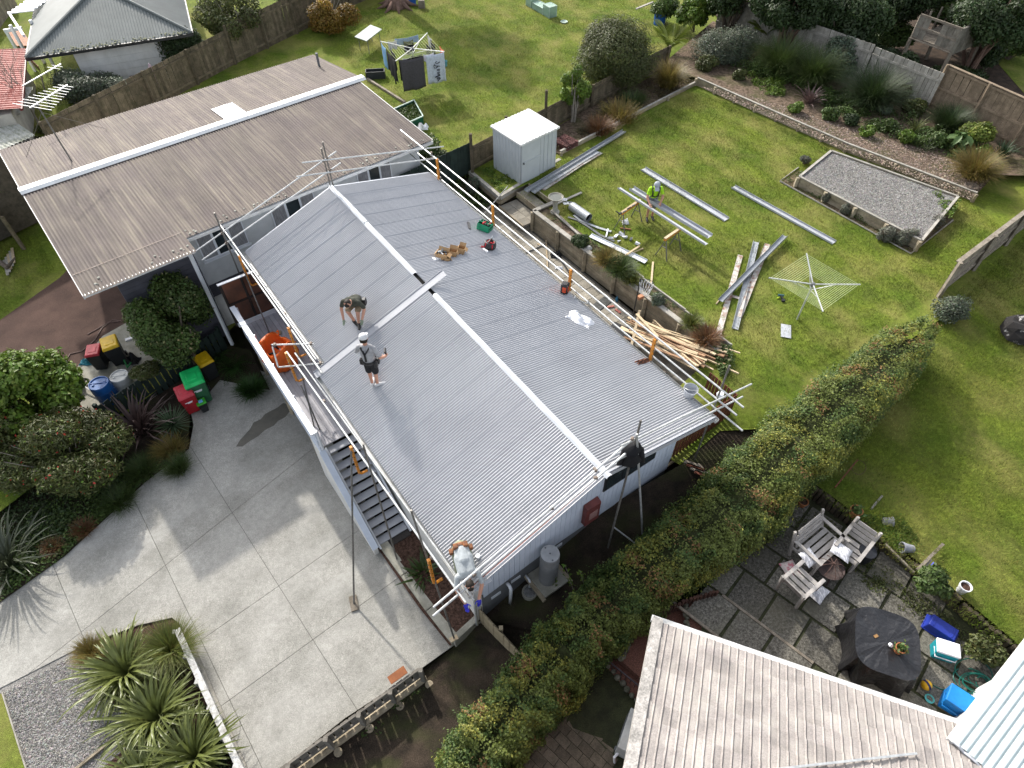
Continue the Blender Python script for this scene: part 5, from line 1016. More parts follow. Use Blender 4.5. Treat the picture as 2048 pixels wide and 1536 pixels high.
t=np.ones((N,3))*RNG.uniform(.55,1.4,N)[:,None]; n1=pnoise(pos,1.3,3); n2=pnoise(pos,1.6,8); n3=pnoise(pos,2.5,5)
yel=(n1>.15)[:,None]*(RNG.random(N)<.6)[:,None]; t=np.where(yel,t*np.array([1.75,1.4,1.2]),t)
red=((n2>.36)&(RNG.random(N)<.45)&(nrm[:,2]>.6))[:,None]; t=np.where(red,np.array([1.9,.85,1.5])*RNG.uniform(.6,1.3,N)[:,None],t)
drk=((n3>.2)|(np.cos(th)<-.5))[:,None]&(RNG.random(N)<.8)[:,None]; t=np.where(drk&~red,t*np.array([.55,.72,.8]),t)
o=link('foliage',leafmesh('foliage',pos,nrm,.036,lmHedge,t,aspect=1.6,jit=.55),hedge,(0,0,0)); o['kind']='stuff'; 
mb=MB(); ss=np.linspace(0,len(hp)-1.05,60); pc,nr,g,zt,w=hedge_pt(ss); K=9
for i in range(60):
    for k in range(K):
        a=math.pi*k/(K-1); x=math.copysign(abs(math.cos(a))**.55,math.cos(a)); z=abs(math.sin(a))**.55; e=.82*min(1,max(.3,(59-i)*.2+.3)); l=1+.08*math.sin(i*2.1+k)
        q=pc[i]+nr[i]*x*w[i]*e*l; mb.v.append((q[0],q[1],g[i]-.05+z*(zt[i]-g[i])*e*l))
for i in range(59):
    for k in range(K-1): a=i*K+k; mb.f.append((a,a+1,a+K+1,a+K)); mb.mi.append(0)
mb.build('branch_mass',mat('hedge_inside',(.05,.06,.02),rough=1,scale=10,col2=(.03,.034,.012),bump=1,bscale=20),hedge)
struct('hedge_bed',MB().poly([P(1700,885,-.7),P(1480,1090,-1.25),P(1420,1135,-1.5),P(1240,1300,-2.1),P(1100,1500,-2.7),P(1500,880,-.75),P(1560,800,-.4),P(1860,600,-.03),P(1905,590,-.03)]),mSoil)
# ---------------- left: bank by the drive
shrub('large glossy bright green shrub at the left edge above the red-flowered bush',(52,782),-1.0,(1.85,1.6,1.4),.085,lmBright,24000,zb=-2.4,lump=22,lumpr=.36,shell=.35)
shrub('bottlebrush bush with red flower spikes and grey twigs beside the drive',(118,905),-1.5,(2.2,1.7,1.15),.034,lmOlive,42000,zb=-2.6,lump=18,lumpr=.4,aspect=4,jit=.9,shell=.3,stemm=mTwig,nst=16,stem_r=.03,extra=(('flowers',lmRedF,.012,.055),('fresh_tips',lmBright,.06,.045)))
shrub('red-tipped bush crowding the left edge below the bright shrub',(10,870),-1.6,(1.2,1.5,1.1),.05,lmOlive,9000,zb=-2.5,lump=9,extra=(('flowers',lmRedF,.03,.06),))
shrub('olive tree with pale flowering tips in front of the brown house',(345,640),-.35,(1.6,1.5,1.75),.058,lmMid,34000,zb=-2.3,lump=20,lumpr=.4,name='small_tree',cat='tree',extra=(('pale_tips',lmPale,.035,.06),),stem_r=.07,shell=.3)
shrub('green tongue of low foliage drooping over the dark green fence',(292,742),-1.5,(.55,.45,.25),.05,lmOlive,3000,zb=-1.9,lump=6)
flax('dark purple-brown flax in front of the dark green fence',P(285,865,-2.6),85,1.5,.095,lmPurple,'purple')
flax('dark green flax at the left edge of the drive bank',P(25,1130,-2.65),70,1.7,.085,leafmat('leaf_dark_flax',(.05,.06,.035),rough=.3,trans=.1),'darkflax')
# yucca rosette
yu=thing('yucca','spiky blue-green yucca rosette beside the red bin','yucca',P(345,855,-2.6)); ym=[blade_mesh('leaf',.72,.045,lmYuc,R(12),seg=3) for _ in range(3)]
for i in range(90):
    t=(i+.5)/90; az=i*2.39996; M_=Matrix.Translation(P(345,850,-2.35))@Matrix.Rotation(az,4,'Z')@Matrix.Rotation(.1+1.45*t,4,'Y')@Matrix.Scale(random.uniform(.85,1.05),4); link('leaf',random.choice(ym),yu,mtx=M_)
tussock('brown-green sedge tussock below the yucca',P(345,905,-2.66),900,.6,.012,lmGold,rad=.22)
tussock('bright green sedge tussock at the bend of the drive',P(358,940,-2.68),800,.55,.012,lmTus,rad=.2)
tussock('olive sedge tussock behind the bend of the drive',P(290,945,-2.66),800,.6,.012,lmTus,rad=.25)
tussock('small rusty red tussock at the edge of the drive',P(170,1060,-2.66),700,.36,.01,lmRust,rad=.13,spread=1.1); tussock('pale rusty tussock next to the dark green flax',P(108,1098,-2.66),600,.34,.01,lmRust,rad=.12,spread=1.1)
tussock('fresh green sedge clump between the drive and the bottlebrush',P(240,1005,-2.66),900,.5,.012,lmTus,rad=.3,spread=1.)
def cover(name,label,polypx,z,n,size,m,h=.12,cat='ground cover',clump=25,spread=.35):
    """low leafy ground cover over a patch"""
    poly=[P(*p,z) for p in polypx]; xs=[p.x for p in poly]; ys=[p.y for p in poly]; cs=[]
    while len(cs)<clump:
        q=Vector((random.uniform(min(xs),max(xs)),random.uniform(min(ys),max(ys)),0))
        if inside(q,poly): cs.append((q.x,q.y,random.uniform(.5,1.3)))
    cs=np.array(cs); ix=RNG.integers(0,clump,n); p=np.zeros((n,3)); r=RNG.normal(0,spread,(n,2))*cs[ix][:,2:3]; p[:,:2]=cs[ix][:,:2]+r
    p[:,2]=z+h*cs[ix][:,2]*np.exp(-(r**2).sum(1)/(2*(spread*cs[ix][:,2])**2))*RNG.uniform(.1,1,n)+.01
    kp=np.array([inside(Vector((a,b,0)),poly) for a,b in p[:,:2]]); p=p[kp]; ix=ix[kp]
    o=link(name,leafmesh(name,p,np.tile([0,0,1.],(len(p),1)),size,m,tints(len(p),ix,lumps=clump),jit=.7),None,(0,0,0)); tag(o,label,cat,kind='stuff'); return o
cover('ground_cover','low green weeds covering the bank along the drive',[(0,1195),(60,1020),(200,940),(300,930),(370,900),(380,880),(375,905),(285,965),(130,1112),(0,1205)],-2.67,9000,.045,lmMid,h=.22,clump=50)
cover('ground_cover','dark low weeds under the bottlebrush bush',[(0,1190),(0,960),(120,930),(280,920),(300,960),(200,1030)],-2.66,9000,.05,lmDark,h=.25,clump=45)
# fern and strappy plants at the deck foot
fm=[]
def frond():
    mb=MB(); L=.75; n=12; x=z=0; a=R(35)
    for i in range(n):
        t=i/n; ln=.17*(1-t)**.7*(.4+min(1,t*4)*.6); 
        for s_ in (-1,1): mb.add([(x,0,z),(x+.03,s_*ln*.5,z+.02),(x+.07,s_*ln,z-.01),(x+.045,s_*ln*.5,z-.005)],[(0,1,2,3) if s_<0 else (0,3,2,1)])
        x+=math.sin(a)*L/n; z+=math.cos(a)*L/n; a+=R(8)
    return mb.mesh('frond',lmFern)
for _ in range(3): fm.append(frond())
def fern(label,base,n,sc=1.,name='fern'):
    T=thing(name,label,'fern',base)
    for i in range(n):
        M_=Matrix.Translation(Vector(base))@Matrix.Rotation(i*2.39996,4,'Z')@Matrix.Rotation(random.uniform(-.1,.5),4,'Y')@Matrix.Scale(sc*random.uniform(.7,1.1),4); link('frond',random.choice(fm),T,mtx=M_)
fern('green fern spilling from the fence beside the deck',P(465,738,-2.6),26,1.1); fern('smaller fern at the foot of the deck balustrade',P(440,715,-2.5),16,.8)
tussock('strappy dark green clump at the foot of the deck',P(505,785,-2.66),900,.6,.02,lmFern,rad=.18,spread=.9)
flax('leafy dark green clump in the planting bed by the prop',P(848,1150,-2.62),70,.62,.06,leafmat('leaf_clivia',(.05,.085,.022),rough=.35,trans=.15),'clivia',cat='clump',name='strap_leaf_plant')
# ---------------- flaxes by the street
flax('big striped flax nearest the drive edge, with a pale brown base',P(262,1352,-2.66),210,1.35,.085,lmFlax,'flaxA',bend=(1.6,3.4)); flax('big striped flax in the middle of the flax bed',P(322,1440,-2.66),210,1.35,.085,lmFlax,'flaxA'); flax('big striped flax beside the white board fence',P(395,1520,-2.66),200,1.35,.085,lmFlax,'flaxA'); flax('flax half hidden at the bottom edge of the bed',P(300,1560,-2.66),140,1.35,.085,lmFlax,'flaxA')
tussock('fine-leaved bright green tussock against the white board fence',P(352,1310,-2.66),2200,1.0,.012,leafmat('leaf_lime_tussock',(.13,.15,.03)),rad=.15,spread=.7,bend=1.6,seg=5)
tussock('straw-coloured tussock at the corner of the gravel lot',P(186,1308,-2.66),1300,.5,.01,lmGold,rad=.14,spread=.9)
cover('ground_cover','small weeds between the flaxes and the white board fence',[(400,1400),(450,1440),(490,1560),(420,1560)],-2.66,2500,.05,lmDark,h=.25,clump=18)
# ---------------- top left
shrub('loose green multi-stemmed tree behind the brown-roofed house fence',(462,38),1.5,(1.8,1.6,1.7),.06,lmOlive,16000,zb=0,lump=16,lumpr=.34,name='small_tree',cat='tree',stemm=mTwig,nst=14,stem_r=.05)
shrub('yellow-leaved autumn shrub over the paling fence',(650,28),.9,(1.9,1.2,1.5),.065,lmYellow,11000,zb=0,lump=14,lumpr=.34,stemm=mTwig,nst=12)
shrub('dense dark green bush at the corner of the hip-roofed house',(368,108),.8,(1.5,1.3,1.4),.06,lmDark,22000,zb=-.2,lump=12,lumpr=.45,extra=(('flowers',leafmat('leaf_bronze_tips',(.12,.075,.03)),.04,.05),))
shrub('grey-green bush in front of the white wall',(195,180),.6,(2.1,1.2,1.3),.055,lmGrey,20000,zb=-.2,lump=13,lumpr=.4,stemm=mTwig)
shrub('dark round bush behind the yellow-leaved shrub',(585,0),1.0,(1.2,1.2,1.0),.06,lmDark,7000,zb=0,lump=8)
bt=thing('bare_tree','bare twiggy tree between the lean-to and the brown roof','tree',P(85,262,-.3)); mb=MB()
def twig(p,d,l,r,k):
    e=p+d*l; mb.path([p,(p+e)/2+Vector((random.uniform(-.05,.05),)*3)*l,e],[r,r*.8,r*.55],4,cap=False)
    if k:
        for _ in range(3): twig(e,(d+Vector((random.uniform(-.8,.8),random.uniform(-.8,.8),random.uniform(-.1,.6)))).normalized(),l*random.uniform(.55,.8),r*.55,k-1)
twig(P(85,262,-.3),Vector((.05,0,1)),1.1,.06,5); mb.build('branches',mTwig,bt)
shrub('low scrub under the bare tree',(95,265),0,(.8,.8,.4),.05,lmOlive,2500,zb=-.3,lump=7,stemm=mTwig)
# ---------------- clothes-line lawn
shrub('variegated loose shrub at the end of the brown roof',(845,318),.35,(1.25,1.1,1.05),.055,lmMid,15000,zb=-.5,lump=14,lumpr=.4,stemm=mTwig,extra=(('pale_leaves',leafmat('leaf_cream',(.36,.36,.22)),.12,.05),))
shrub('big rounded fine-leaved olive shrub between the two lawns',(1228,108),1.35,(2.05,2.0,1.75),.03,lmOlive,70000,zb=0,lump=24,lumpr=.5,aspect=4.5,jit=.5,shell=.45)
shrub('small light green tree with twisting bare stems by the shed',(1150,178),1.45,(.72,.62,1.05),.06,lmBright,4200,zb=0,lump=18,lumpr=.3,name='small_tree',cat='tree',stemm=mTwig,nst=9,stem_r=.04)
bigt=thing('big_tree','large tree with pinkish flared roots at the top of the clothes-line lawn','tree',P(795,18,0)); mb=MB(); c=P(795,12,0)
mb.path([c+Vector((0,0,-.1)),c+Vector((0,0,.25)),c+Vector((.05,.05,.8)),c+Vector((.1,.2,2.5)),c+Vector((.1,.5,5.0))],[.75,.5,.4,.36,.25],14)
for k in range(9):
    a=k*.7; d=Vector((math.cos(a),math.sin(a),0)); mb.path([c+d*.3+Vector((0,0,.35)),c+d*.75+Vector((0,0,.1)),c+d*1.25+Vector((0,0,-.03))],[.14,.11,.03],6)
mb.build('trunk',mPinkBark,bigt,smooth=True)
p,d,ix=blob(16000,(3.6,3.4,2.2),lump=22,lumpr=.34,shell=.3); o=link('crown',leafmesh('crown',p,d,.11,lmDark,tints(len(p),ix)),bigt,c+Vector((.2,1.6,6.2))); o['kind']='stuff'
mb=MB(); 
for k in range(8): mb.path([c+Vector((.1,.45,4.5)),c+Vector((random.uniform(-2.4,2.4),1.6+random.uniform(-2.2,2.2),random.uniform(5.5,7)))],[.14,.04],6)
mb.build('limb',mPinkBark,bigt)
# ---------------- planted bank
def tr(label,pxb,z,n,L,m,rad=.2,**k): return tussock(label,P(*pxb,z),int(n*.75),L*1.22,.02,m,rad=rad*1.3,**k)
tr('golden tussock at the corner of the planted bank',(1335,172),.1,1800,1.0,lmGold,.2)
tr('tall dark green tussock left of its twin on the planted bank',(1555,150),.28,3200,1.5,lmTus,.2,seg=5); tr('tall pale-based green tussock beside the purple flax',(1618,172),.28,3200,1.5,lmTus,.2,seg=5)
tr('broad dark tussock below the silvery fence on the planted bank',(1738,212),.28,3600,1.5,leafmat('leaf_dark_tussock',(.035,.06,.018)),.25,seg=5,spread=.9)
tr('dark tussock at the foot of the brown rail-and-post fence',(1890,262),.28,2200,.95,leafmat('leaf_dark_tussock',(.035,.06,.018)),.2)
tr('golden-green weeping tussock at the right end of the planted bank',(1945,352),.28,2400,.9,lmGold,.22,spread=.95)
tr('small rusty sedge behind the shaded bed',(1200,262),.06,900,.5,lmRust,.3); tr('brown grassy clump in the shaded bed',(1240,236),.06,1200,.6,lmGold,.4); tr('low grass tuft in the shaded bed near the fence',(1265,210),.06,800,.5,lmTus,.3)
flax('purple-bronze flax on the planted bank',P(1618,205,.3),70,.95,.06,leafmat('leaf_bronze_flax',(.15,.10,.09),rough=.4,trans=.1),'bronze')
flax('spiky green flax near the brown rail-and-post fence',P(1830,262,.3),40,.75,.05,leafmat('leaf_spiky_flax',(.13,.15,.045)),'spiky'); flax('dark stiff-leaved clump at the right end of the bank',P(2000,312,.28),60,.8,.06,leafmat('leaf_stiff_clump',(.035,.065,.025)),'stiff'); flax('grey-green strappy clump above the bank wall',P(1850,300,.3),30,.6,.03,leafmat('leaf_strappy_grey',(.12,.14,.08)),'greystrap')
shrub('silvery twiggy shrub against the silvery fence',(1448,90),1.0,(1.8,1.4,1.25),.045,lmGrey,22000,zb=.25,lump=12,stemm=mTwig,nst=12)
shrub('upright grey-leaved shrub in front of the fence gap',(1680,118),1.1,(.95,.85,1.15),.06,leafmat('leaf_olearia',(.10,.135,.085)),9000,zb=.3,lump=10)
shrub('dark bronze-leaved shrub at the end of the silvery fence',(1800,185),.7,(.6,.5,.5),.05,leafmat('leaf_bronze',(.075,.055,.025)),3500,zb=.3)
shrub('small blue-green shrub beside the bronze-leaved shrub',(1772,215),.55,(.45,.4,.35),.045,lmGrey,2500,zb=.3)
shrub('small dark rounded shrub on the planted bank',(1702,240),.5,(.4,.35,.3),.045,lmDark,2200,zb=.3); shrub('leafy light green plant above the bank wall',(1812,272),.55,(.4,.35,.35),.07,lmBright,1300,zb=.3); shrub('yellow-green bushy shrub near the brown rail-and-post fence',(1952,268),.85,(.75,.6,.6),.06,leafmat('leaf_lime',(.15,.19,.03)),6000,zb=.28)
bl_=thing('large_leaf_plant','plant with very large pale green leaves at the right of the bank','plant',P(1915,300,.3)); lf=MB(); lf.add([(0,0,0),(.12,-.09,.05),(.28,-.11,.06),(.45,0,-.02),(.28,.11,.06),(.12,.09,.05),(.2,0,.0)],[(0,1,6),(1,2,6),(2,3,6),(3,4,6),(4,5,6),(5,0,6)]); lfm=lf.mesh('leaf',leafmat('leaf_large_green',(.10,.17,.05)),smooth=True)
for i in range(34): M_=Matrix.Translation(P(1915,300,.3)+Vector((random.uniform(-.3,.3),random.uniform(-.25,.25),random.uniform(.1,.75))))@Matrix.Rotation(i*2.4,4,'Z')@Matrix.Rotation(random.uniform(.2,.9),4,'Y')@Matrix.Scale(random.uniform(.7,1.2),4); link('leaf',lfm,bl_,mtx=M_)
cover('ground_cover','bright and dark green low plants spread over the planted bank',[(1440,135),(1580,170),(1700,250),(1850,300),(1990,345),(1990,310),(1850,250),(1700,190),(1500,110)],.3,22000,.055,lmMid,h=.45,clump=60,spread=.28)
for k,(a,r,m_) in enumerate((((1520,128),.55,lmMid),((1590,215),.4,lmBright),((1660,228),.45,lmMid),((1735,262),.4,lmBright),((1770,250),.5,lmMid),((1875,282),.5,lmMid),((1960,305),.5,lmBright),((1480,150),.4,lmOlive),((1415,128),.6,lmOlive),((1985,335),.4,lmMid),((1645,150),.6,lmOlive),((1830,215),.6,lmOlive))): shrub('small leafy plant among the planting of the bank',a,.5,(r,r*.9,r*.75),.06,m_,2400,zb=.28,lump=8,group='leafy plants on the bank')
cover('ground_cover','bright green low plants in front of the tussocks',[(1490,150),(1570,160),(1570,195),(1520,190)],.3,3000,.045,lmBright,h=.25,clump=14,spread=.2)
cover('ground_cover','tangled dry growth in the shaded bed',[(1075,290),(1330,140),(1390,165),(1125,306)],.06,6000,.04,leafmat('leaf_dry',(.10,.08,.035)),h=.2,clump=40,spread=.25)
# palm fronds
def palm(label,base,n,L,m,h,zlean=.4):
    T=thing('palm',label,'palm',base); MB().tube(base,Vector(base)+Vector((0,0,h)),.09,8).build('trunk',mTrunk,T)
    fr=[]
    for k in range(3):
        mb=MB(); x=z=0;a=R(18);nn=18
        for i in range(nn):
            t=i/nn; ln=L*.3*(math.sin(math.pi*(t*.9+.08)))
            for s_ in (-1,1): mb.add([(x,0,z),(x+ln*.25,s_*ln*.55,z+ln*.35),(x+ln*.5,s_*ln,z+ln*.4),(x+.05,s_*.02,z+.02)],[(0,1,2,3) if s_<0 else (0,3,2,1)])
            x+=math.sin(a)*L/nn; z+=math.cos(a)*L/nn; a+=R(3+k)
        fr.append(mb.mesh('frond',m))
    for i in range(n): M_=Matrix.Translation(Vector(base)+Vector((0,0,h)))@Matrix.Rotation(i*2.4+.4,4,'Z')@Matrix.Rotation(random.uniform(-.05,zlean),4,'Y')@Matrix.Scale(random.uniform(.85,1.1),4); link('frond',random.choice(fr),T,mtx=M_)
lmPalm=leafmat('leaf_palm',(.13,.17,.025)); palm('young palm with upright yellow-green fronds against the silvery fence',P(1528,88,.3),7,1.3,lmPalm,.35,.5); palm('young palm with upright fronds beside the big bushy shrub',P(1338,105,.2),8,1.5,lmPalm,.2,.3)
# lavender mounds round the gravel bed
lmLav=leafmat('leaf_lavender',(.15,.155,.115)); gl='grey bushy mounds at the gravel bed'
for a,r,lb in (((1770,470),(.38,.35,.4),'grey mound of shrubs at the street end of the gravel bed'),((1815,478),(.5,.4,.45),'largest grey woolly bush at the corner of the gravel bed'),((1868,440),(.5,.4,.4),'grey woolly bush over the short side of the gravel bed'),((1692,418),(.22,.2,.26),'small grey bush against the gravel-bed boards, beside the larger mounds'),((1653,395),(.2,.18,.22),'smallest grey bush against the gravel-bed boards'),((1612,318),(.25,.22,.2),'small silver bush at the far corner of the gravel bed')): shrub(lb,a,.2,r,.022,lmLav,int(9000*r[0]),zb=0,lump=8,aspect=3.5)
cover('ground_cover','weeds along the border of the gravel bed',[(1570,362),(1600,345),(1650,385),(1830,480),(1820,500)],.02,2600,.035,lmMid,h=.18,clump=26,spread=.12)
cover('ground_cover','yellow-flowered weeds in the corner of the gravel bed',[(1860,385),(1920,405),(1900,440),(1870,420)],.3,1500,.04,lmBright,h=.2,clump=10,spread=.15)
mb=MB(); mb.lathe(P(1940,378,.25),[(.0,-.2),(.3,-.2),(.27,.1),(.24,.16),(.1,.1),(0,.12)],11,cap=(False,False)); mb.build('tree_stump',mTrunk,label='cut grey tree stump at the end of the bank wall',cat='stump')
# ---------------- woodland
def tree(label,pxb,z,h,r,m,n,trunk=.18,size=.09,bark=None,lump=20):
    b=P(*pxb,z); T=thing('tree',label,'tree',b); mb=MB(); c=b+Vector((0,0,h)); mb.path([b,b+Vector((random.uniform(-.2,.2),random.uniform(-.2,.2),h*.5)),c],[trunk,trunk*.8,trunk*.35],9); mb.build('trunk',bark or mTrunk,T,smooth=True)
    mb=MB()
    for k in range(9): mb.path([b+Vector((0,0,h*random.uniform(.35,.8))),c+Vector((random.uniform(-.7,.7)*r[0],random.uniform(-.7,.7)*r[1],random.uniform(-.5,.5)*r[2]))],[trunk*.4,trunk*.1],5)
    mb.build('limb',bark or mTrunk,T)
    p,d,ix=blob(n,r,lump=lump,lumpr=.36,shell=.3); o=link('crown',leafmesh('crown',p,d+np.array([0,0,.4]),size,m,tints(len(p),ix,lumps=lump)),T,c); o['kind']='stuff'; return T
def ctree(label,pxc,zc,r,m,n,size=.085,bark=None):
    T=shrub(label,pxc,zc,r,size,m,n,zb=.08,lump=24,lumpr=.36,shell=.3,name='tree',cat='tree',stemm=bark or mTrunk,nst=9,stem_r=.09); return T
ctree('dense dark green tree beside the treehouse',(1695,42),1.9,(2.1,1.8,1.7),lmDark,26000)
ctree('dark tree behind the silvery fence, nearest the young palm',(1585,5),2.6,(2.0,1.8,1.5),lmDark,20000,bark=mPinkBark); ctree('dark evergreen at the top right corner behind the treehouse',(1998,28),2.7,(2.3,2.0,1.9),lmDark,26000,bark=mPinkBark); ctree('dark tree at the top edge between the treehouse and the corner evergreen',(1925,-25),2.6,(2.4,2.0,1.8),lmDark,22000); ctree('tall dark tree at the top edge above the treehouse',(1800,-20),2.6,(2.3,2.0,1.8),lmDark,22000); ctree('dark tree beyond the young palms',(1475,-25),2.4,(2.2,2.0,1.7),lmDark,20000)
for k,(a,r) in enumerate((((1500,28),1.0),((1545,12),1.1),((1620,48),.9),((1655,75),.9),((1720,95),1.1),((1765,120),1.0),((1790,70),1.1),((1812,135),.7),((1960,70),1.1),((2030,90),1.2),((1985,110),.8),((1760,20),1.3),((1860,-5),1.2),((1640,8),1.2))):
    shrub('dark undergrowth bush in the wood behind the silvery fence',a,.75,(r,r*.9,.75),.07,lmDark if k%3 else lmMid,5500,zb=.08,lump=9,group='undergrowth in the wood')
for k,(a,b,lb) in enumerate((((1572,30),(1590,-30),'bare leaning trunk behind the silvery fence'),((1596,30),(1606,-30),'second bare trunk behind the silvery fence, close to the leaning one'),((1992,48),(2040,-10),'leaning pale limb in the top right trees'))):
    MB().path([P(*a,.1),P(*b,1.8),P(b[0]+5,b[1]-30,3.2)],[.12,.1,.08],8).build('bare_tree',mPinkBark,label=lb,cat='tree')
shrub('glossy large-leaved green bush at the top between the two lawns',(1395,22),1.1,(1.3,1.1,1.0),.13,lmBright,3500,zb=.1,lump=10,lumpr=.4); shrub('leafy shrub beside the blue tub at the top of the yard',(1330,12),.8,(.9,.9,.7),.07,lmMid,5000,zb=.05); shrub('wild green growth filling the treehouse',(1905,30),1.9,(1.3,.9,.6),.07,lmMid,6000,zb=1.55,lump=9); shrub('scrambling undergrowth below the treehouse',(1915,150),.35,(1.5,.8,.4),.06,lmDark,6000,zb=.06,lump=9); shrub('dry tangled undergrowth behind the silvery fence',(1640,60),.4,(2.2,1.0,.5),.05,leafmat('leaf_dry',(.10,.08,.035)),6000,zb=.06,lump=12)
# ---------------- hollow and planting strip
cover('ground_cover','leafy weeds in the hollow behind the back eave',[(830,405),(950,350),(1000,400),(985,415),(900,420)],-.62,5000,.06,lmMid,h=.35,clump=24,spread=.25)
shrub('upright rosemary bush against the raised bed',(945,372),-.15,(.28,.28,.5),.03,lmGrey,3500,zb=-.7,aspect=4,lump=7)
cover('ground_cover','yellow-green weeds in the raised bed by the shed',[(948,340),(1000,385),(1035,365),(1000,330)],-.03,2500,.035,lmBright,h=.14,clump=26,spread=.13)
shrub('dark rosemary mound on the planting strip above the retaining wall',(1160,482),.2,(.36,.34,.25),.025,lmDark,5500,zb=.02,aspect=3.5,lump=9); shrub('grey-green rosemary mound near the basketball hoop',(1312,598),.18,(.33,.3,.22),.025,lmGrey,4500,zb=.02,aspect=3.5,lump=8); shrub('small leafy plant beside a white stone on the planting strip',(1195,508),.12,(.2,.18,.14),.035,lmMid,1200,zb=.02)
tr('golden tussock on the planting strip',(1213,528),.02,1500,.5,lmGold,.1,spread=.9); tr('deep green grassy clump on the planting strip',(1240,545),.02,1600,.5,lmTus,.16,spread=.9); tr('bright green grass tuft beside the hoop',(1262,565),.02,800,.32,leafmat('leaf_lime_tussock',(.13,.15,.03)),.1,spread=.9); tr('yellow-green tussock towards the end of the planting strip',(1383,652),.02,1000,.34,leafmat('leaf_lime_tussock',(.13,.15,.03)),.1,spread=.9); tr('reddish sedge at the end of the planting strip',(1412,680),.02,1200,.36,lmRust,.16,spread=1.0)
cover('ground_cover','scattered weeds on the planting strip',[(1095,432),(1140,470),(1250,560),(1420,690),(1440,680),(1260,540),(1130,440)],.03,2200,.03,lmMid,h=.1,clump=60,spread=.08)
cover('ground_cover','grassy corner beyond the retaining wall',[(1425,700),(1460,690),(1470,740),(1440,760)],-.02,2500,.04,lmMid,h=.2,clump=14,spread=.15)
# ---------------- right side
shrub('leafy potato-like plant by the white bucket',(1870,1165),-.35,(.5,.42,.3),.06,lmMid,3000,zb=-.68,lump=9); shrub('weedy bush at the end of the log edging',(1975,1300),-.6,(.5,.4,.25),.05,lmOlive,2200,zb=-1.0,lump=8); shrub('pale thorny bush where the hedge meets the fence',(1905,618),.25,(.75,.6,.4),.035,lmGrey,4500,zb=0,stemm=mTwig,nst=12)
cover('ground_cover','fresh green clover on the right-hand lawn by the logs',[(1690,1030),(1800,1030),(1860,1110),(1800,1110)],-.66,5000,.03,lmBright,h=.08,clump=26,spread=.2)
cover('ground_cover','moss and weeds in the joints of the paved yard',[(1560,1030),(1610,1000),(1960,1280),(1930,1300),(1750,1190)],ZR-.0,3500,.03,lmOlive,h=.05,clump=60,spread=.12)
cover('ground_cover','patchy weeds on the dark side yard',[(930,1330),(1030,1340),(900,1480),(760,1500),(700,1460)],-2.9,6000,.04,lmMid,h=.08,clump=70,spread=.16)
wv_=thing('weeping_plant','young bright green weeping shoots at the near edge of the hedge','plant',P(1195,1120,-1.9))
# tall shoots poking out of the hedge by the water cylinder
for k,(a,b) in enumerate((((1150,1190),(1130,1130)),((1175,1195),(1160,1140)),((1110,1170),(1098,1120)))):
    MB().path([P(*a,-1.5),P(*b,-.5)],[.012,.004],4).build('stem',mTwig,wv_)
p=np.concatenate([np.array(P(*a,-1.5))[None]*(1-f)+np.array(P(*b,-.5))[None]*f for a,b in (((1150,1190),(1130,1130)),((1175,1195),(1160,1140)),((1110,1170),(1098,1120))) for f in np.linspace(0,1,40)[:,None,None]])
p=p.reshape(-1,3)+RNG.normal(0,.04,(len(p.reshape(-1,3)),3)); o=link('foliage',leafmesh('foliage',p,np.tile([0,0,1.],(len(p),1)),.05,lmBright,tints(len(p),None)),wv_,(0,0,0)); o['kind']='stuff'; o.location=-WL[wv_.name]
# palm at the far left of the neighbour's grass
palm('palm fronds leaning in beside the brown roof at the left edge',P(-25,470,-2.3),9,1.9,leafmat('leaf_palm_grey',(.14,.17,.06)),1.9,.9)
# ---------------- grass blades
lmGrassB=mat('grass_blades',(.165,.205,.03),rough=.8,var=.2,scale=.55,col2=(.08,.125,.016),attr=True,trans=.3,spec=.1,streak=[((1.3,1.9,1),.7,.4,(.29,.26,.09)),((.45,.6,1),.4,1.2,(.12,.125,.035))])
def grass(name,label,poly,z,n,L=.055,W=.012,holes=()):
    xs=[p.x for p in poly]; ys=[p.y for p in poly]; q=np.stack([RNG.uniform(min(xs),max(xs),n*2),RNG.uniform(min(ys),max(ys),n*2)],1)
    P_=np.array([(p.x,p.y) for p in poly]); c=np.zeros(len(q),bool)
    for i in range(len(P_)):
        a,b=P_[i],P_[(i+1)%len(P_)]; dy=b[1]-a[1]; m_=(a[1]>q[:,1])!=(b[1]>q[:,1]); 
        with np.errstate(divide='ignore',invalid='ignore'): c^=m_&(q[:,0]<(b[0]-a[0])*(q[:,1]-a[1])/dy+a[0])
    q=q[c]
    pn=pnoise(np.c_[q,np.zeros(len(q))],1.1,21)+pnoise(np.c_[q,np.zeros(len(q))],3.1,22)*.6; pf=pnoise(np.c_[q,np.zeros(len(q))],14,23)+pnoise(np.c_[q,np.zeros(len(q))],26,24)
    N=len(q); az=RNG.uniform(0,6.283,N); l=L*RNG.uniform(.5,1.4,N)*np.clip(1+pn*.5+pf*.6,.3,2.2); ln=RNG.uniform(.1,1.0,N); d=np.stack([np.cos(az),np.sin(az)],1)
    zz=z(q) if callable(z) else np.full(N,z)
    b=np.c_[q,zz]; s=np.c_[-d[:,1],d[:,0],np.zeros(N)]*W*.5; t=b+np.c_[d*(l*ln)[:,None],l]
    v=np.stack([b-s,b+s,t],1).reshape(-1,3); f=np.arange(3*N).reshape(-1,3); tn=np.repeat(np.clip((RNG.uniform(.55,1.4,N)*(1-.18*pn)*(1+.55*pf))[:,None]*(1+RNG.normal(0,.06,(N,3))),.2,2),3,0)
    o=link(name,trimesh(name,v,f,lmGrassB,tn),None,(0,0,0)); tag(o,label,'grass',kind='stuff')
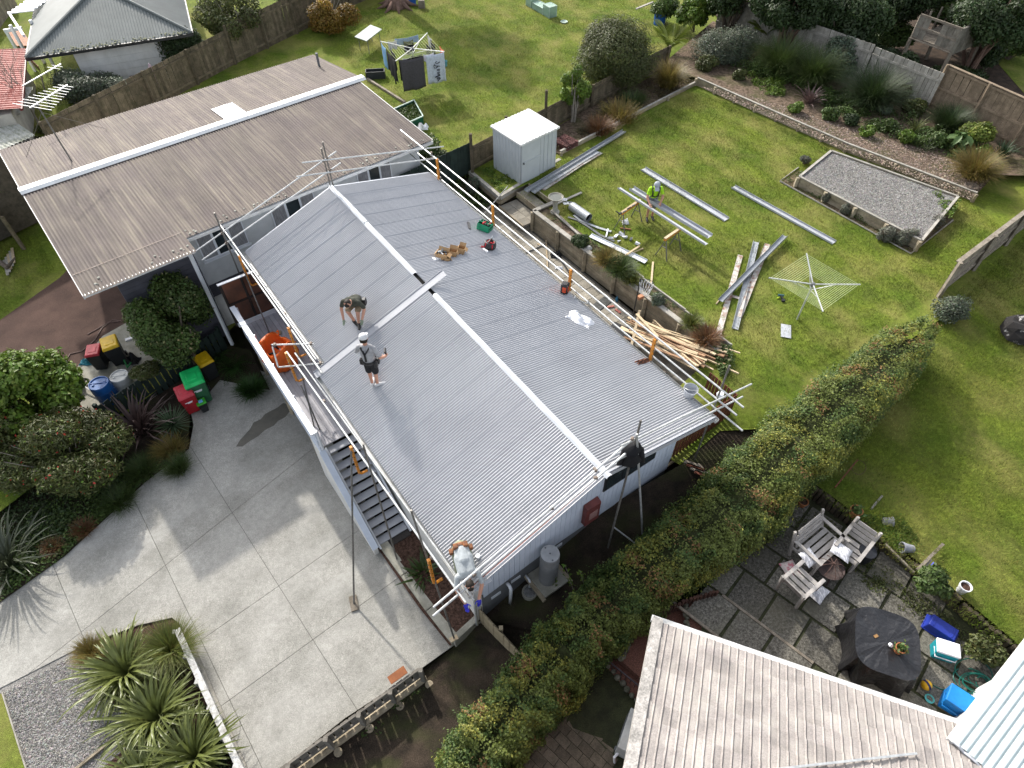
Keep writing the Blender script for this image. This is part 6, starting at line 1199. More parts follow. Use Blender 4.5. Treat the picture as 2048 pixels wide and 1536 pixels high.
yard=[HF(2.3,-3.7,0),HF(11,-3.8,0)]+px([(1455,772),(1540,790),(1660,720),(1880,585),(2020,470),(1950,410),(1690,310),(1395,180),(1120,318),(1030,395)],0)
grass('grass','short mown grass of the lawn round the trestles',yard,0.,120000)
grass('grass','short mown grass of the clothes-line lawn',px([(800,300),(760,200),(640,60),(900,-60),(1330,-60),(1340,120),(1180,212),(940,345)],0),0.,90000,L=.06)
grass('grass','rough grass of the right-hand lawn',px([(1880,620),(2060,470),(2120,800),(2120,1320),(1960,1255),(1800,1125),(1640,990),(1740,850)],-.4),lambda q:np.interp(q[:,1],[4,15.5],[-.66,-.02]),100000)
grass('grass','grass around the left end of the brown house',px([(-30,380),(60,440),(110,540),(0,640),(-60,640)],-2.3),-2.3,16000)

# ---------------- loose stones on the gravel
def stones(parent,poly,z,n,r,m,name='stone'):
    xs=[p.x for p in poly]; ys=[p.y for p in poly]; q=[]
    while len(q)<n:
        c=Vector((random.uniform(min(xs),max(xs)),random.uniform(min(ys),max(ys)),0))
        if inside(c,poly): q.append((c.x,c.y,z))
    q=np.array(q); o8=np.array([[1,0,0],[-1,0,0],[0,1,0],[0,-1,0],[0,0,.8],[0,0,-.5]],float); v=q[:,None,:]+o8[None]*(r*RNG.lognormal(0,.35,(n,1,1)))*RNG.uniform(.6,1.3,(n,6,1)); f=np.array([[0,2,4],[2,1,4],[1,3,4],[3,0,4]]); F_=(np.arange(n)[:,None,None]*6+f[None]).reshape(-1,3)
    tn=np.repeat((RNG.uniform(.45,1.7,n)[:,None]*(1+RNG.normal(0,.05,(n,3)))),6,0); c=Vector(q.mean(0)); o=link(name,trimesh(name,v.reshape(-1,3)-np.array(c),F_,m,np.clip(tn,.2,2.2)),parent,c); o['kind']='stuff'; return o
mSt=mat('gravel_stones',(.25,.24,.225),rough=.9,scale=6,attr=True)
stones(gv,[p+(Vector((sum(q_.x for q_ in G)/4,sum(q_.y for q_ in G)/4,0))-p)*.03 for p in G],.365,15000,.016,mSt)
o=stones(None,[P(8,1385,ZD),P(170,1297,ZD),P(215,1400,ZD),P(300,1455,ZD),P(230,1480,ZD),P(130,1600,ZD),P(60,1560,ZD)],ZD-.012,14000,.014,mSt); tag(o,'loose grey stones covering the gravel lot by the street','gravel')
o=stones(None,[P(1395,172,.3),P(1690,300,.3),P(1940,400,.3),P(1985,350,.3),P(1850,300,.3),P(1690,255,.3),P(1500,190,.3)],.305,6000,.022,mat('pale_bark_chips',(.26,.2,.16),rough=1,scale=9,attr=True)); tag(o,'pale bark chips scattered along the planted bank','bark chips')
# ================================================================ things on the roof
def on_plane(px_,py_,q,n):
    r=Vector(ray(px_,py_)); o=Vector((0,0,CAM_H)); return o+r*((Vector(q)-o).dot(n)/r.dot(n))
NB=HU.cross(dB); NB=NB if NB.z>0 else -NB; NB.normalize(); NF=HU.cross(dF); NF=NF if NF.z>0 else -NF; NF.normalize()
def RB(a,b,h=.024): return on_plane(a,b,HF(0,3.51,ZRG),NB)+NB*h
def RFr(a,b,h=.024): return on_plane(a,b,HF(0,3.51,ZRG),NF)+NF*h
def rbas(o,ang,n): # frame on a roof plane, x turned by ang from HU
    x=HU-n*HU.dot(n); x.normalize(); y=n.cross(x); c,s=math.cos(ang),math.sin(ang); return basis(o,x*c+y*s,y*c-x*s,n)
def mbox(mb,M,c,size): return mb.box((0,0,0),size,M=M@Matrix.Translation(Vector(c)))
def tray(mb,M,L,W,H,t=.008,taper=0.):   # open box, origin at base centre
    for sx,sy,l,w in ((0,-1,L,t),(0,1,L,t),(-1,0,t,W),(1,0,t,W)): mb.box((0,0,0),(l,w,H),M=M@Matrix.Translation(Vector((sx*(L/2-t/2),sy*(W/2-t/2),H/2))))
    mb.box((0,0,0),(L-2*t,W-2*t,t),M=M@Matrix.Translation(Vector((0,0,t/2)))); return mb
mGreenP=mat('green_plastic',(.01,.24,.12),rough=.5,scale=5); mCard=mat('cardboard',(.42,.27,.14),rough=.9,scale=5,col2=(.34,.21,.105)); mRedC=mat('red_cloth',(.42,.02,.03),rough=.8,scale=8); mOrP=mat('orange_red_plastic',(.62,.08,.03),rough=.5,scale=6); mWhiteP=mat('white_plastic',(.74,.75,.78),rough=.45,scale=4,col2=(.66,.67,.7))
def clutter(parent,M,n,spread,mats,h=.1,name='tool'):
    for i in range(n):
        a=M@Vector((random.uniform(-1,1)*spread[0],random.uniform(-1,1)*spread[1],h+random.uniform(0,.05))); d=Vector((random.uniform(-1,1),random.uniform(-1,1),random.uniform(-.2,.5))).normalized()*random.uniform(.08,.2)
        MB().bar(a-d/2,a+d/2,random.uniform(.02,.05),random.uniform(.02,.05)).build(name,random.choice(mats),parent)
M_=rbas(RB(969,460),.5,NB); t=thing('crate','green plastic crate packed with tools at the eave','crate',M_.translation)
mb=MB(); tray(mb,M_,.42,.32,.22,.012); bevel(mb.build('body',mGreenP,t),.006,1); mb=MB(); 
for sx in (-.21,.21):
    for k in range(3): mb.box((0,0,0),(.012,.06,.04),M=M_@Matrix.Translation(Vector((sx,-.09+.09*k,.13))))
mb.build('grip_slot',mDark,t); mb=MB(); mbox(mb,M_,(0,0,.225),(.46,.03,.02)); mb.build('handle',mGreenP,t)  # black blocks on the ends paint shaded grip openings, nothing is cut out
clutter(t,M_,9,(.13,.09),[mBlack,mBlack,mGreyBase,mRedC],.17)
mb=MB(); mb.box((0,0,0),(.42,.06,.03),M=rbas(RB(938,453,.035),-.45,NB)); mb.build('spirit_level',mBlack,label='black bar-shaped tool lying beside the green crate',cat='tool')
for i,(a,b,an,s,lb) in enumerate((((884,516),0,.15,(.34,.24,.16),'open cardboard box full of fixings beside the tool row'),((905,511),0,.3,(.24,.2,.15),'half-open cardboard box in the middle of the box row'),((922,506),0,.2,(.2,.2,.17),'closed-sided cardboard box nearest the red tool bag'),((893,521),0,.6,(.16,.13,.08),'small flat cardboard tray in front of the boxes'))):
    M_=rbas(RB(*a),.55+an,NB); t=thing('cardboard_box',lb,'box',M_.translation); mb=MB(); tray(mb,M_,*s,.006); mb.build('body',mCard,t)
    for sx,sy in ((1,0),(-1,0),(0,1)):
        mb=MB(); F_=M_@Matrix.Translation(Vector((sx*s[0]/2,sy*s[1]/2,s[2])))@Matrix.Rotation(random.uniform(.3,1.1)*(1 if sx>=0 else -1),4,'Y' if sx else 'X'); mbox(mb,F_,(sx*.05,sy*.05,0),(.1 if sx else s[0]*.95,.1 if sy else s[1]*.95,.004)); mb.build('flap',mCard,t)
    if i==0: clutter(t,M_,8,(.1,.07),[mGreyBase,mWhiteP,mGalv,mBlack],.13,'fixing')
for k in range(3):
    mb=MB(); p=RB(868+5*k,520-1*k,.03); mb.box((0,0,0),(.13,.06,.05),M=rbas(p,.3*k,NB)); mb.build('packet',mWhiteP,label='crumpled white packet beside the cardboard boxes',cat='packet',group='white packets by the boxes')
M_=rbas(RB(979,497),2.2,NB); t=thing('tool_bag','red and black open tool bag on the roof near the eave','bag',M_.translation)
mb=MB(); mb.lathe(M_.translation,[(.0,0),(.16,0),(.19,.06),(.17,.2),(.13,.22),(.12,.1),(0,.08)],14,axis=NB,cap=(False,False)); o=mb.build('body',mBlack,t,smooth=True)
for a in (-.09,.09): mb=MB(); mbox(mb,M_,(0,a,.12),(.3,.07,.16)); bevel(mb.build('side_panel',mRedC,t),.02)
mb=MB(); mb.path([M_@Vector((-.12,0,.2)),M_@Vector((-.05,0,.3)),M_@Vector((.05,0,.3)),M_@Vector((.12,0,.2))],.014,6); mb.build('handle',mBlack,t); clutter(t,M_,5,(.1,.05),[mBlack,mGreyBase,mRedC],.2)
mb=MB(); mb.tube(RB(962,495,.03),RB(972,497,.03),.03,8); mb.build('gloves',mRedC,label='pink-red glove beside the red tool bag',cat='glove')
mb=MB(); mb.tube(RB(966,500,.04),RB(975,506,.04),.035,8); mb.build('sealant_tube',mWhiteP,label='white sealant tube in front of the red tool bag',cat='tube')
mb=MB(); mb.lathe(RB(985,484),[(0,0),(.035,0),(.035,.14),(.015,.17),(.015,.2),(0,.2)],10,axis=(0,0,1),cap=(False,False)); mb.build('bottle',mat('clear_bottle',(.55,.58,.6),rough=.15,scale=4,spec=.6),label='clear drink bottle standing behind the red tool bag',cat='bottle',smooth=True)
M_=rbas(RB(1129,586),.3,NB); t=thing('site_radio','orange and black work radio standing at the eave','radio',M_.translation); mb=MB(); mb.lathe(M_.translation,[(0,0),(.1,0),(.11,.03),(.11,.06)],14,axis=(0,0,1),cap=(False,True)); mb.build('base',mBlack,t); mb=MB(); mb.lathe(M_.translation+Vector((0,0,.06)),[(.105,0),(.105,.2)],14,cap=(True,True)); o=mb.build('body',mOrP,t); mb=MB(); mb.lathe(M_.translation+Vector((0,0,.26)),[(.11,0),(.11,.05),(.08,.08),(0,.08)],14,cap=(True,False)); mb.build('top',mBlack,t)
for a in range(4): mb=MB(); an=a*math.pi/2+.4; mb.bar(M_.translation+Vector((math.cos(an)*.115,math.sin(an)*.115,.02)),M_.translation+Vector((math.cos(an)*.115,math.sin(an)*.115,.32)),.04,.03); mb.build('guard_bar',mBlack,t)
# crumpled white sheeting
def cloth_heap(label,cpt,n,m,rx,ry,h,name,cat,ang=0.,seed=3,N=14):
    r=random.Random(seed); mb=MB(); x0=Vector((math.cos(ang),math.sin(ang),0)); x=x0-n*x0.dot(n); x.normalize(); y=n.cross(x); g={}
    for i in range(N+1):
        for j in range(N+1):
            a=i/N*2-1;b=j/N*2-1; e=max(0,1-max(abs(a),abs(b))**3); z=h*e*(.55+.45*math.sin(a*5+b*3+seed)+.25*math.sin(b*9-a*4))+r.uniform(0,.012)+.004
            g[i,j]=cpt+x*a*rx*(1+.08*math.sin(b*4))+y*b*ry*(1+.1*math.sin(a*5+1))+n*max(.004,z)
    mb.v=[tuple(g[i,j]) for i in range(N+1) for j in range(N+1)]; mb.f=[(i*(N+1)+j,(i+1)*(N+1)+j,(i+1)*(N+1)+j+1,i*(N+1)+j+1) for i in range(N) for j in range(N)]; mb.mi=[0]*len(mb.f)
    o=mb.build(name,m,label=label,cat=cat); s=o.modifiers.new('s','SOLIDIFY'); s.thickness=.004; return o
cloth_heap('bundle of white plastic wrapping on the roof near the eave',RB(1160,640,.01),NB,mWhiteP,.36,.22,.13,'plastic_wrapping','wrapping',ang=-.6)
cloth_heap('dark work gloves and belt dropped at the eave by an orange bracket',RB(1285,724,.01),NB,mat('dark_leather',(.05,.03,.025),rough=.8,scale=14,col2=(.16,.06,.03)),.22,.08,.06,'work_gloves','gloves',ang=.5,seed=9,N=10)
t=thing('bucket','grey-white plastic bucket on the roof corner','bucket',RB(1376,792)); mb=MB(); mb.lathe(RB(1376,792,.02),[(.0,0),(.12,0),(.17,.28),(.18,.28),(.18,.26),(.165,.26),(.115,.012),(0,.012)],20,axis=(.05,-.05,1),cap=(False,False)); mb.build('body',mat('bucket_grey',(.52,.54,.58),rough=.5,scale=4),t,smooth=False); c=RB(1376,792,.28); mb=MB(); mb.path([c+Vector((-.18,0,0)),c+Vector((-.12,-.12,.06)),c+Vector((.1,-.14,.06)),c+Vector((.18,0,0))],.006,5); mb.build('handle',mGalv,t)
# orange rubble bag on the deck
bg_=thing('rubble_bag','large orange woven rubble bag sagging open on the deck','bag',P(565,722,-.75)); c=P(566,722,-.75); N=22; mb=MB(); rows=[]
def sq(a,p=.42): ca,sa=math.cos(a),math.sin(a); return math.copysign(abs(ca)**p,ca),math.copysign(abs(sa)**p,sa)
prof=[(.0,.01),(.46,.01),(.5,.12),(.5,.4),(.46,.66),(.4,.78),(.36,.7),(.36,.5),(0,.42)]; q_=math.atan2(HU.y,HU.x)+.25
for k,(r,z) in enumerate(prof):
    for j in range(N):
        a=2*math.pi*j/N; x,y=sq(a,.5 if k<6 else .7); s=1+.07*math.sin(3*a+k)+.05*math.sin(7*a+k*2); zz=z+(.12*math.sin(2*a+1)+.05*math.sin(5*a) if 3<k<7 else 0); p_=Vector((x*r*s,y*r*s*.92,max(.005,zz))); p_.rotate(Matrix.Rotation(q_,3,'Z')); mb.v.append(tuple(c+p_))
for k in range(len(prof)-1):
    for j in range(N): mb.f.append((k*N+j,k*N+(j+1)%N,(k+1)*N+(j+1)%N,(k+1)*N+j)); mb.mi.append(0)
mb.build('sack',mat('orange_woven_plastic',(.72,.13,.012),rough=.5,scale=6,col2=(.58,.10,.012),bump=.5,bscale=14),bg_,smooth=True)
for k in range(4):
    a=q_+k*math.pi/2+.785; p0=c+Vector((math.cos(a)*.42,math.sin(a)*.42,.7)); mb=MB(); mb.path([p0,p0+Vector((math.cos(a)*.1,math.sin(a)*.1,.12)),p0+Vector((math.cos(a+.5)*.16,math.sin(a+.5)*.16,.02))],.02,5); mb.build('lifting_loop',MATS['orange_woven_plastic'],bg_)
mb=MB(); mbox(mb,Matrix.Translation(c+Vector((.2,-.42,.42)))@Matrix.Rotation(.45,4,'Z')@Matrix.Rotation(-.2,4,'X'),(0,0,0),(.3,.012,.14)); mb.build('printed_panel',mat('faded_print',(.8,.42,.35),rough=.6,scale=20,col2=(.74,.2,.1)),bg_)
clutter(bg_,Matrix.Translation(c),8,(.2,.18),[mWhiteP,mGreyBase,mBlack,mFlash],.45,'offcut')
# jacket hung on the tripod
pj=HF(13.36,2.9,2.95); mb=MB(); mb.lathe(pj-Vector((0,0,.62)),[(.0,0),(.16,.02),(.2,.2),(.15,.42),(.2,.55),(.06,.68),(0,.7)],12,cap=(False,False)); mb.v=[(x+.05*math.sin(z*13),y+.04*math.sin(z*17+x*20),z) for x,y,z in mb.v]; mb.tube(pj+Vector((-.16,0,-.1)),pj+Vector((-.24,-.03,-.7)),.07,8,.05); mb.tube(pj+Vector((.16,0,-.1)),pj+Vector((.27,-.02,-.55)),.07,8,.05); mb.build('jacket',mat('black_cloth',(.012,.012,.014),rough=.9,scale=9),label='black jacket hung on the splayed scaffold poles',cat='jacket',smooth=True)

# ================================================================ lawn: flashings, trestles, clothes line
def channel(label,a,b,w,h1,h2,m=None,name='steel_flashing',cat='flashing',group=None,wav=0.,th=.004,bow=0.):
    a=Vector(a);b=Vector(b);d=(b-a).normalized(); s=d.cross(Vector((0,0,1))).normalized(); u=Vector((0,0,1)); n=8; rows=[]; mb=MB()
    for i in range(n+1):
        f=i/n; c=a+(b-a)*f+u*(random.uniform(-wav,wav)+bow*math.sin(math.pi*f))+s*random.uniform(-wav,wav)
        rows+= [c-s*(w/2)+u*h1+s*h1*.15,c-s*(w/2),c-s*w*.1+u*.004,c+s*(w/2),c+s*(w/2)+u*h2-s*h2*.15]
    k=5; mb.add(rows,[(i*k+j,i*k+j+1,(i+1)*k+j+1,(i+1)*k+j) for i in range(n) for j in range(k-1)]); o=mb.build(name,m or mFlash,label=label,cat=cat,group=group); sm=o.modifiers.new('s','SOLIDIFY'); sm.thickness=th; return o
mOldG=mat('old_painted_gutter',(.55,.53,.49),rough=.8,scale=6,col2=(.42,.40,.37),fine=.25,fscale=25,streak=((.16,.16,.16),.9,0,(.20,.075,.035)))
mGalvS=mat('spangled_galvanised',(.42,.44,.46),rough=.4,scale=16,col2=(.27,.285,.30),metal=.4)
channel('long new flashing on the lawn behind the worker',P(1286,338,.03),P(1453,440,.03),.27,.07,.05)
channel('long new flashing on the lawn nearest the gravel bed',P(1466,374,.03),P(1668,486,.03),.24,.06,.06)
channel('narrow flashing across the trestles, held by the worker',P(1238,376,.86),P(1413,489,.86),.15,.0,.06)
channel('wide gutter-shaped flashing across the trestles behind the held one',P(1263,378,.82),P(1420,474,.82),.24,.09,.09)
channel('old white barge strip, rusty at both ends, lying lowest in the pile',P(1481,510,.03),P(1437,668,.03),.17,.03,.0,m=mOldG,wav=.004); channel('old grey gutter length in the middle of the crossed pile',P(1512,484,.03),P(1470,658,.03),.2,.08,.07,m=mGalvS); channel('rust-patched old barge strip on the right of the crossed pile',P(1535,488,.04),P(1478,634,.04),.18,.03,.02,m=mOldG); channel('gutter length laid slantwise over the crossed pile',P(1570,472,.15),P(1441,602,.12),.17,.07,.07,m=mGalvS)
channel('small cross piece under the crossed pile',P(1462,592,.03),P(1478,596,.03),.1,.02,.0,m=mOldG); MB().bar(P(1432,608,.03),P(1440,598,.03),.03,.03).build('timber_stick',mTimber,label='short pale stick at the lower end of the slanting gutter',cat='stick')
o=channel('small ridged square of sheet metal on the lawn below the rotary line',P(1572,649,.03),P(1572,675,.03),.3,.0,.0,m=mFlash); 
channel('long old gutter lying against the shed bed',P(1052,383,.05),P(1248,263,.05),.2,.07,.06,m=mGalvS,wav=.008); channel('second bent gutter lying beside the long one at the shed',P(1066,385,.04),P(1196,303,.04),.2,.05,.04,m=mGalvS,wav=.012); channel('torn pale barge strip lying nearest the lawn by the shed',P(1086,379,.03),P(1202,305,.03),.16,.0,.03,m=mOldG,wav=.012)
channel('old white barge strip by the planting strip, with a stick across it',P(1180,471,.05),P(1292,524,.05),.2,.05,.02,m=mWhite,wav=.004)
def trestle(label,a,b,z=.76):
    a=P(*a,z);b=P(*b,z); t=thing('trestle',label,'trestle',(Vector((a.x,a.y,0))+Vector((b.x,b.y,0)))/2); d=(b-a).normalized(); s=d.cross(Vector((0,0,1)))
    MB().bar(a,b,.07,.08).build('beam',mOrange,t); MB().bar(a+Vector((0,0,.058)),b+Vector((0,0,.058)),.09,.035).build('top_board',mTimber,t)
    for e,sg in ((a+d*.1,-1),(b-d*.1,1)):
        for k in (-1,1): MB().bar(e-Vector((0,0,.03)),Vector((e.x,e.y,0))+s*.24*k+d*.08*sg,.03,.03).build('leg',mGalvDark,t)
        MB().bar(e+s*.1-Vector((0,0,.35)),e-s*.1-Vector((0,0,.35)),.02,.02).build('brace',mGalvDark,t)
    return t
trestle('orange folding trestle with clamps at the worker’s left'.replace('’s left',"'s side"),(1243,428),(1280,402)); trestle('orange folding trestle under the free end of the flashings',(1329,480),(1360,459))
mb=MB(); p=P(1240,427,.8); mb.box(p,(.1,.06,.05),rz=.4); mb.bar(p+Vector((-.02,0,0)),p+Vector((-.14,.08,.04)),.03,.03); mb.bar(p+Vector((-.02,0,0)),p+Vector((-.02,.06,-.16)),.025,.025); mb.build('clamp',mBlack,label='black quick clamp on the end of a trestle',cat='clamp')
for k,(a,b) in enumerate((((1246,424),(1252,421)),((1254,418),(1262,414)),((1264,412),(1270,409)))): MB().bar(P(*a,.86),P(*b,.86),.03,.03).build('hand_tool',mBlack if k%2 else mGreyBase,label='small hand tool lying along the clamped trestle',cat='tool',group='hand tools on the trestle')
def rotary(label,base,hub_h,half,ang,name='rotary_clothes_line',n=9,drop=.12,pm=None):
    pm=pm or mGalv; t=thing(name,label,'clothes line',base); h=Vector(base)+Vector((0,0,hub_h)); MB().tube(base,h+Vector((0,0,.05)),.026,8).build('pole',pm,t)
    tips=[h+Vector((math.cos(ang+k*math.pi/2)*half,math.sin(ang+k*math.pi/2)*half,drop)) for k in range(4)]
    for k in range(4): MB().bar(h,tips[k],.03,.03).build('arm',pm,t); MB().bar(h-Vector((0,0,.22)),h+(tips[k]-h)*.52,.018,.018).build('strut',pm,t)
    mb=MB(); mb.lathe(h-Vector((0,0,.06)),[(0,0),(.06,0),(.06,.1),(0,.12)],10,cap=(False,False)); mb.build('hub',mGreyBase,t)
    for i in range(n):
        f=.28+.72*(i+.5)/n*1.0
        for k in range(4): MB().tube(h+(tips[k]-h)*f,h+(tips[(k+1)%4]-h)*f,.0045,4,cap=False).build('line',mat('line_cord',(.58,.66,.36),rough=.6,scale=5),t)
    return h,tips
cb=P(1597,640,0.); tp=[P(1617,507,1.52),P(1540,557,1.52),P(1640,625,1.52),P(1718,570,1.52)]
hub=(tp[0]+tp[2])/2*.5+(tp[1]+tp[3])/2*.5
ang=math.atan2(tp[3].y-tp[1].y,tp[3].x-tp[1].x); rotary('empty rotary clothes line with green cords standing on the lawn',Vector((hub.x,hub.y,0)),1.42,(tp[3]-tp[1]).length*.25+(tp[0]-tp[2]).length*.25,ang,n=11)
t=thing('cordless_drill','blue-grey cordless drill lying on the lawn by the rotary line','drill',P(1562,592,0)); p=P(1562,592,.08); mb=MB(); mb.tube(p+Vector((-.08,.05,0)),p+Vector((.1,.02,0)),.035,8); mb.build('body',mat('drill_teal',(.05,.13,.15),rough=.5),t); mb=MB(); mb.bar(p,p+Vector((.03,-.14,-.03)),.04,.05); mb.build('handle',mBlack,t); mb=MB(); mb.box(p+Vector((.035,-.17,-.04)),(.1,.08,.06)); mb.build('battery',mBlack,t)
mb=MB(); mb.box(P(1556,596,.02),(.1,.03,.03),rz=.3); mb.build('marker',mat('lime_plastic',(.5,.65,.05)),label='lime marker next to the cordless drill',cat='marker')
# basketball hoop on the paved strip
bh=thing('basketball_hoop','portable basketball hoop with a thin black pole over the paved strip','basketball hoop',P(1245,672,ZP)); b0_=P(1240,668,ZP); mb=MB(); mb.box(b0_+Vector((0,0,.09)),(.75,.5,.18),rz=-.6); bevel(mb.build('base',mBlack,bh),.03)
pt=P(1281,558,1.25); MB().tube(P(1262,650,ZP+.1),pt,.022,8).build('pole',mBlack,bh); rc=P(1293,568,1.2); mb=MB(); pts=[rc+Vector((math.cos(a)*.22,math.sin(a)*.22,0)) for a in np.linspace(0,6.283,21)]; mb.path(pts,.009,5); mb.build('rim',mBlack,bh)
mb=MB()
for k in range(12):
    a=k*math.pi/6; mb.path([rc+Vector((math.cos(a)*.22,math.sin(a)*.22,0)),rc+Vector((math.cos(a+.3)*.17,math.sin(a+.3)*.17,-.18)),rc+Vector((math.cos(a)*.13,math.sin(a)*.13,-.36))],.006,4); mb.path([rc+Vector((math.cos(a)*.22,math.sin(a)*.22,0)),rc+Vector((math.cos(a-.3)*.17,math.sin(a-.3)*.17,-.18)),rc+Vector((math.cos(a)*.13,math.sin(a)*.13,-.36))],.006,4)
mb.build('net',mWhiteP,bh); MB().bar(pt,rc+(pt-rc).normalized()*.22,.03,.03).build('bracket',mBlack,bh)
for q_ in (-.3,.3): mb=MB(); mb.lathe(b0_+Vector((q_*.8,-.3+q_*.3,.06)),[(.06,-.02),(.06,.02)],10,axis=(1,.3,0)); mb.build('wheel',mGreyBase,bh)
# timber pile over the end of the retaining wall
r=random.Random(5)
for i in range(26):
    f=i/25; a=(1250+r.uniform(-12,60),646+r.uniform(-14,28)+f*8); b=(1395+r.uniform(-20,75)+f*12,690+r.uniform(-14,42)+f*22); zb=-.42+.018*(i%13)+r.uniform(0,.02); A_=P(*a,zb-.1); B_=P(*b,min(.14,zb+.42)); 
    MB().bar(A_,B_,r.choice((.09,.09,.045)),r.choice((.035,.045)),roll=r.uniform(-.3,.3)).build('timber_board',mTimber if r.random()<.72 else mat('brown_timber',(.32,.19,.11),rough=.85,scale=5,col2=(.22,.13,.075),rnd=.15),label='length of pale timber in the loose pile beside the paved strip',cat='timber',group='timber pile')
MB().bar(P(1262,694,.0),P(1279,621,.1),.075,.04).build('timber_board',mTimber,label='pale batten crossing the timber pile square to the wall',cat='timber'); MB().bar(P(1273,628,.1),P(1316,674,.18),.08,.04).build('timber_board',mTimber,label='pale batten lying slantwise on top of the timber pile',cat='timber')
# sticks and scraps
for a,b,z,w,m_,lb in (((1306,524),(1302,571),.03,.06,mTimber,'pale batten lying alone on the lawn by the hoop'),((1249,512),(1279,492),.1,.06,mTimber,'brown stick lying across the old white barge strip'),((1262,507),(1286,497),.03,.04,mTimber,'thinner brown stick beside the stick on the barge strip'),((1104,421),(1159,470),.1,.09,mOldTL,'weathered board lying along the planting strip'),((1121,432),(1156,468),.06,.04,mTimber,'reddish stick beside the weathered board'),((1105,411),(1163,385),.05,.09,mOldTL,'grey plank lying behind the bird bath'),((1240,456),(1262,459),.03,.05,mat('dark_red_stick',(.2,.08,.04)),'red-brown stick under the clamped trestle'),((1092,481),(1095,535),ZP+.03,.05,mTimber,'pale batten on the paved strip'),((1075,488),(1090,493),ZP+.03,.05,mTimber,'short pale offcut on the paved strip'),((1212,474),(1216,458),.05,.05,mWhite,'short white stick standing among the scraps'),((1322,712),(1330,745),ZP+.05,.09,mOldT,'grey board offcut at the end of the paved strip')): MB().bar(P(*a,z),P(*b,z),w,.035).build('stick',m_,label=lb,cat='stick')
for k,(a,s) in enumerate((((1222,476),.1),((1232,472),.12),((1243,468),.13),((1250,474),.1),((1262,478),.09),((1275,487),.1),((1238,482),.08))):
    mb=MB(); c=P(*a,.05); mb.box(c,(s*1.6,s*.8,.05),rz=k*1.1); mb.v=[(x+random.uniform(-.02,.02),y+random.uniform(-.02,.02),z+random.uniform(-.02,.03)) for x,y,z in mb.v]; mb.build('offcut',random.choice([mWhite,mWhiteP,mGreyBase,mFlash]),label='crumpled white and grey offcut in the scrap heap near the trestle',cat='offcut',group='scrap heap')
cloth_heap('crumpled white plastic bag under the clamped trestle',P(1251,446,.0),Vector((0,0,1)),mWhiteP,.12,.1,.16,'plastic_bag','plastic bag',seed=5,N=10)
mb=MB(); mb.path([P(1148,429,.12),P(1165,436,.05),P(1185,448,.03),P(1205,458,.03),P(1226,460,.04)],.012,4); 
def ribbon(label,pts,w,h,m,name='flashing_strip'):
    mb=MB(); pts=[Vector(p) for p in pts]
    for i in range(len(pts)-1): mb.bar(pts[i],pts[i+1]+(pts[i+1]-pts[i]).normalized()*.01,w,h)
    return mb.build(name,m,label=label,cat='flashing')
ribbon('curled grey flashing strip snaking from the duct to the scraps',[P(1148,430,.06),P(1160,440,.05),P(1180,449,.04),P(1198,456,.04),P(1222,463,.04)],.1,.02,mGalvS); ribbon('dark curled strip next to the curled grey flashing',[P(1136,434,.03),P(1155,440,.03),P(1175,452,.03),P(1200,470,.03),P(1228,482,.03)],.09,.015,mGreyBase)
# duct, crumpled metal, bird bath
dt=thing('ventilation_duct','galvanised ventilation duct lying on the lawn with a crumpled cowl','duct',P(1160,425,0)); a,b=P(1143,412,.17),P(1178,436,.17); d_=(b-a).normalized(); mb=MB(); L=(b-a).length; mb.lathe(a,[(.15,0),(.165,.02),(.165,L*.5),(.17,L*.5+.01),(.165,L*.5+.02),(.16,L),(.145,L),(.145,L*.3),(0,L*.3)],22,axis=d_,cap=(True,False)); mb.build('pipe',mGalvS,dt,smooth=False); mb=MB(); mb.lathe(b-d_*.1,[(.0,0),(.146,0)],18,axis=d_,cap=(False,False)); mb.build('inside',mDark,dt)  # black disc set in the mouth paints the shade inside the pipe
for k in range(6): mb=MB(); c=a-d_*random.uniform(.05,.25)+Vector((random.uniform(-.15,.15),random.uniform(-.15,.15),random.uniform(-.05,.1))); mb.box(c,(.2,.14,.012),M=Matrix.Translation(c)@Matrix.Rotation(random.uniform(0,6),4,'Z')@Matrix.Rotation(random.uniform(-1,1),4,'X')); mb.build('bent_flange',mGalvS,dt)
bb_=thing('bird_bath','grey stone bird bath at the corner of the planting strip','bird bath',P(1110,427,0)); c=P(1110,425,0); mb=MB(); mb.lathe(c,[(0,0),(.17,0),(.17,.05),(.1,.1),(.08,.3),(.1,.5),(.14,.56)],20,cap=(False,True)); mb.build('pedestal',mConcEdge,bb_,smooth=False); mb=MB(); mb.lathe(c+Vector((0,0,.56)),[(.1,0),(.24,.05),(.28,.11),(.26,.11),(.2,.07),(0,.045)],24,cap=(True,False)); mb.build('bowl',mat('stone_bowl',(.27,.26,.22),rough=.9,scale=8),bb_); mb=MB(); mb.lathe(c+Vector((0,0,.635)),[(0,0),(.225,0),(.225,.002),(0,.002)],20,cap=(False,False)); mb.build('water',mat('bath_water',(.08,.09,.07),rough=.1,spec=.7),bb_)
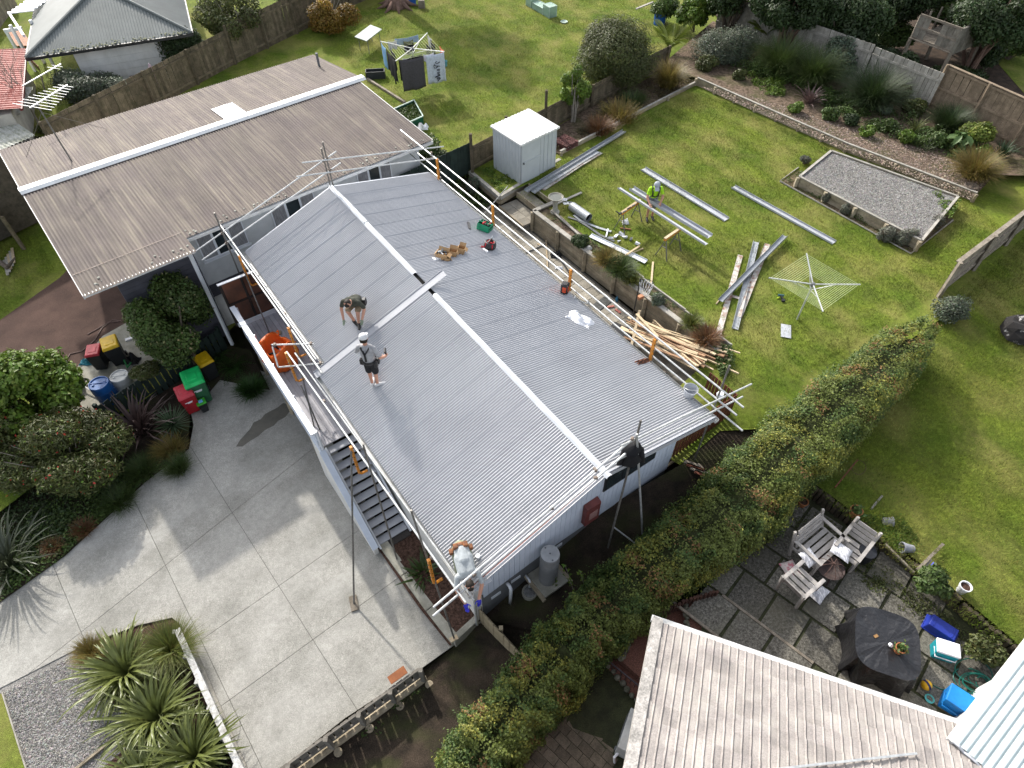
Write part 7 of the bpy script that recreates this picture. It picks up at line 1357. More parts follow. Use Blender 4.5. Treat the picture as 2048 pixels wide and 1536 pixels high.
# bricks beside the shed
bs=thing('brick_stack','stack of dark red bricks beside the shed','bricks',P(1128,290,.05)); mb=MB(); mb.box((0,0,0),(.22,.1,.07)); bkm=mb.mesh('brick',mat('dark_red_brick',(.12,.05,.045),rough=.95,scale=6,col2=(.08,.038,.035),rnd=.3)); 
for i in range(6):
    for j in range(5):
        for k in range(3): link('brick',bkm,bs,P(1128,288,.09)+SHX*(.13*i-.3)*.9+SHY*(.25*j-.6)*.55+Vector((random.uniform(-.02,.02),random.uniform(-.02,.02),.075*k)),rot=(0,0,math.atan2(SHY.y,SHY.x)+random.uniform(-.2,.2)))
mb=MB(); mb.box(P(1281,594,.16),(.2,.13,.11),rz=.5); bevel(mb.build('brick',mat('orange_brick',(.46,.22,.12),rough=.9,scale=8),label='single orange brick on the retaining wall cap by the hoop',cat='brick'),.006)
mb=MB(); mb.lathe(P(1178,497,.08),[(0,-.08),(.1,-.06),(.12,.02),(.05,.1),(0,.11)],7,cap=(False,False)); mb.build('white_stone',mat('white_rock',(.5,.49,.46),rough=.9,scale=9,col2=(.36,.35,.33)),label='pale stone on the planting strip beside the rosemary mound',cat='stone')
# ladder and paved-strip clutter
ld=thing('ladder','aluminium ladder leaning on the lawn-side eave','ladder',P(1150,566,ZP)); la,lb_=P(1148,562,ZP+.0),HF(8.25,-.06,1.72); la=HF(7.7,-1.25,ZP); dd_=(lb_-la).normalized(); sd=dd_.cross(Vector((0,0,1))).normalized()*.2
for s_ in (-1,1): MB().bar(la+sd*s_,lb_+sd*s_,.03,.07).build('stile',mGalv,ld)
for k in range(9): p_=la+(lb_-la)*((k+.6)/9.2); MB().tube(p_-sd,p_+sd,.015,6).build('rung',mGalv,ld)
cloth_heap('heap of dark hose and bags against the retaining wall',P(1112,512,ZP),Vector((0,0,1)),mBlack,.2,.14,.2,'dark_bag','bag',seed=4,N=10); MB().path([P(1120,518,ZP+.05),P(1130,532,ZP+.04),P(1138,545,ZP+.04)],.03,6).build('black_pipe',mBlack,label='black pipe lying along the foot of the retaining wall',cat='pipe')
cloth_heap('scrap of white plastic on the paved strip',P(1118,536,ZP),Vector((0,0,1)),mWhiteP,.14,.07,.05,'plastic_scrap','plastic',seed=8,N=8)
mb=MB(); mb.box(P(1205,606,ZP+.012),(.75,.35,.02),rz=.75); mb.build('mat',mat('dark_mat',(.05,.052,.05),rough=1,scale=20,col2=(.11,.11,.105)),label='dark worn mat on the paved strip',cat='mat')
mb=MB(); mb.lathe(P(1233,603,ZP),[(0,0),(.045,0),(.045,.14),(.02,.18),(.02,.22),(0,.22)],10,cap=(False,False)); mb.build('spray_bottle',mat('blue_bottle',(.05,.22,.36),rough=.3),label='small blue bottle on the paved strip',cat='bottle',smooth=True)
for k,(a,an) in enumerate((((1222,613),.2),((1236,622),-.9))): mb=MB(); mb.box(P(*a,ZP+.025),(.24,.085,.035),rz=an); bevel(mb.build('sandal',mat('pink_rubber',(.55,.2,.16),rough=.7),label='pink sandal dropped on the paved strip',cat='sandal',group='pink sandals'),.02)
for k in range(6): mb=MB(); c=P(1283+random.uniform(-7,7),683+random.uniform(-7,7),ZP+.02); mb.bar(c,c+Vector((random.uniform(-.15,.15),random.uniform(-.15,.15),.01)),.03,.02); mb.build('steel_offcut',mFlash,label='small bent steel offcut on the paved strip below the timber pile',cat='offcut',group='steel offcuts')
MB().tube(P(955,443,ZP+.5),P(1016,372,.75),.02,8).build('spotted_pole',mat('spotted_pole',(.5,.49,.46),rough=.6,scale=26,col2=(.06,.06,.055),thr=(.42,.5)),label='black and white mottled pole leaning past the corner of the shed bed',cat='pole')
# side yard clutter
pa=thing('pallet','old brown pallet boards in the side yard near the slat screen','pallet',P(1382,927,-.6))
for k in range(4): MB().bar(P(1366,921,-.55)+HU*.14*k,P(1400,934,-.55)+HU*.14*k,.11,.03).build('board',mBrown if k%2 else mOldT,pa)
for k in range(2): MB().bar(P(1368,920,-.6)-HW*.2*k,P(1368,920,-.6)+HU*.5-HW*.2*k,.06,.06).build('bearer',mOldT,pa)
for k in range(2): MB().bar(P(1180,1100,-1.55)+Vector((.1*k,.12*k,0)),P(1210,1122,-1.55)+Vector((.1*k,.12*k,0)),.13,.035).build('plank',mOldT,label='old plank lying at the foot of the splayed poles',cat='plank',group='planks by the poles')
cloth_heap('crushed pale packaging in the planting bed',P(845,1168,-2.6),Vector((0,0,1)),mat('silver_wrap',(.4,.4,.44),rough=.4,scale=9,col2=(.16,.16,.2)),.22,.07,.05,'packaging','packaging',seed=6,N=9,ang=-.4)
mb=MB(); p_=P(795,1350,ZD+.62); d_=(P(555,1562,ZD)-P(842,1352,ZD)).normalized(); mb.bar(p_-d_*.22,p_+d_*.22,.2,.03); mb.build('orange_board',mat('orange_ply',(.27,.10,.04),rough=.85,scale=8,col2=(.19,.07,.03)),label='rusty orange board laid on top of the picket fence',cat='board')

# ================================================================ bins and drums
def wheelie(label,base,rz,body,lid,s=1.,h=1.02,w=.58,d=.7,print_=None):
    t=thing('wheelie_bin',label,'bin',base); Mx=Matrix.Translation(Vector(base))@Matrix.Rotation(rz,4,'Z')@Matrix.Scale(s,4); mb=MB(); W,D=w/2,d/2
    mb.hexa([Mx@Vector(v) for v in ((-W*.78,-D*.8,.06),(W*.78,-D*.8,.06),(W*.78,D*.72,.06),(-W*.78,D*.72,.06),(-W*.97,-D*.97,h*.92),(W*.97,-D*.97,h*.92),(W*.97,D*.95,h*.92),(-W*.97,D*.95,h*.92))]); bevel(mb.build('body',body,t),.04*s,3)
    mb=MB(); mb.hexa([Mx@Vector(v) for v in ((-W*1.04,-D*1.06,h*.92),(W*1.04,-D*1.06,h*.92),(W*1.04,D*1.02,h*.92),(-W*1.04,D*1.02,h*.92),(-W*.9,-D*.92,h*1.02),(W*.9,-D*.92,h*1.02),(W*.94,D*1.0,h*1.03),(-W*.94,D*1.0,h*1.03))]); l=mb.build('lid',lid,t); bevel(l,.035*s,3)
    mb=MB(); mb.hexa([Mx@Vector(v) for v in ((-W*.55,-D*.5,h*1.02),(W*.55,-D*.5,h*1.02),(W*.55,D*.45,h*1.02),(-W*.55,D*.45,h*1.02),(-W*.5,-D*.45,h*1.035),(W*.5,-D*.45,h*1.035),(W*.5,D*.4,h*1.035),(-W*.5,D*.4,h*1.035))]); bevel(mb.build('lid_panel',lid,l),.02*s,2)
    mb=MB(); mb.tube(Mx@Vector((-W*.9,D*1.12,h*.95)),Mx@Vector((W*.9,D*1.12,h*.95)),.018*s,8); mb.build('handle',lid,t)
    for k in (-1,1): mb=MB(); mb.lathe(Mx@Vector((k*W*.86,D*.72,.1)),[(0,-.03),(.1*s,-.03),(.1*s,.03),(0,.03)],16,axis=Mx.to_3x3()@Vector((1,0,0)),cap=(False,False)); mb.build('wheel',mBlack,t)
    if print_:
        for k in range(2): mb=MB(); mbox(mb,Mx,(-.02+.03*k,-D*.955+.012*k,h*(.7-.05*k)),(.26-.1*k,.012,.03)); mb.build('print',mWhiteP,t)
    return t
mBinBlk=mat('bin_charcoal',(.02,.022,.024),rough=.5,scale=4); mBinRed=mat('bin_red',(.32,.012,.02),rough=.45,scale=4,col2=(.26,.01,.016)); mLidRed=mat('bin_lid_red',(.55,.05,.07),rough=.45,scale=4); mLidYel=mat('bin_lid_yellow',(.75,.47,.01),rough=.45,scale=5); mBinGrn=mat('bin_green',(.03,.13,.06),rough=.5,scale=4); mLidGrn=mat('bin_lid_green',(.015,.52,.13),rough=.45,scale=4)
wheelie('large green wheelie bin with a bright green lid by the dark green fence',P(408,797,ZD),.55,mBinGrn,mLidGrn,1.08,print_=1)
wheelie('red wheelie bin with a red lid beside the yucca',P(388,817,ZD),.6,mBinRed,mLidRed,.88,print_=1); wheelie('charcoal wheelie bin with a yellow lid by the fern',P(424,752,ZD),.75,mBinBlk,mLidYel,.85); wheelie("charcoal wheelie bin with a yellow lid on the neighbour's pad",P(243,722,-2.3),.55,mBinBlk,mLidYel,.9); wheelie("charcoal wheelie bin with a red lid on the neighbour's pad",P(208,732,-2.3),.25,mBinBlk,mLidRed,.78)
fc=thing('food_caddy','small black food-scrap caddy with a green lid between two bins','caddy',P(411,820,ZD)); Mx=Matrix.Translation(P(411,820,ZD))@Matrix.Rotation(.6,4,'Z'); mb=MB(); mb.hexa([Mx@Vector(v) for v in ((-.1,-.1,0),(.1,-.1,0),(.1,.1,0),(-.1,.1,0),(-.14,-.13,.4),(.14,-.13,.4),(.14,.13,.4),(-.14,.13,.4))]); bevel(mb.build('body',mBinBlk,fc),.02); mb=MB(); mbox(mb,Mx,(0,0,.42),(.3,.28,.05)); l=mb.build('lid',mat('caddy_green',(.05,.35,.03),rough=.45),fc); bevel(l,.02); mb=MB(); mbox(mb,Mx,(0,0,.449),(.13,.13,.004)); mb.build('sticker',mat('sticker_blue',(.2,.5,.85),rough=.5),l); mb=MB(); mb.path([Mx@Vector((-.15,0,.36)),Mx@Vector((-.1,-.17,.3)),Mx@Vector((.1,-.17,.3)),Mx@Vector((.15,0,.36))],.012,6); mb.build('handle',mBinBlk,fc)
def drum(label,base,r,h,m,top,lean=(0,0,1)):
    t=thing('drum',label,'drum',base); mb=MB(); mb.lathe(base,[(0,0),(r*.94,0),(r,.04),(r,h*.32),(r*1.03,h*.34),(r,h*.36),(r,h*.66),(r*1.03,h*.68),(r,h*.7),(r,h*.95),(r*.95,h),(r*.86,h),(r*.86,h-.03),(0,h-.03)],28,axis=lean,cap=(False,False)); mb.build('body',m,t,smooth=False)
    c=Vector(base)+Vector((0,0,h-.03)); mb=MB(); mb.bar(c+Vector((-r*.8,-.02,.01)),c+Vector((r*.8,.05,.01)),.03,.02); mb.build('lid_rib',top,t)
    for a in (.6,3.7): mb=MB(); mb.lathe(c+Vector((math.cos(a)*r*.55,math.sin(a)*r*.55,0)),[(.04,0),(.04,.03),(0,.03)],10,cap=(False,False)); mb.build('bung',top,t)
    return t
drum('blue plastic drum behind the dark green fence',P(222,800,-2.3),.31,.85,mat('drum_blue',(.015,.11,.36),rough=.45,scale=4),MATS['drum_blue']); drum('white plastic drum beside the blue drum',P(254,775,-2.3),.29,.6,mat('drum_white',(.55,.56,.55),rough=.5,scale=5,col2=(.45,.46,.45)),MATS['drum_white'])
tb=thing('laundry_tub','white and grey laundry tub lying beside the glossy shrub','tub',P(143,760,-2.3)); Mx=Matrix.Translation(P(145,762,-2.3))@Matrix.Rotation(.7,4,'Z'); mb=MB(); tray(mb,Mx,.62,.5,.5,.03); bevel(mb.build('cabinet',mat('grey_cabinet',(.2,.21,.24),rough=.5),tb),.01); Mx2=Mx@Matrix.Translation(Vector((-.1,.1,.5))); mb=MB(); tray(mb,Mx2,.6,.5,.16,.03); bevel(mb.build('basin',mWhiteP,tb),.015); mb=MB(); mb.lathe(Mx2@Vector((.1,0,.035)),[(.03,0),(.03,.006),(0,.006)],10,cap=(False,False)); mb.build('plughole',mBlack,tb)
def coil(label,c,r,n,m,name,cat,th=.012,h=.02):
    mb=MB(); pts=[Vector(c)+Vector((math.cos(a)*r*(1+.1*math.sin(a*1.7)),math.sin(a)*r*(1+.12*math.cos(a*1.3)),h+.02*math.sin(a*2.1)+.006*a/6.28)) for a in np.linspace(0,6.283*n,n*16)]; mb.path(pts,th,5); return mb.build(name,m,label=label,cat=cat)
coil("coiled black hose on the neighbour's pad",P(168,765,-2.28),.16,4,mBlack,'hose_coil','hose'); cloth_heap("bundle of teal rope beside the red-lidded bin",P(176,725,-2.29),Vector((0,0,1)),mat('teal_rope',(.02,.2,.27),rough=.7,scale=30,col2=(.012,.1,.13)),.25,.14,.12,'rope_bundle','rope',seed=2,N=10); coil('orange hose coil between the drums',P(232,765,-2.28),.14,4,mat('orange_hose',(.55,.09,.02),rough=.5),'hose_coil','hose')
MB().path([P(242,642,-2.27),P(225,640,-2.28),P(205,655,-2.28),P(190,680,-2.28),P(165,702,-2.28),P(140,708,-2.28),P(131,725,-2.28)],.018,6).build('garden_hose',mat('brown_hose',(.16,.10,.085),rough=.6),label='brown garden hose trailing across the brown drive',cat='hose'); MB().path([P(237,643,-2.27),P(215,645,-2.28),P(195,658,-2.28),P(175,669,-2.28)],.016,6).build('garden_hose',MATS['brown_hose'],label='short dark hose end curving over the brown drive',cat='hose')
MB().tube(P(157,765,-2.1),P(197,792,-2.2),.025,8).build('white_pipe',mWhiteP,label='white plastic pipe lying beside the glossy shrub',cat='pipe'); cloth_heap('dark cart of garden gear behind the yellow-lidded bin',P(265,722,-2.29),Vector((0,0,1)),mBlack,.26,.18,.35,'garden_cart','cart',seed=12,N=10); mb=MB(); mb.path([P(248,720,-1.95),P(255,735,-2.05),P(262,725,-1.9)],.03,6); mb.build('green_handle',mat('green_tool',(.03,.2,.06)),label='green tool handle sticking out of the dark cart',cat='tool'); mb=MB(); mb.box(P(258,678,-2.27),(.24,.12,.05),rz=.5); mb.build('white_block',mWhiteP,label='small white block by the brown drive',cat='block'); cloth_heap('crumpled blue tarpaulin at the end of the dark green fence',P(200,822,-2.4),Vector((0,0,1)),mat('blue_tarp',(.02,.06,.25),rough=.5,scale=10),.2,.14,.18,'blue_tarpaulin','tarpaulin',seed=7,N=9)
for k in range(5): MB().bar(P(8+4*k,520-6*k,-2.28),P(16+3*k,550-6*k,-2.26),.1,.03).build('board',random.choice([mTimber,mOldTL]),label='loose board dumped on the grass at the left edge',cat='board',group='boards on the left grass')
MB().path([P(-30,505,-2.25),P(15,535,-2.2),P(30,515,-1.9)],[.12,.09,.03],8).build('fallen_branch',mTrunk,label='thick fallen branch on the grass at the left edge',cat='branch')
# ================================================================ clothes-line lawn
_h=P(824,93,1.8); _t=[P(883,101,1.8),P(765,82,1.8),P(853,62,1.8),P(790,123,1.8)]
ch,ct=rotary('rotary clothes line loaded with washing on the far lawn',Vector((_h.x,_h.y,0)),1.72,((_t[0]-_t[1]).length+(_t[2]-_t[3]).length)/4,math.atan2(_t[0].y-_t[1].y,_t[0].x-_t[1].x),n=7,drop=.08)
def hang(label,a,b,drop,m,sag=.06,name='towel',cat='towel',out=0.,seed=0,tp=0.):
    """washing pegged between two points, hanging in soft folds"""
    a=Vector(a);b=Vector(b); mb=MB(); NX,NZ=14,10; n=(b-a).cross(Vector((0,0,1))).normalized()
    for j in range(NZ+1):
        for i in range(NX+1):
            f=i/NX;g=j/NZ; p=a+(b-a)*f+Vector((0,0,-drop*g*(1-.12*tp*math.sin(f*9+seed))-sag*4*f*(1-f)*(1-g*.4)))+n*(.035*math.sin(f*11+seed)*g+.02*math.sin(f*23+seed*2)*g+out*g); mb.v.append(tuple(p))
    mb.f=[(j*(NX+1)+i,j*(NX+1)+i+1,(j+1)*(NX+1)+i+1,(j+1)*(NX+1)+i) for j in range(NZ) for i in range(NX)]; mb.mi=[0]*len(mb.f); o=mb.build(name,m,label=label,cat=cat,smooth=True); s=o.modifiers.new('s','SOLIDIFY'); s.thickness=.008; return o
L=lambda k,f,s=1.: (ch+(ct[k]-ch)*s)*(1-f)+(ch+(ct[(k+1)%4]-ch)*s)*f
def cl(name,c): return mat(name,c,rough=.95,var=.12,scale=14,bump=.2,bscale=60)
order=sorted(range(4),key=lambda k:((ct[k]+ct[(k+1)%4])/2).y)    # sides, nearest first
k0=order[0]; fr=[(ct[k0].x,0,k0),(ct[(k0+1)%4].x,1,k0)]; flip=ct[k0].x>ct[(k0+1)%4].x
def LF(f,s=1.): return L(k0,(1-f) if flip else f,s)
hang('big charcoal towel hanging at the front of the loaded line',LF(.08),LF(.56),1.35,cl('towel_charcoal',(.075,.07,.075)),seed=1); 
tw=hang('white towel with dark vertical script on the loaded line',LF(.6,1.03),LF(.97,1.03),1.25,cl('towel_white',(.55,.6,.68)),seed=2,sag=.03)
a,b=LF(.6,1.05),LF(.97,1.05); nt_=(b-a).cross(Vector((0,0,1))).normalized(); nt_=nt_ if nt_.y<0 else -nt_
def tp_(x,y):
    f=(x-85-(y-190)*.2)/355.; g=(y-190+ (x-85)*.31)/740.; f=min(max(f,.05),.95); return a+(b-a)*f+Vector((0,0,-1.25*g-.03*4*f*(1-f)))+nt_*.05
mInk=mat('dark_ink',(.02,.02,.03),rough=.9); mb=MB()
for s_ in ([(350,295),(325,328),(290,342),(265,318),(292,290)],[(268,360),(250,400),(262,448),(300,452),(332,412)],[(262,388),(300,402),(345,398),(372,405)],[(345,478),(376,470),(374,508),(337,510),(326,490),(350,480)],[(338,560),(380,542),(386,572),(340,588),(390,600),(350,622),(396,615)],[(402,625),(362,648),(332,652),(312,690)],[(332,668),(400,680),(416,692),(384,706),(350,700)],[(366,710),(380,745),(374,772),(418,702)]): mb.path([tp_(*q) for q in s_],.016,4)
o=mb.build('script_print',mInk,tw); 
k1=[k for k in order if k!=k0]; xs_=sorted(k1,key=lambda k:((ct[k]+ct[(k+1)%4])/2).x); kl,kr=xs_[0],xs_[-1]
hang('pale blue towel at the left end of the loaded line',L(kl,.05),L(kl,.35),.95,cl('towel_pale_blue',(.2,.38,.6)),seed=3); hang('orange-red cloth at the right end of the loaded line',L(kr,.08,1.02),L(kr,.3,1.02),.85,cl('cloth_orange_red',(.62,.10,.05)),seed=4); hang('blue cloth along the back of the loaded line',L(order[-1],.2),L(order[-1],.7),.3,cl('cloth_blue',(.14,.25,.5)),seed=5)
for i,(k,f0,f1,s_,dr) in enumerate(((kl,.4,.65,1,.9),(kl,.65,.95,1,1.05),(k0,.02,.3,.9,1.0),(kl,.3,.7,.8,.7),(kr,.4,.7,.9,.7),(k0,.3,.6,.75,.6),(order[-1],.3,.6,.7,.55),(kr,.3,.6,.65,.5))): hang('black garment pegged among the washing on the loaded line',L(k,f0,s_),L(k,f1,s_),dr,cl('garment_black',(.014,.014,.018)),seed=6+i,name='garment',cat='garment',tp=1.).__setitem__('group','black garments on the loaded line')
for i,(k,f0,f1,s_,dr) in enumerate(((k0,.1,.3,.85,.35),(k0,.6,.85,.85,.3),(order[-1],.7,.9,.9,.35),(kr,.7,.95,.95,.5))): hang('small pale garment pegged among the black washing',L(k,f0,s_),L(k,f1,s_),dr,cl('garment_pale',(.5,.48,.55)),seed=20+i,name='garment',cat='garment',tp=1.).__setitem__('group','pale garments on the loaded line')
ft=thing('folding_table','white folding table standing on the far lawn','table',P(737,85,0)); q=[P(709,73,.72),P(741,49,.72),P(764,58,.72),P(733,82,.72)]; mb=MB(); mb.poly(q,th=.04); bevel(mb.build('top',mat('table_grey_white',(.34,.38,.36),rough=.5,scale=5,col2=(.2,.235,.215)),ft),.01); cq=sum(q,Vector())/4
for p_ in q: e=cq+(p_-cq)*.75; MB().tube(Vector((e.x,e.y,0)),Vector((e.x,e.y,.68)),.016,6).build('leg',mGreyBase,ft)
mb=MB(); tray(mb,Matrix.Translation(P(752,155,0))@Matrix.Rotation(.1,4,'Z'),.9,.4,.34,.03); o=mb.build('planter_box',mat('planter_charcoal',(.04,.045,.05),rough=.6),label='charcoal planter box beside the loaded clothes line',cat='planter'); MB().bar(P(735,158,.06),P(810,205,.06),.1,.1).build('timber_edging',mOldT,label='dark timber edging between the brown roof and the far lawn',cat='edging')
mb=MB(); mb.lathe(P(890,132,0),[(0,0),(.1,0),(.13,.24),(.12,.24),(.09,.02),(0,.02)],16,cap=(False,False)); mb.build('bucket',mat('aqua_plastic',(.15,.42,.5),rough=.5),label='small aqua bucket on the far lawn by the washing',cat='bucket')
mb=MB(); mb.lathe(P(825,8,0),[(0,0),(.2,0),(.24,.45),(.22,.45),(.18,.03),(0,.03)],18,cap=(False,False)); mb.build('tub',mat('blue_tub',(.015,.1,.4),rough=.5),label='blue tub beside the big tree trunk',cat='tub'); MB().box(P(843,8,.2),(.35,.25,.4)).build('crate',mOldT,label='weathered crate beside the blue tub',cat='crate')
mHut=mat('green_mesh_plastic',(.36,.5,.42),rough=.4,scale=6,col2=(.28,.42,.34),alpha=.72); hu=thing('rabbit_hutch','translucent green hutch of three linked cages on the far lawn','hutch',P(1095,30,0)); hd=(P(1122,42,0)-P(1062,8,0)).normalized(); hn=Vector((-hd.y,hd.x,0)); ho=P(1065,12,0)
for s0_,ln,hh_ in ((-.3,.5,.5),(.35,1.0,.32),(1.4,.6,.55)):
    mb=MB(); c=ho+hd*(s0_+ln/2); q=math.atan2(hd.y,hd.x); mb.box(c+Vector((0,0,hh_/2)),(ln,.5,hh_),rz=q); mb.build('cage',mHut,hu)
    mb=MB(); 
    for sx_ in (-1,1):
        for sy_ in (-1,1): p_=c+hd*sx_*ln/2+hn*sy_*.25; mb.bar(p_,p_+Vector((0,0,hh_)),.025,.025)
        mb.bar(c+hd*sx_*ln/2+hn*.25+Vector((0,0,hh_)),c+hd*sx_*ln/2-hn*.25+Vector((0,0,hh_)),.025,.025); mb.bar(c+hn*sx_*.25+hd*ln/2+Vector((0,0,hh_)),c+hn*sx_*.25-hd*ln/2+Vector((0,0,hh_)),.025,.025)
    mb.build('cage_frame',mat('mint_plastic',(.5,.62,.55),rough=.5),hu)
mb=MB(); mb.lathe(P(1128,45,0),[(0,0),(.16,0),(.2,.06),(.18,.06),(.14,.02),(0,.02)],14,cap=(False,False)); mb.build('dish',MATS['mint_plastic'],hu)
nt2=thing('garden_bag','green pop-up garden bag full of grass clippings beside the brown roof','garden bag',P(822,235,0)); c=[P(787,218,.45),P(828,200,.5),P(846,232,.45),P(806,250,.4)]; mb=MB(); 
for i in range(4): mb.bar(c[i],c[(i+1)%4],.04,.04)
mb.build('rim',MATS['mint_plastic'],nt2); mb=MB(); lo=[Vector((p_.x,p_.y,.0)) for p_ in c]; mb.add(c+lo,[(0,1,5,4),(1,2,6,5),(2,3,7,6),(3,0,4,7)]); mb.build('side',mat('green_tarp',(.012,.10,.055),rough=.6),nt2); p_=np.array([tuple(c[0]*(1-a_)*(1-b_)+c[1]*a_*(1-b_)+c[2]*a_*b_+c[3]*(1-a_)*b_) for a_,b_ in RNG.uniform(.05,.95,(2500,2))]); p_[:,2]-=RNG.uniform(.05,.2,2500); ctr=p_.mean(0); o=link('clippings',leafmesh('clippings',p_-ctr,np.tile([0,0,1.],(2500,1)),.05,lmMid,tints(2500,None),aspect=2.5),nt2,Vector(ctr)); o['kind']='stuff'
cloth_heap('white bag caught in the shrub by the brown roof',P(846,256,.25),Vector((0,0,1)),mWhiteP,.22,.18,.2,'white_bag','bag',seed=3,N=9)
um=thing('garden_umbrella','closed pink garden umbrella standing by the paling fence','umbrella',P(327,198,0)); c=P(327,198,0); MB().tube(c,c+Vector((0,0,1.6)),.02,6).build('pole',mWhite,um); mb=MB(); mb.lathe(c+Vector((0,0,.55)),[(.11,0),(.13,.1),(.09,.6),(.06,.8),(.09,.85),(.02,1.05)],10,cap=(True,True)); mb.build('canopy',cl('cloth_pink',(.5,.38,.42)),um)
mb=MB(); mb.box(P(288,146,.35),(1.3,.5,.06),rz=.45); mb.build('bench_top',mOldT,label='weathered grey bench against the white wall',cat='bench'); mb=MB(); mb.lathe(P(1318,48,0),[(0,0),(.3,0),(.34,.6),(.31,.6),(.27,.03),(0,.03)],16,cap=(False,False)); mb.build('tub',MATS['blue_tub'],label='blue tub with a plant at the top between the two lawns',cat='tub')
MB().bar(P(1272,18,.9),P(1306,4,1.1),.12,.05).build('loose_plank',mOldTL,label='pale plank propped at the top beside the blue plant tub',cat='plank')

# ================================================================ right-hand paved yard
def seat(label,base,rz,w,name='garden_chair',cat='chair',dp=.62):
    t=thing(name,label,cat,base); Mx=Matrix.Translation(Vector(base))@Matrix.Rotation(rz,4,'Z'); T_=mat('silver_teak',(.40,.375,.35),rough=.9,scale=5,col2=(.29,.27,.25),fine=.2,rnd=.1); W=w/2
    for k in range(4): mb=MB(); mbox(mb,Mx,(0,-.27+.155*k,.40),(w,.115,.025)); mb.build('seat_slat',T_,t)
    for k in range(4): mb=MB(); mbox(mb,Mx@Matrix.Translation(Vector((0,.33+.05*k,.48+.115*k)))@Matrix.Rotation(R(68),4,'X'),(0,0,0),(w*(1 if k<3 else .8),.1,.022)); mb.build('back_slat',T_,t)
    for s_ in (-1,1):
        MB().bar(Mx@Vector((s_*W,-.3,0)),Mx@Vector((s_*W,-.3,.62)),.06,.06).build('leg',T_,t); MB().bar(Mx@Vector((s_*W,.34,0)),Mx@Vector((s_*W,.52,.92)),.06,.06).build('leg',T_,t); MB().bar(Mx@Vector((s_*W,-.36,.635)),Mx@Vector((s_*W,.42,.635)),.085,.03).build('armrest',T_,t); MB().bar(Mx@Vector((s_*W,-.3,.35)),Mx@Vector((s_*W,.38,.35)),.04,.06).build('side_rail',T_,t)
    return t
def facing(a,b,z=ZR): d=P(*b,z)-P(*a,z); return math.atan2(d.y,d.x)-math.pi/2
seat('two-seat silvery garden bench in the paved yard',P(1628,1108,ZR),facing((1655,1125),(1600,1075)),1.05,name='garden_bench',cat='bench'); seat('silvery garden chair beside the black bucket, with a cushion on it',P(1688,1112,ZR),facing((1680,1125),(1712,1085)),.58); seat('silvery garden chair standing alone behind the fire pit',P(1590,1180,ZR),facing((1612,1163),(1570,1200)),.58)
mCush=mat('silver_leaf_cushion',(.42,.42,.45),rough=.55,scale=9,col2=(.75,.75,.77),stretch=(.35,1,1),thr=(.45,.55))
def cushion(label,c,rz,tilt=(0,0),m=None,s=.44):
    mb=MB(); N=10; V=[]
    for sg in (1,-1):
        for i in range(N+1):
            for j in range(N+1):
                a=i/N*2-1;b=j/N*2-1; e=(1-a**4)*(1-b**4); x=a*s/2*(1-.06*(1-abs(b))*0+.08*abs(a*b)); y=b*s/2*(1+.08*abs(a*b)); V.append(Vector((x,y,sg*.07*e**.6)))
    Mx=Matrix.Translation(Vector(c)+Vector((0,0,.08)))@Matrix.Rotation(rz,4,'Z')@Matrix.Rotation(tilt[0],4,'X')@Matrix.Rotation(tilt[1],4,'Y'); k=(N+1)**2; f=[(i*(N+1)+j,(i+1)*(N+1)+j,(i+1)*(N+1)+j+1,i*(N+1)+j+1) for i in range(N) for j in range(N)]
    mb.add([Mx@v for v in V],f+[tuple(k+x for x in q_[::-1]) for q_ in f]); return mb.build('cushion',m or mCush,label=label,cat='cushion',smooth=True)
cushion('silver leaf cushion lying on the bench seat',P(1616,1118,ZR+.45),.5,(.2,.1),s=.36); cushion('silver leaf cushion on the chair by the black bucket',P(1680,1105,ZR+.45),.9,(.15,.2)); cushion('silver leaf cushion dropped on the paving beside the fire pit',P(1630,1185,ZR),.75); cushion('pink and white patterned cushion dropped on the paving',P(1578,1140,ZR),.3,m=mat('pink_pattern_cushion',(.62,.55,.52),rough=.8,scale=11,col2=(.55,.2,.24),thr=(.42,.5)),s=.36)
fp=thing('fire_pit','dark mesh-lidded fire pit between the garden chairs','fire pit',P(1650,1150,ZR)); c=P(1650,1148,ZR); mb=MB(); mb.lathe(c+Vector((0,0,.22)),[(.1,0),(.26,.06),(.32,.16),(.33,.16),(.3,.14),(.1,.05),(0,.05)],24,cap=(True,False)); mb.build('bowl',mat('burnt_steel',(.035,.028,.026),rough=.7,scale=10,col2=(.07,.045,.04)),fp)
for a in (.3,2.4,4.5): MB().bar(c+Vector((math.cos(a)*.3,math.sin(a)*.3,0)),c+Vector((math.cos(a)*.22,math.sin(a)*.22,.3)),.03,.03).build('leg',MATS['burnt_steel'],fp)
for k in range(8): a=k*math.pi/4; mb=MB(); mb.path([c+Vector((math.cos(a)*.32,math.sin(a)*.32,.38)),c+Vector((math.cos(a)*.2,math.sin(a)*.2,.52)),c+Vector((0,0,.57))],.008,5); mb.build('lid_wire',mat('rusty_wire',(.13,.075,.06),rough=.8),fp)
mb=MB(); mb.lathe(c+Vector((0,0,.55)),[(.03,0),(.03,.06),(0,.07)],8,cap=(False,False)); mb.build('lid_knob',MATS['rusty_wire'],fp)
mb=MB(); mb.lathe(P(1722,1118,ZR),[(0,0),(.16,0),(.2,.42),(.21,.42),(.2,.44),(0,.43)],20,cap=(False,False)); mb.build('bucket',mat('black_bucket',(.02,.022,.028),rough=.5),label='black lidded bucket beside the garden chair',cat='bucket',smooth=False)
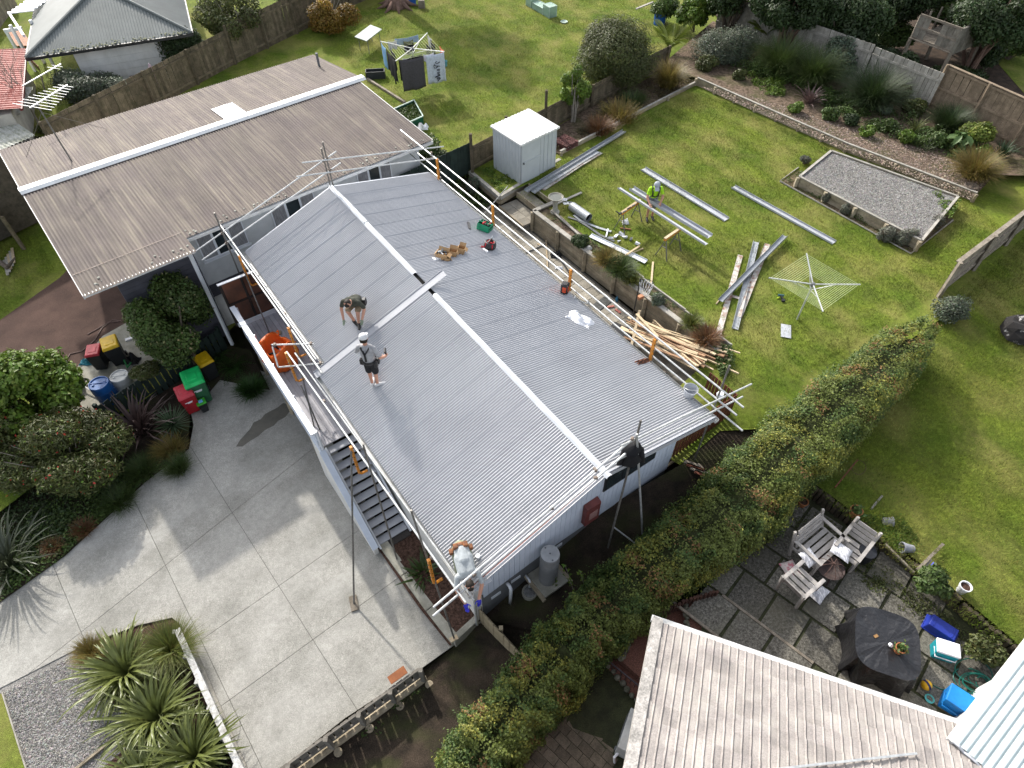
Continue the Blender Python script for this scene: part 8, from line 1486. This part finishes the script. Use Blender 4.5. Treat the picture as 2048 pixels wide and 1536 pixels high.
# table under black plastic with a pot on it
ctb=P(1768,1290,ZR+.55); tbm=mat('black_polythene',(.014,.014,.016),rough=.32,scale=5,spec=.6,bump=.9,bscale=12); mb=MB(); NR,NA=9,40; ang0=-.35
for i in range(NR+1):
    f=i/NR
    for j in range(NA):
        a=2*math.pi*j/NA; x,y=sq(a,.55); 
        if f<.55: g=f/.55; rr_=g; z=.74-.02*g+g*(.012*math.sin(a*5+i)+.01*math.sin(a*11))
        else: g=(f-.55)/.45; rr_=1+.12*g+.13*g*math.sin(a*9)+.05*g*math.sin(a*17+1); z=.72*(1-g)+.02
        p_=Vector((x*.66*rr_,y*.72*rr_,z)); p_.rotate(Matrix.Rotation(ang0,3,'Z')); mb.v.append(tuple(Vector((ctb.x,ctb.y,ZR))+p_))
for i in range(NR):
    for j in range(NA): mb.f.append((i*NA+j,i*NA+(j+1)%NA,(i+1)*NA+(j+1)%NA,(i+1)*NA+j)); mb.mi.append(0)
mb.build('covered_table',tbm,label='garden table wrapped in shiny black polythene',cat='table')
mTerra=mat('terracotta',(.42,.17,.07),rough=.85,scale=8,col2=(.33,.13,.055))
def pot(label,c,r,h,m,axis=(0,0,1),soil=True,name='plant_pot',plant=None):
    t=thing(name,label,'pot',c); mb=MB(); mb.lathe(c,[(0,0),(r*.7,0),(r*.95,h*.85),(r*1.05,h*.86),(r*1.05,h),(r*.9,h),(r*.62,.03),(0,.03)],20,axis=axis,cap=(False,False)); mb.build('body',m,t); ax=Vector(axis).normalized()
    if soil: mb=MB(); mb.lathe(Vector(c)+ax*h*.8,[(0,0),(r*.86,0),(r*.86,.01),(0,.01)],16,axis=axis,cap=(False,False)); mb.build('soil',mBark,t)
    if plant is not None: pp=np.array(Vector(c)+ax*h*.95)+RNG.normal(0,r*.45,(120,3)); o=link('leaves',leafmesh('leaves',pp-np.array(Vector(c)),np.tile([0,0,1.],(120,1)),r*.4,plant,tints(120,None)),t,Vector(c)); o['kind']='stuff'
    return t
pot('terracotta pot with a small plant on the black-wrapped table',P(1795,1302,ZR+.74),.11,.2,mTerra,plant=lmMid); mb=MB(); mb.lathe(P(1780,1291,ZR+.76),[(0,0),(.045,.01),(.05,.04),(0,.08)],8,cap=(False,False)); mb.build('white_ornament',mWhiteP,label='small white ornament beside the terracotta pot on the table',cat='ornament')
mb=MB(); mb.box(P(1752,1272,ZR+.742),(.1,.06,.006),rz=.4); mb.build('dead_leaf',mat('brown_leaf',(.3,.17,.07)),label='brown dead leaf on the black-wrapped table',cat='leaf')
for nm,lb,c,s_,rz_,mB,mL,cat in (('storage_box','upturned deep blue storage box by the log edging',(1878,1262),(.62,.36,.24),-.75,mat('deep_blue_plastic',(.02,.04,.30),rough=.45),None,'box'),('cool_box','teal cool box with a white lid in the paved yard',(1880,1308),(.46,.32,.34),-.35,mat('teal_plastic',(.01,.30,.36),rough=.45),mWhiteP,'cool box'),('cool_box','large bright blue cool box beside the pale ribbed roof',(1912,1418),(.72,.42,.4),-.7,mat('bright_blue_plastic',(.01,.19,.55),rough=.45),MATS['bright_blue_plastic'] if 'bright_blue_plastic' in MATS else None,'cool box')):
    Mx=Matrix.Translation(P(*c,ZR))@Matrix.Rotation(rz_,4,'Z'); t=thing(nm,lb,cat,P(*c,ZR)); a,b,h=s_; mb=MB(); k=1.08 if mL is None and nm=='storage_box' else .92
    mb.hexa([Mx@Vector(v) for v in ((-a/2*k,-b/2*k,0),(a/2*k,-b/2*k,0),(a/2*k,b/2*k,0),(-a/2*k,b/2*k,0),(-a/2*(.9 if k>1 else 1),-b/2*(.85 if k>1 else 1),h),(a/2*(.9 if k>1 else 1),-b/2*(.85 if k>1 else 1),h),(a/2*(.9 if k>1 else 1),b/2*(.85 if k>1 else 1),h),(-a/2*(.9 if k>1 else 1),b/2*(.85 if k>1 else 1),h))]); bevel(mb.build('body',mB,t),.02,3)
    if k>1:
        mb=MB(); mbox(mb,Mx,(0,0,.02),(a*1.14,b*1.14,.04)); bevel(mb.build('rim',mB,t),.012)
        for q_ in (-.2,.2): mb=MB(); mbox(mb,Mx,(q_,0,h+.006),(.03,b*.7,.012)); mb.build('rib',mB,t)
    else:
        mb=MB(); mbox(mb,Mx,(0,0,h+.035),(a*1.02,b*1.02,.07)); l=mb.build('lid',mL or mB,t); bevel(l,.02,3); mb=MB(); mb.path([Mx@Vector((-a*.52,0,h*.8)),Mx@Vector((-a*.45,-b*.6,h*.6)),Mx@Vector((a*.45,-b*.6,h*.6)),Mx@Vector((a*.52,0,h*.8))],.014,6); mb.build('handle',mL or mB,t)
        for q_ in range(5): mb=MB(); mbox(mb,Mx,(0,-b/2*.97,h*(.2+.14*q_)),(a*.88,.014,.02)); mb.build('rib',mB,t)
bl3=thing('ball','yellow and dark blue ball in the paved yard','ball',P(1853,1372,ZR)); c=P(1853,1370,ZR+.11); mb=MB(); mb.lathe(c,[(.11*math.sin(a),-.11*math.cos(a)) for a in np.linspace(.02,3.12,13)],18,cap=(True,True)); mb.build('shell',mat('ball_yellow',(.72,.42,.02),rough=.5),bl3,smooth=True); mb=MB(); mb.lathe(c,[(.112,-.025),(.113,0),(.112,.025)],18,axis=(1,.3,.2),cap=(False,False)); mb.build('band',mat('ball_navy',(.02,.02,.08),rough=.5),bl3)
mb=MB(); mb.lathe(P(1858,1398,ZR),[(0,0),(.08,0),(.1,.03),(.085,.03),(.07,.012),(0,.012)],16,cap=(False,False)); mb.build('dish',mat('aqua_dish',(.1,.42,.4),rough=.5),label='small aqua dish beside the yellow ball',cat='dish')
hs_=thing('hose_heap','tangled green garden hose heaped beside the pale ribbed roof','hose',P(1945,1365,ZR)); 
for k in range(7):
    c=P(1940+random.uniform(-18,25),1362+random.uniform(-20,16),ZR); r=random.uniform(.18,.4); pts=[c+Vector((math.cos(a)*r,math.sin(a)*r*.7,.03+.05*k*.4+.03*math.sin(a*2+k))) for a in np.linspace(k,k+5.6,24)]; MB().path(pts,.013,5).build('loop',mat('green_hose',(.01,.12,.09),rough=.45),hs_)
mb=MB(); mb.path([P(1858,1366,ZR+.02),P(1880,1378,ZR+.02),P(1905,1382,ZR+.02),P(1930,1380,ZR+.03)],.013,5); mb.build('hose_tail',MATS['green_hose'],hs_)
pot('terracotta pot standing on the right-hand lawn edge',P(1706,1030,-.66),.15,.25,mTerra,plant=lmMid); pot('terracotta pot tucked under the hedge end',P(1602,1010,ZR),.13,.2,mTerra); pot('grey pot tipped on its side nearer the terracotta pot',P(1765,1042,-.58),.12,.24,mat('grey_pot',(.26,.265,.29),rough=.5,scale=5),axis=(1,-.15,.1),soil=False); pot('grey pot tipped on its side showing its dark mouth',P(1826,1098,-.55),.13,.28,MATS['grey_pot'],axis=(-1,.1,.12),soil=False); pot('white bucket of soil on the right-hand lawn',P(1920,1182,-.66),.13,.28,mWhiteP,name='soil_bucket')
for a,b,z,w,m_,lb in (((1742,1018),(1764,992),-.62,.05,mOldTL,'pale stake lying on the right-hand lawn'),((1733,1058),(1755,1074),-.6,.06,mOldTL,'pale edging board above the logs'),((1770,1088),(1828,1145),-.6,.05,mOldT,'long thin edging board beside the tipped pots'),((1834,1140),(1886,1088),-.5,.07,mOldT,'weathered board standing out from the log edging'),((1670,975),(1715,920),-.35,.03,mat('rusty_rod',(.16,.06,.03),rough=.8),'rusty rod lying by the hedge'),((1838,1150),(1862,1120),-.55,.05,mOldTL,'short pale board beside the weathered board')): MB().bar(P(*a,z),P(*b,z),w,.05).build('board',m_,label=lb,cat='board')
MB().path([P(1868,1125,-.45),P(1858,1138,-.5),P(1864,1150,-.55)],.025,6).build('blue_strap',mat('blue_strap',(.03,.04,.4),rough=.5),label='bright blue strap hanging on the leafy plant',cat='strap'); MB().path([P(1718+14*math.cos(a),935+14*math.sin(a),-.45) for a in np.linspace(0,6.28,17)],.008,5).build('wire_hoop',MATS['rusty_wire'],label='thin wire hoop lying on the right-hand lawn',cat='hoop')
mb=MB(); mb.lathe(P(2040,662,.0),[(0,-.1),(.55,-.05),(.5,.15),(.35,.32),(.1,.3),(0,.26)],12,cap=(False,False)); mb.v=[(x+random.uniform(-.05,.05),y+random.uniform(-.05,.05),z+random.uniform(-.05,.05)) for x,y,z in mb.v]; mb.build('burnt_stump',mat('charred_wood',(.02,.018,.017),rough=.9,scale=5,col2=(.45,.43,.41),thr=(.32,.4)),label='charred stump with pale ash on the right-hand lawn',cat='stump')
for k in range(5): mb=MB(); c=P(*((1612,1128),(1640,1192),(1578,1128),(1700,1000),(1655,985))[k],ZR+.03); mb.lathe(c,[(0,-.03),(.05,-.02),(.06,.01),(.03,.04),(0,.045)],7,cap=(False,False)); mb.build('pebble',MATS['white_rock'],label='pale pebble lying in the paved yard',cat='stone',group='pebbles in the paved yard')
# outdoor unit beside the tiled house
hp_=thing('heat_pump','pale grey outdoor heat pump unit under the barge of the tiled house','heat pump',P(1262,1480,-1.95)); dq=(P(1230,1520,-1.95)-P(1262,1425,-1.95)); q=math.atan2(dq.y,dq.x); c=P(1255,1478,-1.95); Mx=Matrix.Translation(c)@Matrix.Rotation(q,4,'Z'); mb=MB(); mbox(mb,Mx,(0,0,.42),(.85,.34,.66)); bevel(mb.build('case',mat('heat_pump_grey',(.5,.52,.5),rough=.5,scale=4),hp_),.015); mb=MB(); mb.lathe(Mx@Vector((-.1,-.172,.42)),[(0,0),(.25,0),(.25,.012),(.23,.014),(0,.006)],20,axis=Mx.to_3x3()@Vector((0,-1,0)),cap=(False,False)); mb.build('fan_grille',mGreyBase,hp_)
for s_ in (-.3,.3): mb=MB(); mbox(mb,Mx,(s_,0,.04),(.08,.4,.08)); mb.build('foot',mGreyBase,hp_)
mb=MB(); mb.path([Mx@Vector((.4,-.1,.3)),Mx@Vector((.52,-.15,.25)),Mx@Vector((.55,-.1,.0))],.03,6); mb.build('pipe',mWhiteP,hp_); mb=MB(); mbox(mb,Mx,(-.25,.02,.755),(.12,.1,.004)); mb.build('rating_plate',mGreyBase,hp_)
# ================================================================ people
mSkin=mat('skin',(.50,.27,.19),rough=.6,scale=9,col2=(.44,.225,.155)); mHair=mat('dark_hair',(.025,.018,.013),rough=.7,scale=30)
def person(label,parts,origin,rz,extras=None,vox=.0095):
    """parts: list of (material index, a, b, ra, rb) tapered limbs in a local frame (x right, y forward, z up).
    The limbs are fused by a voxel skin into one continuous body, coloured by the nearest limb."""
    Mx=Matrix.Translation(Vector(origin))@Matrix.Rotation(rz,4,'Z'); T=thing('person',label,'person',origin)
    mb=MB(); segs=[]
    for mi,a,b,ra,rb in parts:
        a=Mx@Vector(a); b=Mx@Vector(b); d=b-a; L=max(d.length,1e-4); d=d/L if L>1e-3 else Vector((0,0,1)); pr=[]
        for k in range(7): t=math.pi/2*(k/6-1); pr.append((max(.0005,ra*math.cos(t)),ra*math.sin(t)))
        for k in range(1,7): t=math.pi/2*k/6; pr.append((max(.0005,rb*math.cos(t)),L+rb*math.sin(t)))
        mb.lathe(a,pr,14,axis=d,cap=(True,True)); segs.append((mi,np.array(a),np.array(b),ra,rb))
    a_=np.array(mb.v); c=Vector(((a_[:,0].min()+a_[:,0].max())/2,(a_[:,1].min()+a_[:,1].max())/2,a_[:,2].min()))
    me=mb.mesh('body_src',mSkin,off=c); tmp=bpy.data.objects.new('tmp',me); COL.objects.link(tmp); r=tmp.modifiers.new('r','REMESH'); r.mode='VOXEL'; r.voxel_size=vox; s=tmp.modifiers.new('s','SMOOTH'); s.iterations=3; s.factor=.5
    dg=bpy.context.evaluated_depsgraph_get(); ev=tmp.evaluated_get(dg); out=bpy.data.meshes.new_from_object(ev); bpy.data.objects.remove(tmp); out.materials.clear()
    return T,Mx,out,segs,c
def finish(T,out,segs,c,mats):
    for m in mats: out.materials.append(m)
    n=len(out.polygons); ctr=np.empty(n*3,np.float32); out.polygons.foreach_get('center',ctr); ctr=ctr.reshape(-1,3)+np.array(c); best=np.full(n,1e9); mi=np.zeros(n,np.int32)
    for m,a,b,ra,rb in segs:
        d=b-a; L2=max(d@d,1e-9); t=np.clip((ctr-a)@d/L2,0,1); q=np.linalg.norm(ctr-(a+t[:,None]*d),axis=1)-(ra+(rb-ra)*t); k=q<best; best[k]=q[k]; mi[k]=m
    out.polygons.foreach_set('material_index',mi); out.polygons.foreach_set('use_smooth',[True]*n); out.update(); return link('body',out,T,c)
def hand(mi,w,d,out,s=1.):
    """palm and five fingers from wrist w, pointing along d, thumb side out"""
    w=Vector(w); d=Vector(d).normalized(); o=Vector(out); o=(o-d*o.dot(d)).normalized(); n=d.cross(o); L=[(mi,w,w+d*.075*s,.028*s,.036*s),(mi,w+d*.05*s-o*.018*s,w+d*.085*s-o*.02*s,.028*s,.02*s)]
    for k,(off,ln) in enumerate(((.03,.072),(.011,.082),(-.009,.076),(-.028,.058))):
        b=w+d*.085*s+o*off*s; m_=b+d*ln*.55*s+n*.012*s; L+=[(mi,b,m_,.0105*s,.0095*s),(mi,m_,m_+d*ln*.45*s+n*.022*s,.0095*s,.008*s)]
    b=w+d*.03*s+o*.03*s; m_=b+(d*.5+o*.75).normalized()*.045*s; L+=[(mi,b,m_,.013*s,.011*s),(mi,m_,m_+(d*.85+o*.3).normalized()*.035*s,.011*s,.009*s)]
    return L
def foot(mi,a,f,s=1.): a=Vector(a); f=Vector(f).normalized(); return [(mi,a+Vector((0,0,.05)),a+f*.13*s+Vector((0,0,.035)),.05,.042),(mi,a-f*.04*s+Vector((0,0,.04)),a+Vector((0,0,.06)),.042,.048),(mi,a+f*.1*s+Vector((0,0,.035)),a+f*.19*s+Vector((0,0,.03)),.042,.032)]
def head(mi,c,face,up=(0,0,1),hair=None):
    c=Vector(c); f=Vector(face).normalized(); u=Vector(up); u=(u-f*u.dot(f)).normalized(); s=f.cross(u); L=[(mi,c-u*.03+f*.01,c+u*.055-f*.015,.078,.085),(mi,c-u*.06+f*.025,c-u*.095+f*.045,.06,.035),(mi,c+f*.088-u*.0,c+f*.105-u*.03,.012,.016),(mi,c+s*.085-u*.02-f*.005,c+s*.09+u*.02-f*.01,.014,.018),(mi,c-s*.085-u*.02-f*.005,c-s*.09+u*.02-f*.01,.014,.018)]
    if hair is not None: L+=[(hair,c+u*.05-f*.03,c+u*.03-f*.05,.088,.085),(hair,c+u*.075+f*.02,c+u*.06-f*.03,.07,.08)]
    return L
def face_parts(T,Mx,c,face,up=(0,0,1)):
    f=Vector(face).normalized(); u=Vector(up); u=(u-f*u.dot(f)).normalized(); s=f.cross(u); c=Vector(c)
    for k in (-1,1): mb=MB(); mb.lathe(Mx@(c+f*.082+s*.033*k+u*.005),[(0,-.006),(.011,-.004),(.012,0),(.008,.006),(0,.008)],8,axis=Mx.to_3x3()@f,cap=(False,False)); mb.build('eye',mBlack,T)
    mb=MB(); mb.bar(Mx@(c+f*.088-u*.062-s*.022),Mx@(c+f*.088-u*.062+s*.022),.01,.008); mb.build('mouth',mat('lips',(.3,.11,.09)),T)
def strap(T,Mx,pts,w,m,name='strap'):
    mb=MB(); pts=[Mx@Vector(p) for p in pts]
    for i in range(len(pts)-1): mb.bar(pts[i],pts[i+1],w,.012)
    mb.build(name,m,T)
# --- 1: standing on the roof, back to the viewer: white cap, grey tee, black shorts, harness
o=RFr(752,770,.03); rz1=math.atan2(-.15,1)*1.0
pr=head(0,(-.03,.05,1.60),(-.15,.95,-.3))+[(0,(-.02,.02,1.38),(-.03,.04,1.52),.055,.05),
 (1,(0,0,.98),(-.01,.0,1.18),.155,.15),(1,(-.06,.0,1.12),(-.08,.0,1.32),.12,.115),(1,(.06,.0,1.12),(.06,.0,1.32),.12,.115),(1,(-.16,.0,1.36),(.13,.0,1.36),.068,.068),
 (1,(-.19,.0,1.35),(-.28,.02,1.16),.062,.055),(0,(-.28,.02,1.16),(-.31,.06,1.1),.045,.042),(0,(-.31,.06,1.1),(-.24,.3,1.1),.042,.03),
 (1,(.17,.0,1.35),(.27,-.02,1.14),.062,.056),(0,(.27,-.02,1.14),(.3,-.02,1.06),.045,.042),(0,(.3,-.02,1.06),(.32,.16,.9),.042,.03),
 (2,(0,0,.86),(0,0,.98),.155,.15),(2,(-.085,0,.88),(-.09,.02,.52),.095,.09),(2,(.085,0,.88),(.08,.01,.52),.095,.09),
 (0,(-.09,.02,.56),(-.08,.0,.48),.06,.052),(0,(-.08,0,.48),(-.07,-.02,.1),.054,.036),(0,(.08,.01,.56),(.075,0,.48),.06,.052),(0,(.075,0,.48),(.07,-.02,.1),.054,.036)]
pr+=foot(3,(-.07,-.02,0),(-.1,1,0))+foot(3,(.07,-.03,0),(.8,.5,0))+hand(0,(-.24,.3,1.1),(.3,.9,-.1),(.6,0,.6))+hand(0,(.32,.16,.9),(.1,.9,-.4),(-.8,0,.3))
pr=[(m,Vector(a)+Vector((0,0,0)),Vector(b),ra,rb) for m,a,b,ra,rb in pr]
T,Mx,out,segs,c=person('worker standing on the roof in a white cap, grey tee and black shorts',pr,o,rz1); finish(T,out,segs,c,[mSkin,cl('tee_grey',(.36,.36,.37)),cl('shorts_black',(.02,.02,.022)),mat('shoe_white',(.62,.62,.62),rough=.7,scale=9)])
hc=Vector((-.03,.05,1.60)); mb=MB(); mb.lathe(Mx@(hc+Vector((0,-.02,.03))),[(.105,0),(.107,.05),(.085,.1),(.04,.125),(0,.13)],16,axis=Mx.to_3x3()@Vector((-.05,.25,1)),cap=(False,False)); cap=mb.build('cap',mat('cap_white',(.74,.74,.74),rough=.8,scale=9),T,smooth=True); mb=MB(); mb.bar(Mx@(hc+Vector((-.02,.07,.035))),Mx@(hc+Vector((-.04,.19,-.01))),.15,.012); mb.build('cap_peak',MATS['cap_white'],cap)
mb=MB(); mb.lathe(Mx@(hc+Vector((0,-.035,-.005))),[(.09,-.05),(.098,0),(.095,.04)],14,axis=Mx.to_3x3()@Vector((0,.2,1)),cap=(True,True)); mb.build('hair',mHair,T,smooth=True)
strap(T,Mx,[(-.11,-.09,1.43),(-.02,-.145,1.24),(-.01,-.165,1.02)],.05,mBlack,'harness_strap'); strap(T,Mx,[(.1,-.09,1.43),(-.01,-.145,1.24)],.05,mBlack,'harness_strap')
mb=MB(); mb.lathe(Mx@Vector((0,0,.93)),[(.175,-.05),(.182,0),(.175,.05)],18,cap=(False,False)); mb.build('tool_belt',mBlack,T)
for x,y in ((-.19,-.03),(.18,-.08),(.19,.05)): mb=MB(); mbox(mb,Mx,(x,y,.87),(.09,.1,.18)); bevel(mb.build('pouch',mBlack,T),.02)
mb=MB(); q_=Mx@Vector((.33,.27,.88)); mb.tube(q_-Vector((0,0,.05)),q_+Vector((0,.02,.08)),.026,8); mb.tube(q_+Vector((.0,-.03,.09)),q_+Vector((-.02,.11,.09)),.03,8); mb.build('cordless_driver',mBlack,label='black cordless driver held by the worker in the white cap',cat='tool')
# --- 2: stooping on the roof, facing the viewer: olive tee, khaki shorts
o=RFr(716,650,.03); rz2=math.pi-.1
pr=head(0,(0.0,.26,.98),(0,.55,-.8),(0,.8,.5),hair=4)+[(0,(0,.12,.93),(0,.2,.97),.055,.055),
 (1,(0,-.28,.62),(0,-.12,.74),.165,.16),(1,(-.06,-.14,.72),(-.07,.04,.86),.135,.12),(1,(.06,-.14,.72),(.07,.04,.86),.135,.12),(1,(-.17,.07,.88),(.17,.07,.88),.075,.075),
 (1,(-.2,.07,.87),(-.29,.02,.68),.07,.06),(0,(-.29,.02,.68),(-.3,.04,.6),.05,.045),(0,(-.3,.04,.6),(-.26,.22,.42),.045,.032),
 (1,(.2,.07,.87),(.29,.02,.68),.07,.06),(0,(.29,.02,.68),(.31,.05,.6),.05,.045),(0,(.31,.05,.6),(.26,.2,.36),.045,.032),
 (2,(0,-.32,.5),(0,-.28,.6),.165,.16),(2,(-.1,-.3,.5),(-.12,.02,.56),.1,.085),(2,(.1,-.3,.5),(.14,.02,.55),.1,.085),
 (0,(-.12,.02,.56),(-.12,.06,.53),.066,.06),(0,(-.12,.06,.53),(-.06,.02,.12),.056,.04),(0,(.14,.02,.55),(.15,.06,.52),.066,.06),(0,(.15,.06,.52),(.1,-.05,.12),.056,.04)]
pr+=foot(3,(-.06,.02,0),(-.25,1,0))+foot(3,(.1,-.06,0),(-.7,.7,0))+hand(5,(-.26,.22,.42),(.1,.6,-.8),(.8,.3,0))+hand(5,(.26,.2,.36),(-.1,.5,-.9),(-.8,.3,0))
T,Mx,out,segs,c=person('worker stooping on the roof in an olive tee and khaki shorts',pr,o,rz2); finish(T,out,segs,c,[mSkin,cl('tee_olive',(.055,.058,.045)),cl('shorts_khaki',(.27,.20,.13)),mat('boot_black',(.02,.02,.02),rough=.7),mHair,mat('glove_green',(.22,.27,.2),rough=.8)])
face_parts(T,Mx,(0,.26,.98),(0,.55,-.8),(0,.8,.5)); mb=MB(); f=Mx.to_3x3()@Vector((0,.8,.5)); mb.lathe(Mx@Vector((0,.265,1.0)),[(.092,-.012),(.096,0),(.092,.012)],16,axis=f,cap=(False,False)); mb.build('headband',mat('band_tan',(.35,.28,.22)),T)
mb=MB(); mbox(mb,Mx,(-.23,-.28,.6),(.1,.14,.2)); bevel(mb.build('pouch',mBlack,T),.02); mb=MB(); mb.lathe(Mx@Vector((0,-.3,.58)),[(.178,-.03),(.184,0),(.178,.03)],18,axis=Mx.to_3x3()@Vector((0,.35,1)),cap=(False,False)); mb.build('tool_belt',mBlack,T)
# --- 3: at the trestles, facing the viewer: hi-vis vest, grey cap, grey shorts
o=P(1299,438,0.); rz3=math.pi+.05
pr=head(0,(.02,.2,1.5),(.15,.7,-.7),(0,.75,.6))+[(0,(0,.1,1.37),(.01,.15,1.44),.055,.052),
 (1,(0,-.06,.98),(0,0,1.14),.155,.15),(1,(-.06,.02,1.12),(-.07,.07,1.28),.125,.115),(1,(.06,.02,1.12),(.07,.07,1.28),.125,.115),(1,(-.16,.08,1.32),(.16,.08,1.32),.07,.07),
 (1,(-.19,.08,1.31),(-.25,.14,1.15),.065,.058),(0,(-.25,.14,1.15),(-.27,.2,1.04),.047,.044),(0,(-.27,.2,1.04),(-.16,.38,.92),.044,.032),
 (1,(.19,.08,1.31),(.25,.14,1.15),.065,.058),(0,(.25,.14,1.15),(.28,.2,1.04),.047,.044),(0,(.28,.2,1.04),(.22,.4,.92),.044,.032),
 (2,(0,-.08,.86),(0,-.06,.98),.155,.15),(2,(-.085,-.06,.88),(-.1,-.02,.54),.098,.092),(2,(.085,-.06,.88),(.1,-.01,.54),.098,.092),
 (0,(-.1,-.02,.56),(-.1,-.02,.48),.06,.052),(0,(-.1,-.02,.48),(-.09,-.05,.12),.054,.04),(0,(.1,-.01,.56),(.1,0,.48),.06,.052),(0,(.1,0,.48),(.1,.0,.12),.054,.04)]
pr+=foot(3,(-.1,-.05,0),(-.1,1,0))+foot(3,(.11,.02,0),(.1,1,0))+hand(0,(-.16,.38,.92),(.2,.8,-.4),(.8,0,0))+hand(0,(.22,.4,.92),(-.2,.8,-.4),(-.8,0,0))
T,Mx,out,segs,c=person('worker at the trestles in a bright yellow-green vest and grey cap',pr,o,rz3); finish(T,out,segs,c,[mSkin,mat('hi_vis_yellow',(.42,.78,.02),rough=.7,scale=12),cl('shorts_grey',(.2,.2,.21)),MATS['boot_black']])
face_parts(T,Mx,(.02,.2,1.5),(.15,.7,-.7),(0,.75,.6)); ux=Mx.to_3x3()@Vector((0,.55,.83)); mb=MB(); mb.lathe(Mx@Vector((.02,.2,1.525)),[(.108,0),(.11,.05),(.09,.1),(.045,.125),(0,.13)],16,axis=ux,cap=(False,False)); cap=mb.build('cap',mat('cap_grey',(.38,.41,.46),rough=.7,scale=9),T,smooth=True); mb=MB(); mb.bar(Mx@Vector((.03,.3,1.5)),Mx@Vector((.04,.4,1.41)),.15,.012); mb.build('cap_peak',MATS['cap_grey'],cap)
for s_ in (-1,1):
    strap(T,Mx,[(.11*s_,-.02,1.40),(.125*s_,.14,1.38),(.11*s_,.2,1.22),(.09*s_,.16,1.04)],.05,mBlack,'harness_strap'); strap(T,Mx,[(.21*s_,.07,1.37),(.245*s_,.14,1.22)],.03,MATS['cap_white'],'reflective_band')
strap(T,Mx,[(-.16,.12,1.04),(0,.17,1.03),(.16,.12,1.04)],.04,mBlack,'harness_strap')
# --- 4: kneeling at the street corner, bent right over the gutter: light grey shirt, blue gloves
o=RFr(928,1128,.03); d4=RFr(940,1180,.0)-o; rz4=math.atan2(d4.y,d4.x)-math.pi/2
pr=head(0,(0,.62,.30),(0,.6,-.8),(0,.85,.4),hair=4)+[(0,(0,.48,.36),(0,.56,.33),.055,.055),
 (1,(0,-.04,.47),(0,.14,.46),.165,.165),(1,(-.06,.1,.46),(-.07,.36,.40),.14,.12),(1,(.06,.1,.46),(.07,.36,.40),.14,.12),(1,(-.16,.42,.38),(.16,.42,.38),.078,.078),
 (1,(-.2,.43,.36),(-.25,.56,.2),.066,.058),(0,(-.25,.56,.2),(-.24,.62,.12),.048,.044),(0,(-.24,.62,.12),(-.13,.78,-.1),.044,.034),
 (1,(.2,.43,.36),(.26,.55,.22),.066,.058),(0,(.26,.55,.22),(.26,.62,.12),.048,.044),(0,(.26,.62,.12),(.16,.8,-.08),.044,.034),
 (2,(0,-.16,.4),(0,-.06,.46),.165,.165),(2,(-.11,-.14,.4),(-.14,.16,.12),.1,.08),(2,(.11,-.14,.4),(.14,.16,.12),.1,.08),(2,(-.14,.16,.1),(-.13,-.24,.08),.07,.055),(2,(.14,.16,.1),(.13,-.24,.08),.07,.055)]
pr+=foot(3,(-.13,-.3,.02),(0,-1,0),.8)+foot(3,(.13,-.3,.02),(0,-1,0),.8)+hand(5,(-.13,.78,-.1),(.1,.6,-.8),(.8,.2,0),1.15)+hand(5,(.16,.8,-.08),(-.1,.6,-.8),(-.8,.2,0),1.15)
T,Mx,out,segs,c=person('worker kneeling at the roof corner, bent over the gutter in blue gloves',pr,o,rz4); finish(T,out,segs,c,[mSkin,cl('shirt_light_grey',(.40,.43,.44)),cl('trousers_sage',(.24,.26,.18)),MATS['boot_black'],mHair,mat('glove_blue',(.03,.03,.42),rough=.5)])
mb=MB(); mb.lathe(Mx@Vector((0,-.1,.45)),[(.18,-.045),(.188,0),(.18,.045)],18,axis=Mx.to_3x3()@Vector((0,.95,.3)),cap=(False,False)); mb.build('tool_belt',mat('leather_orange',(.26,.10,.035),rough=.7,scale=12,col2=(.1,.045,.025)),T)
for x,z in ((-.2,.42),(.2,.42),(-.1,.6),(.1,.6)): mb=MB(); mbox(mb,Mx,(x,-.12,z),(.1,.12,.09)); bevel(mb.build('pouch',MATS['leather_orange'],T),.02)
mb=MB(); q_=Mx@Vector((-.32,-.02,.12)); mb.lathe(q_,[(0,-.03),(.05,-.03),(.05,.03),(0,.03)],12,cap=(False,False)); mb.build('tape_roll',mWhiteP,label='white roll of tape beside the kneeling worker',cat='tape')
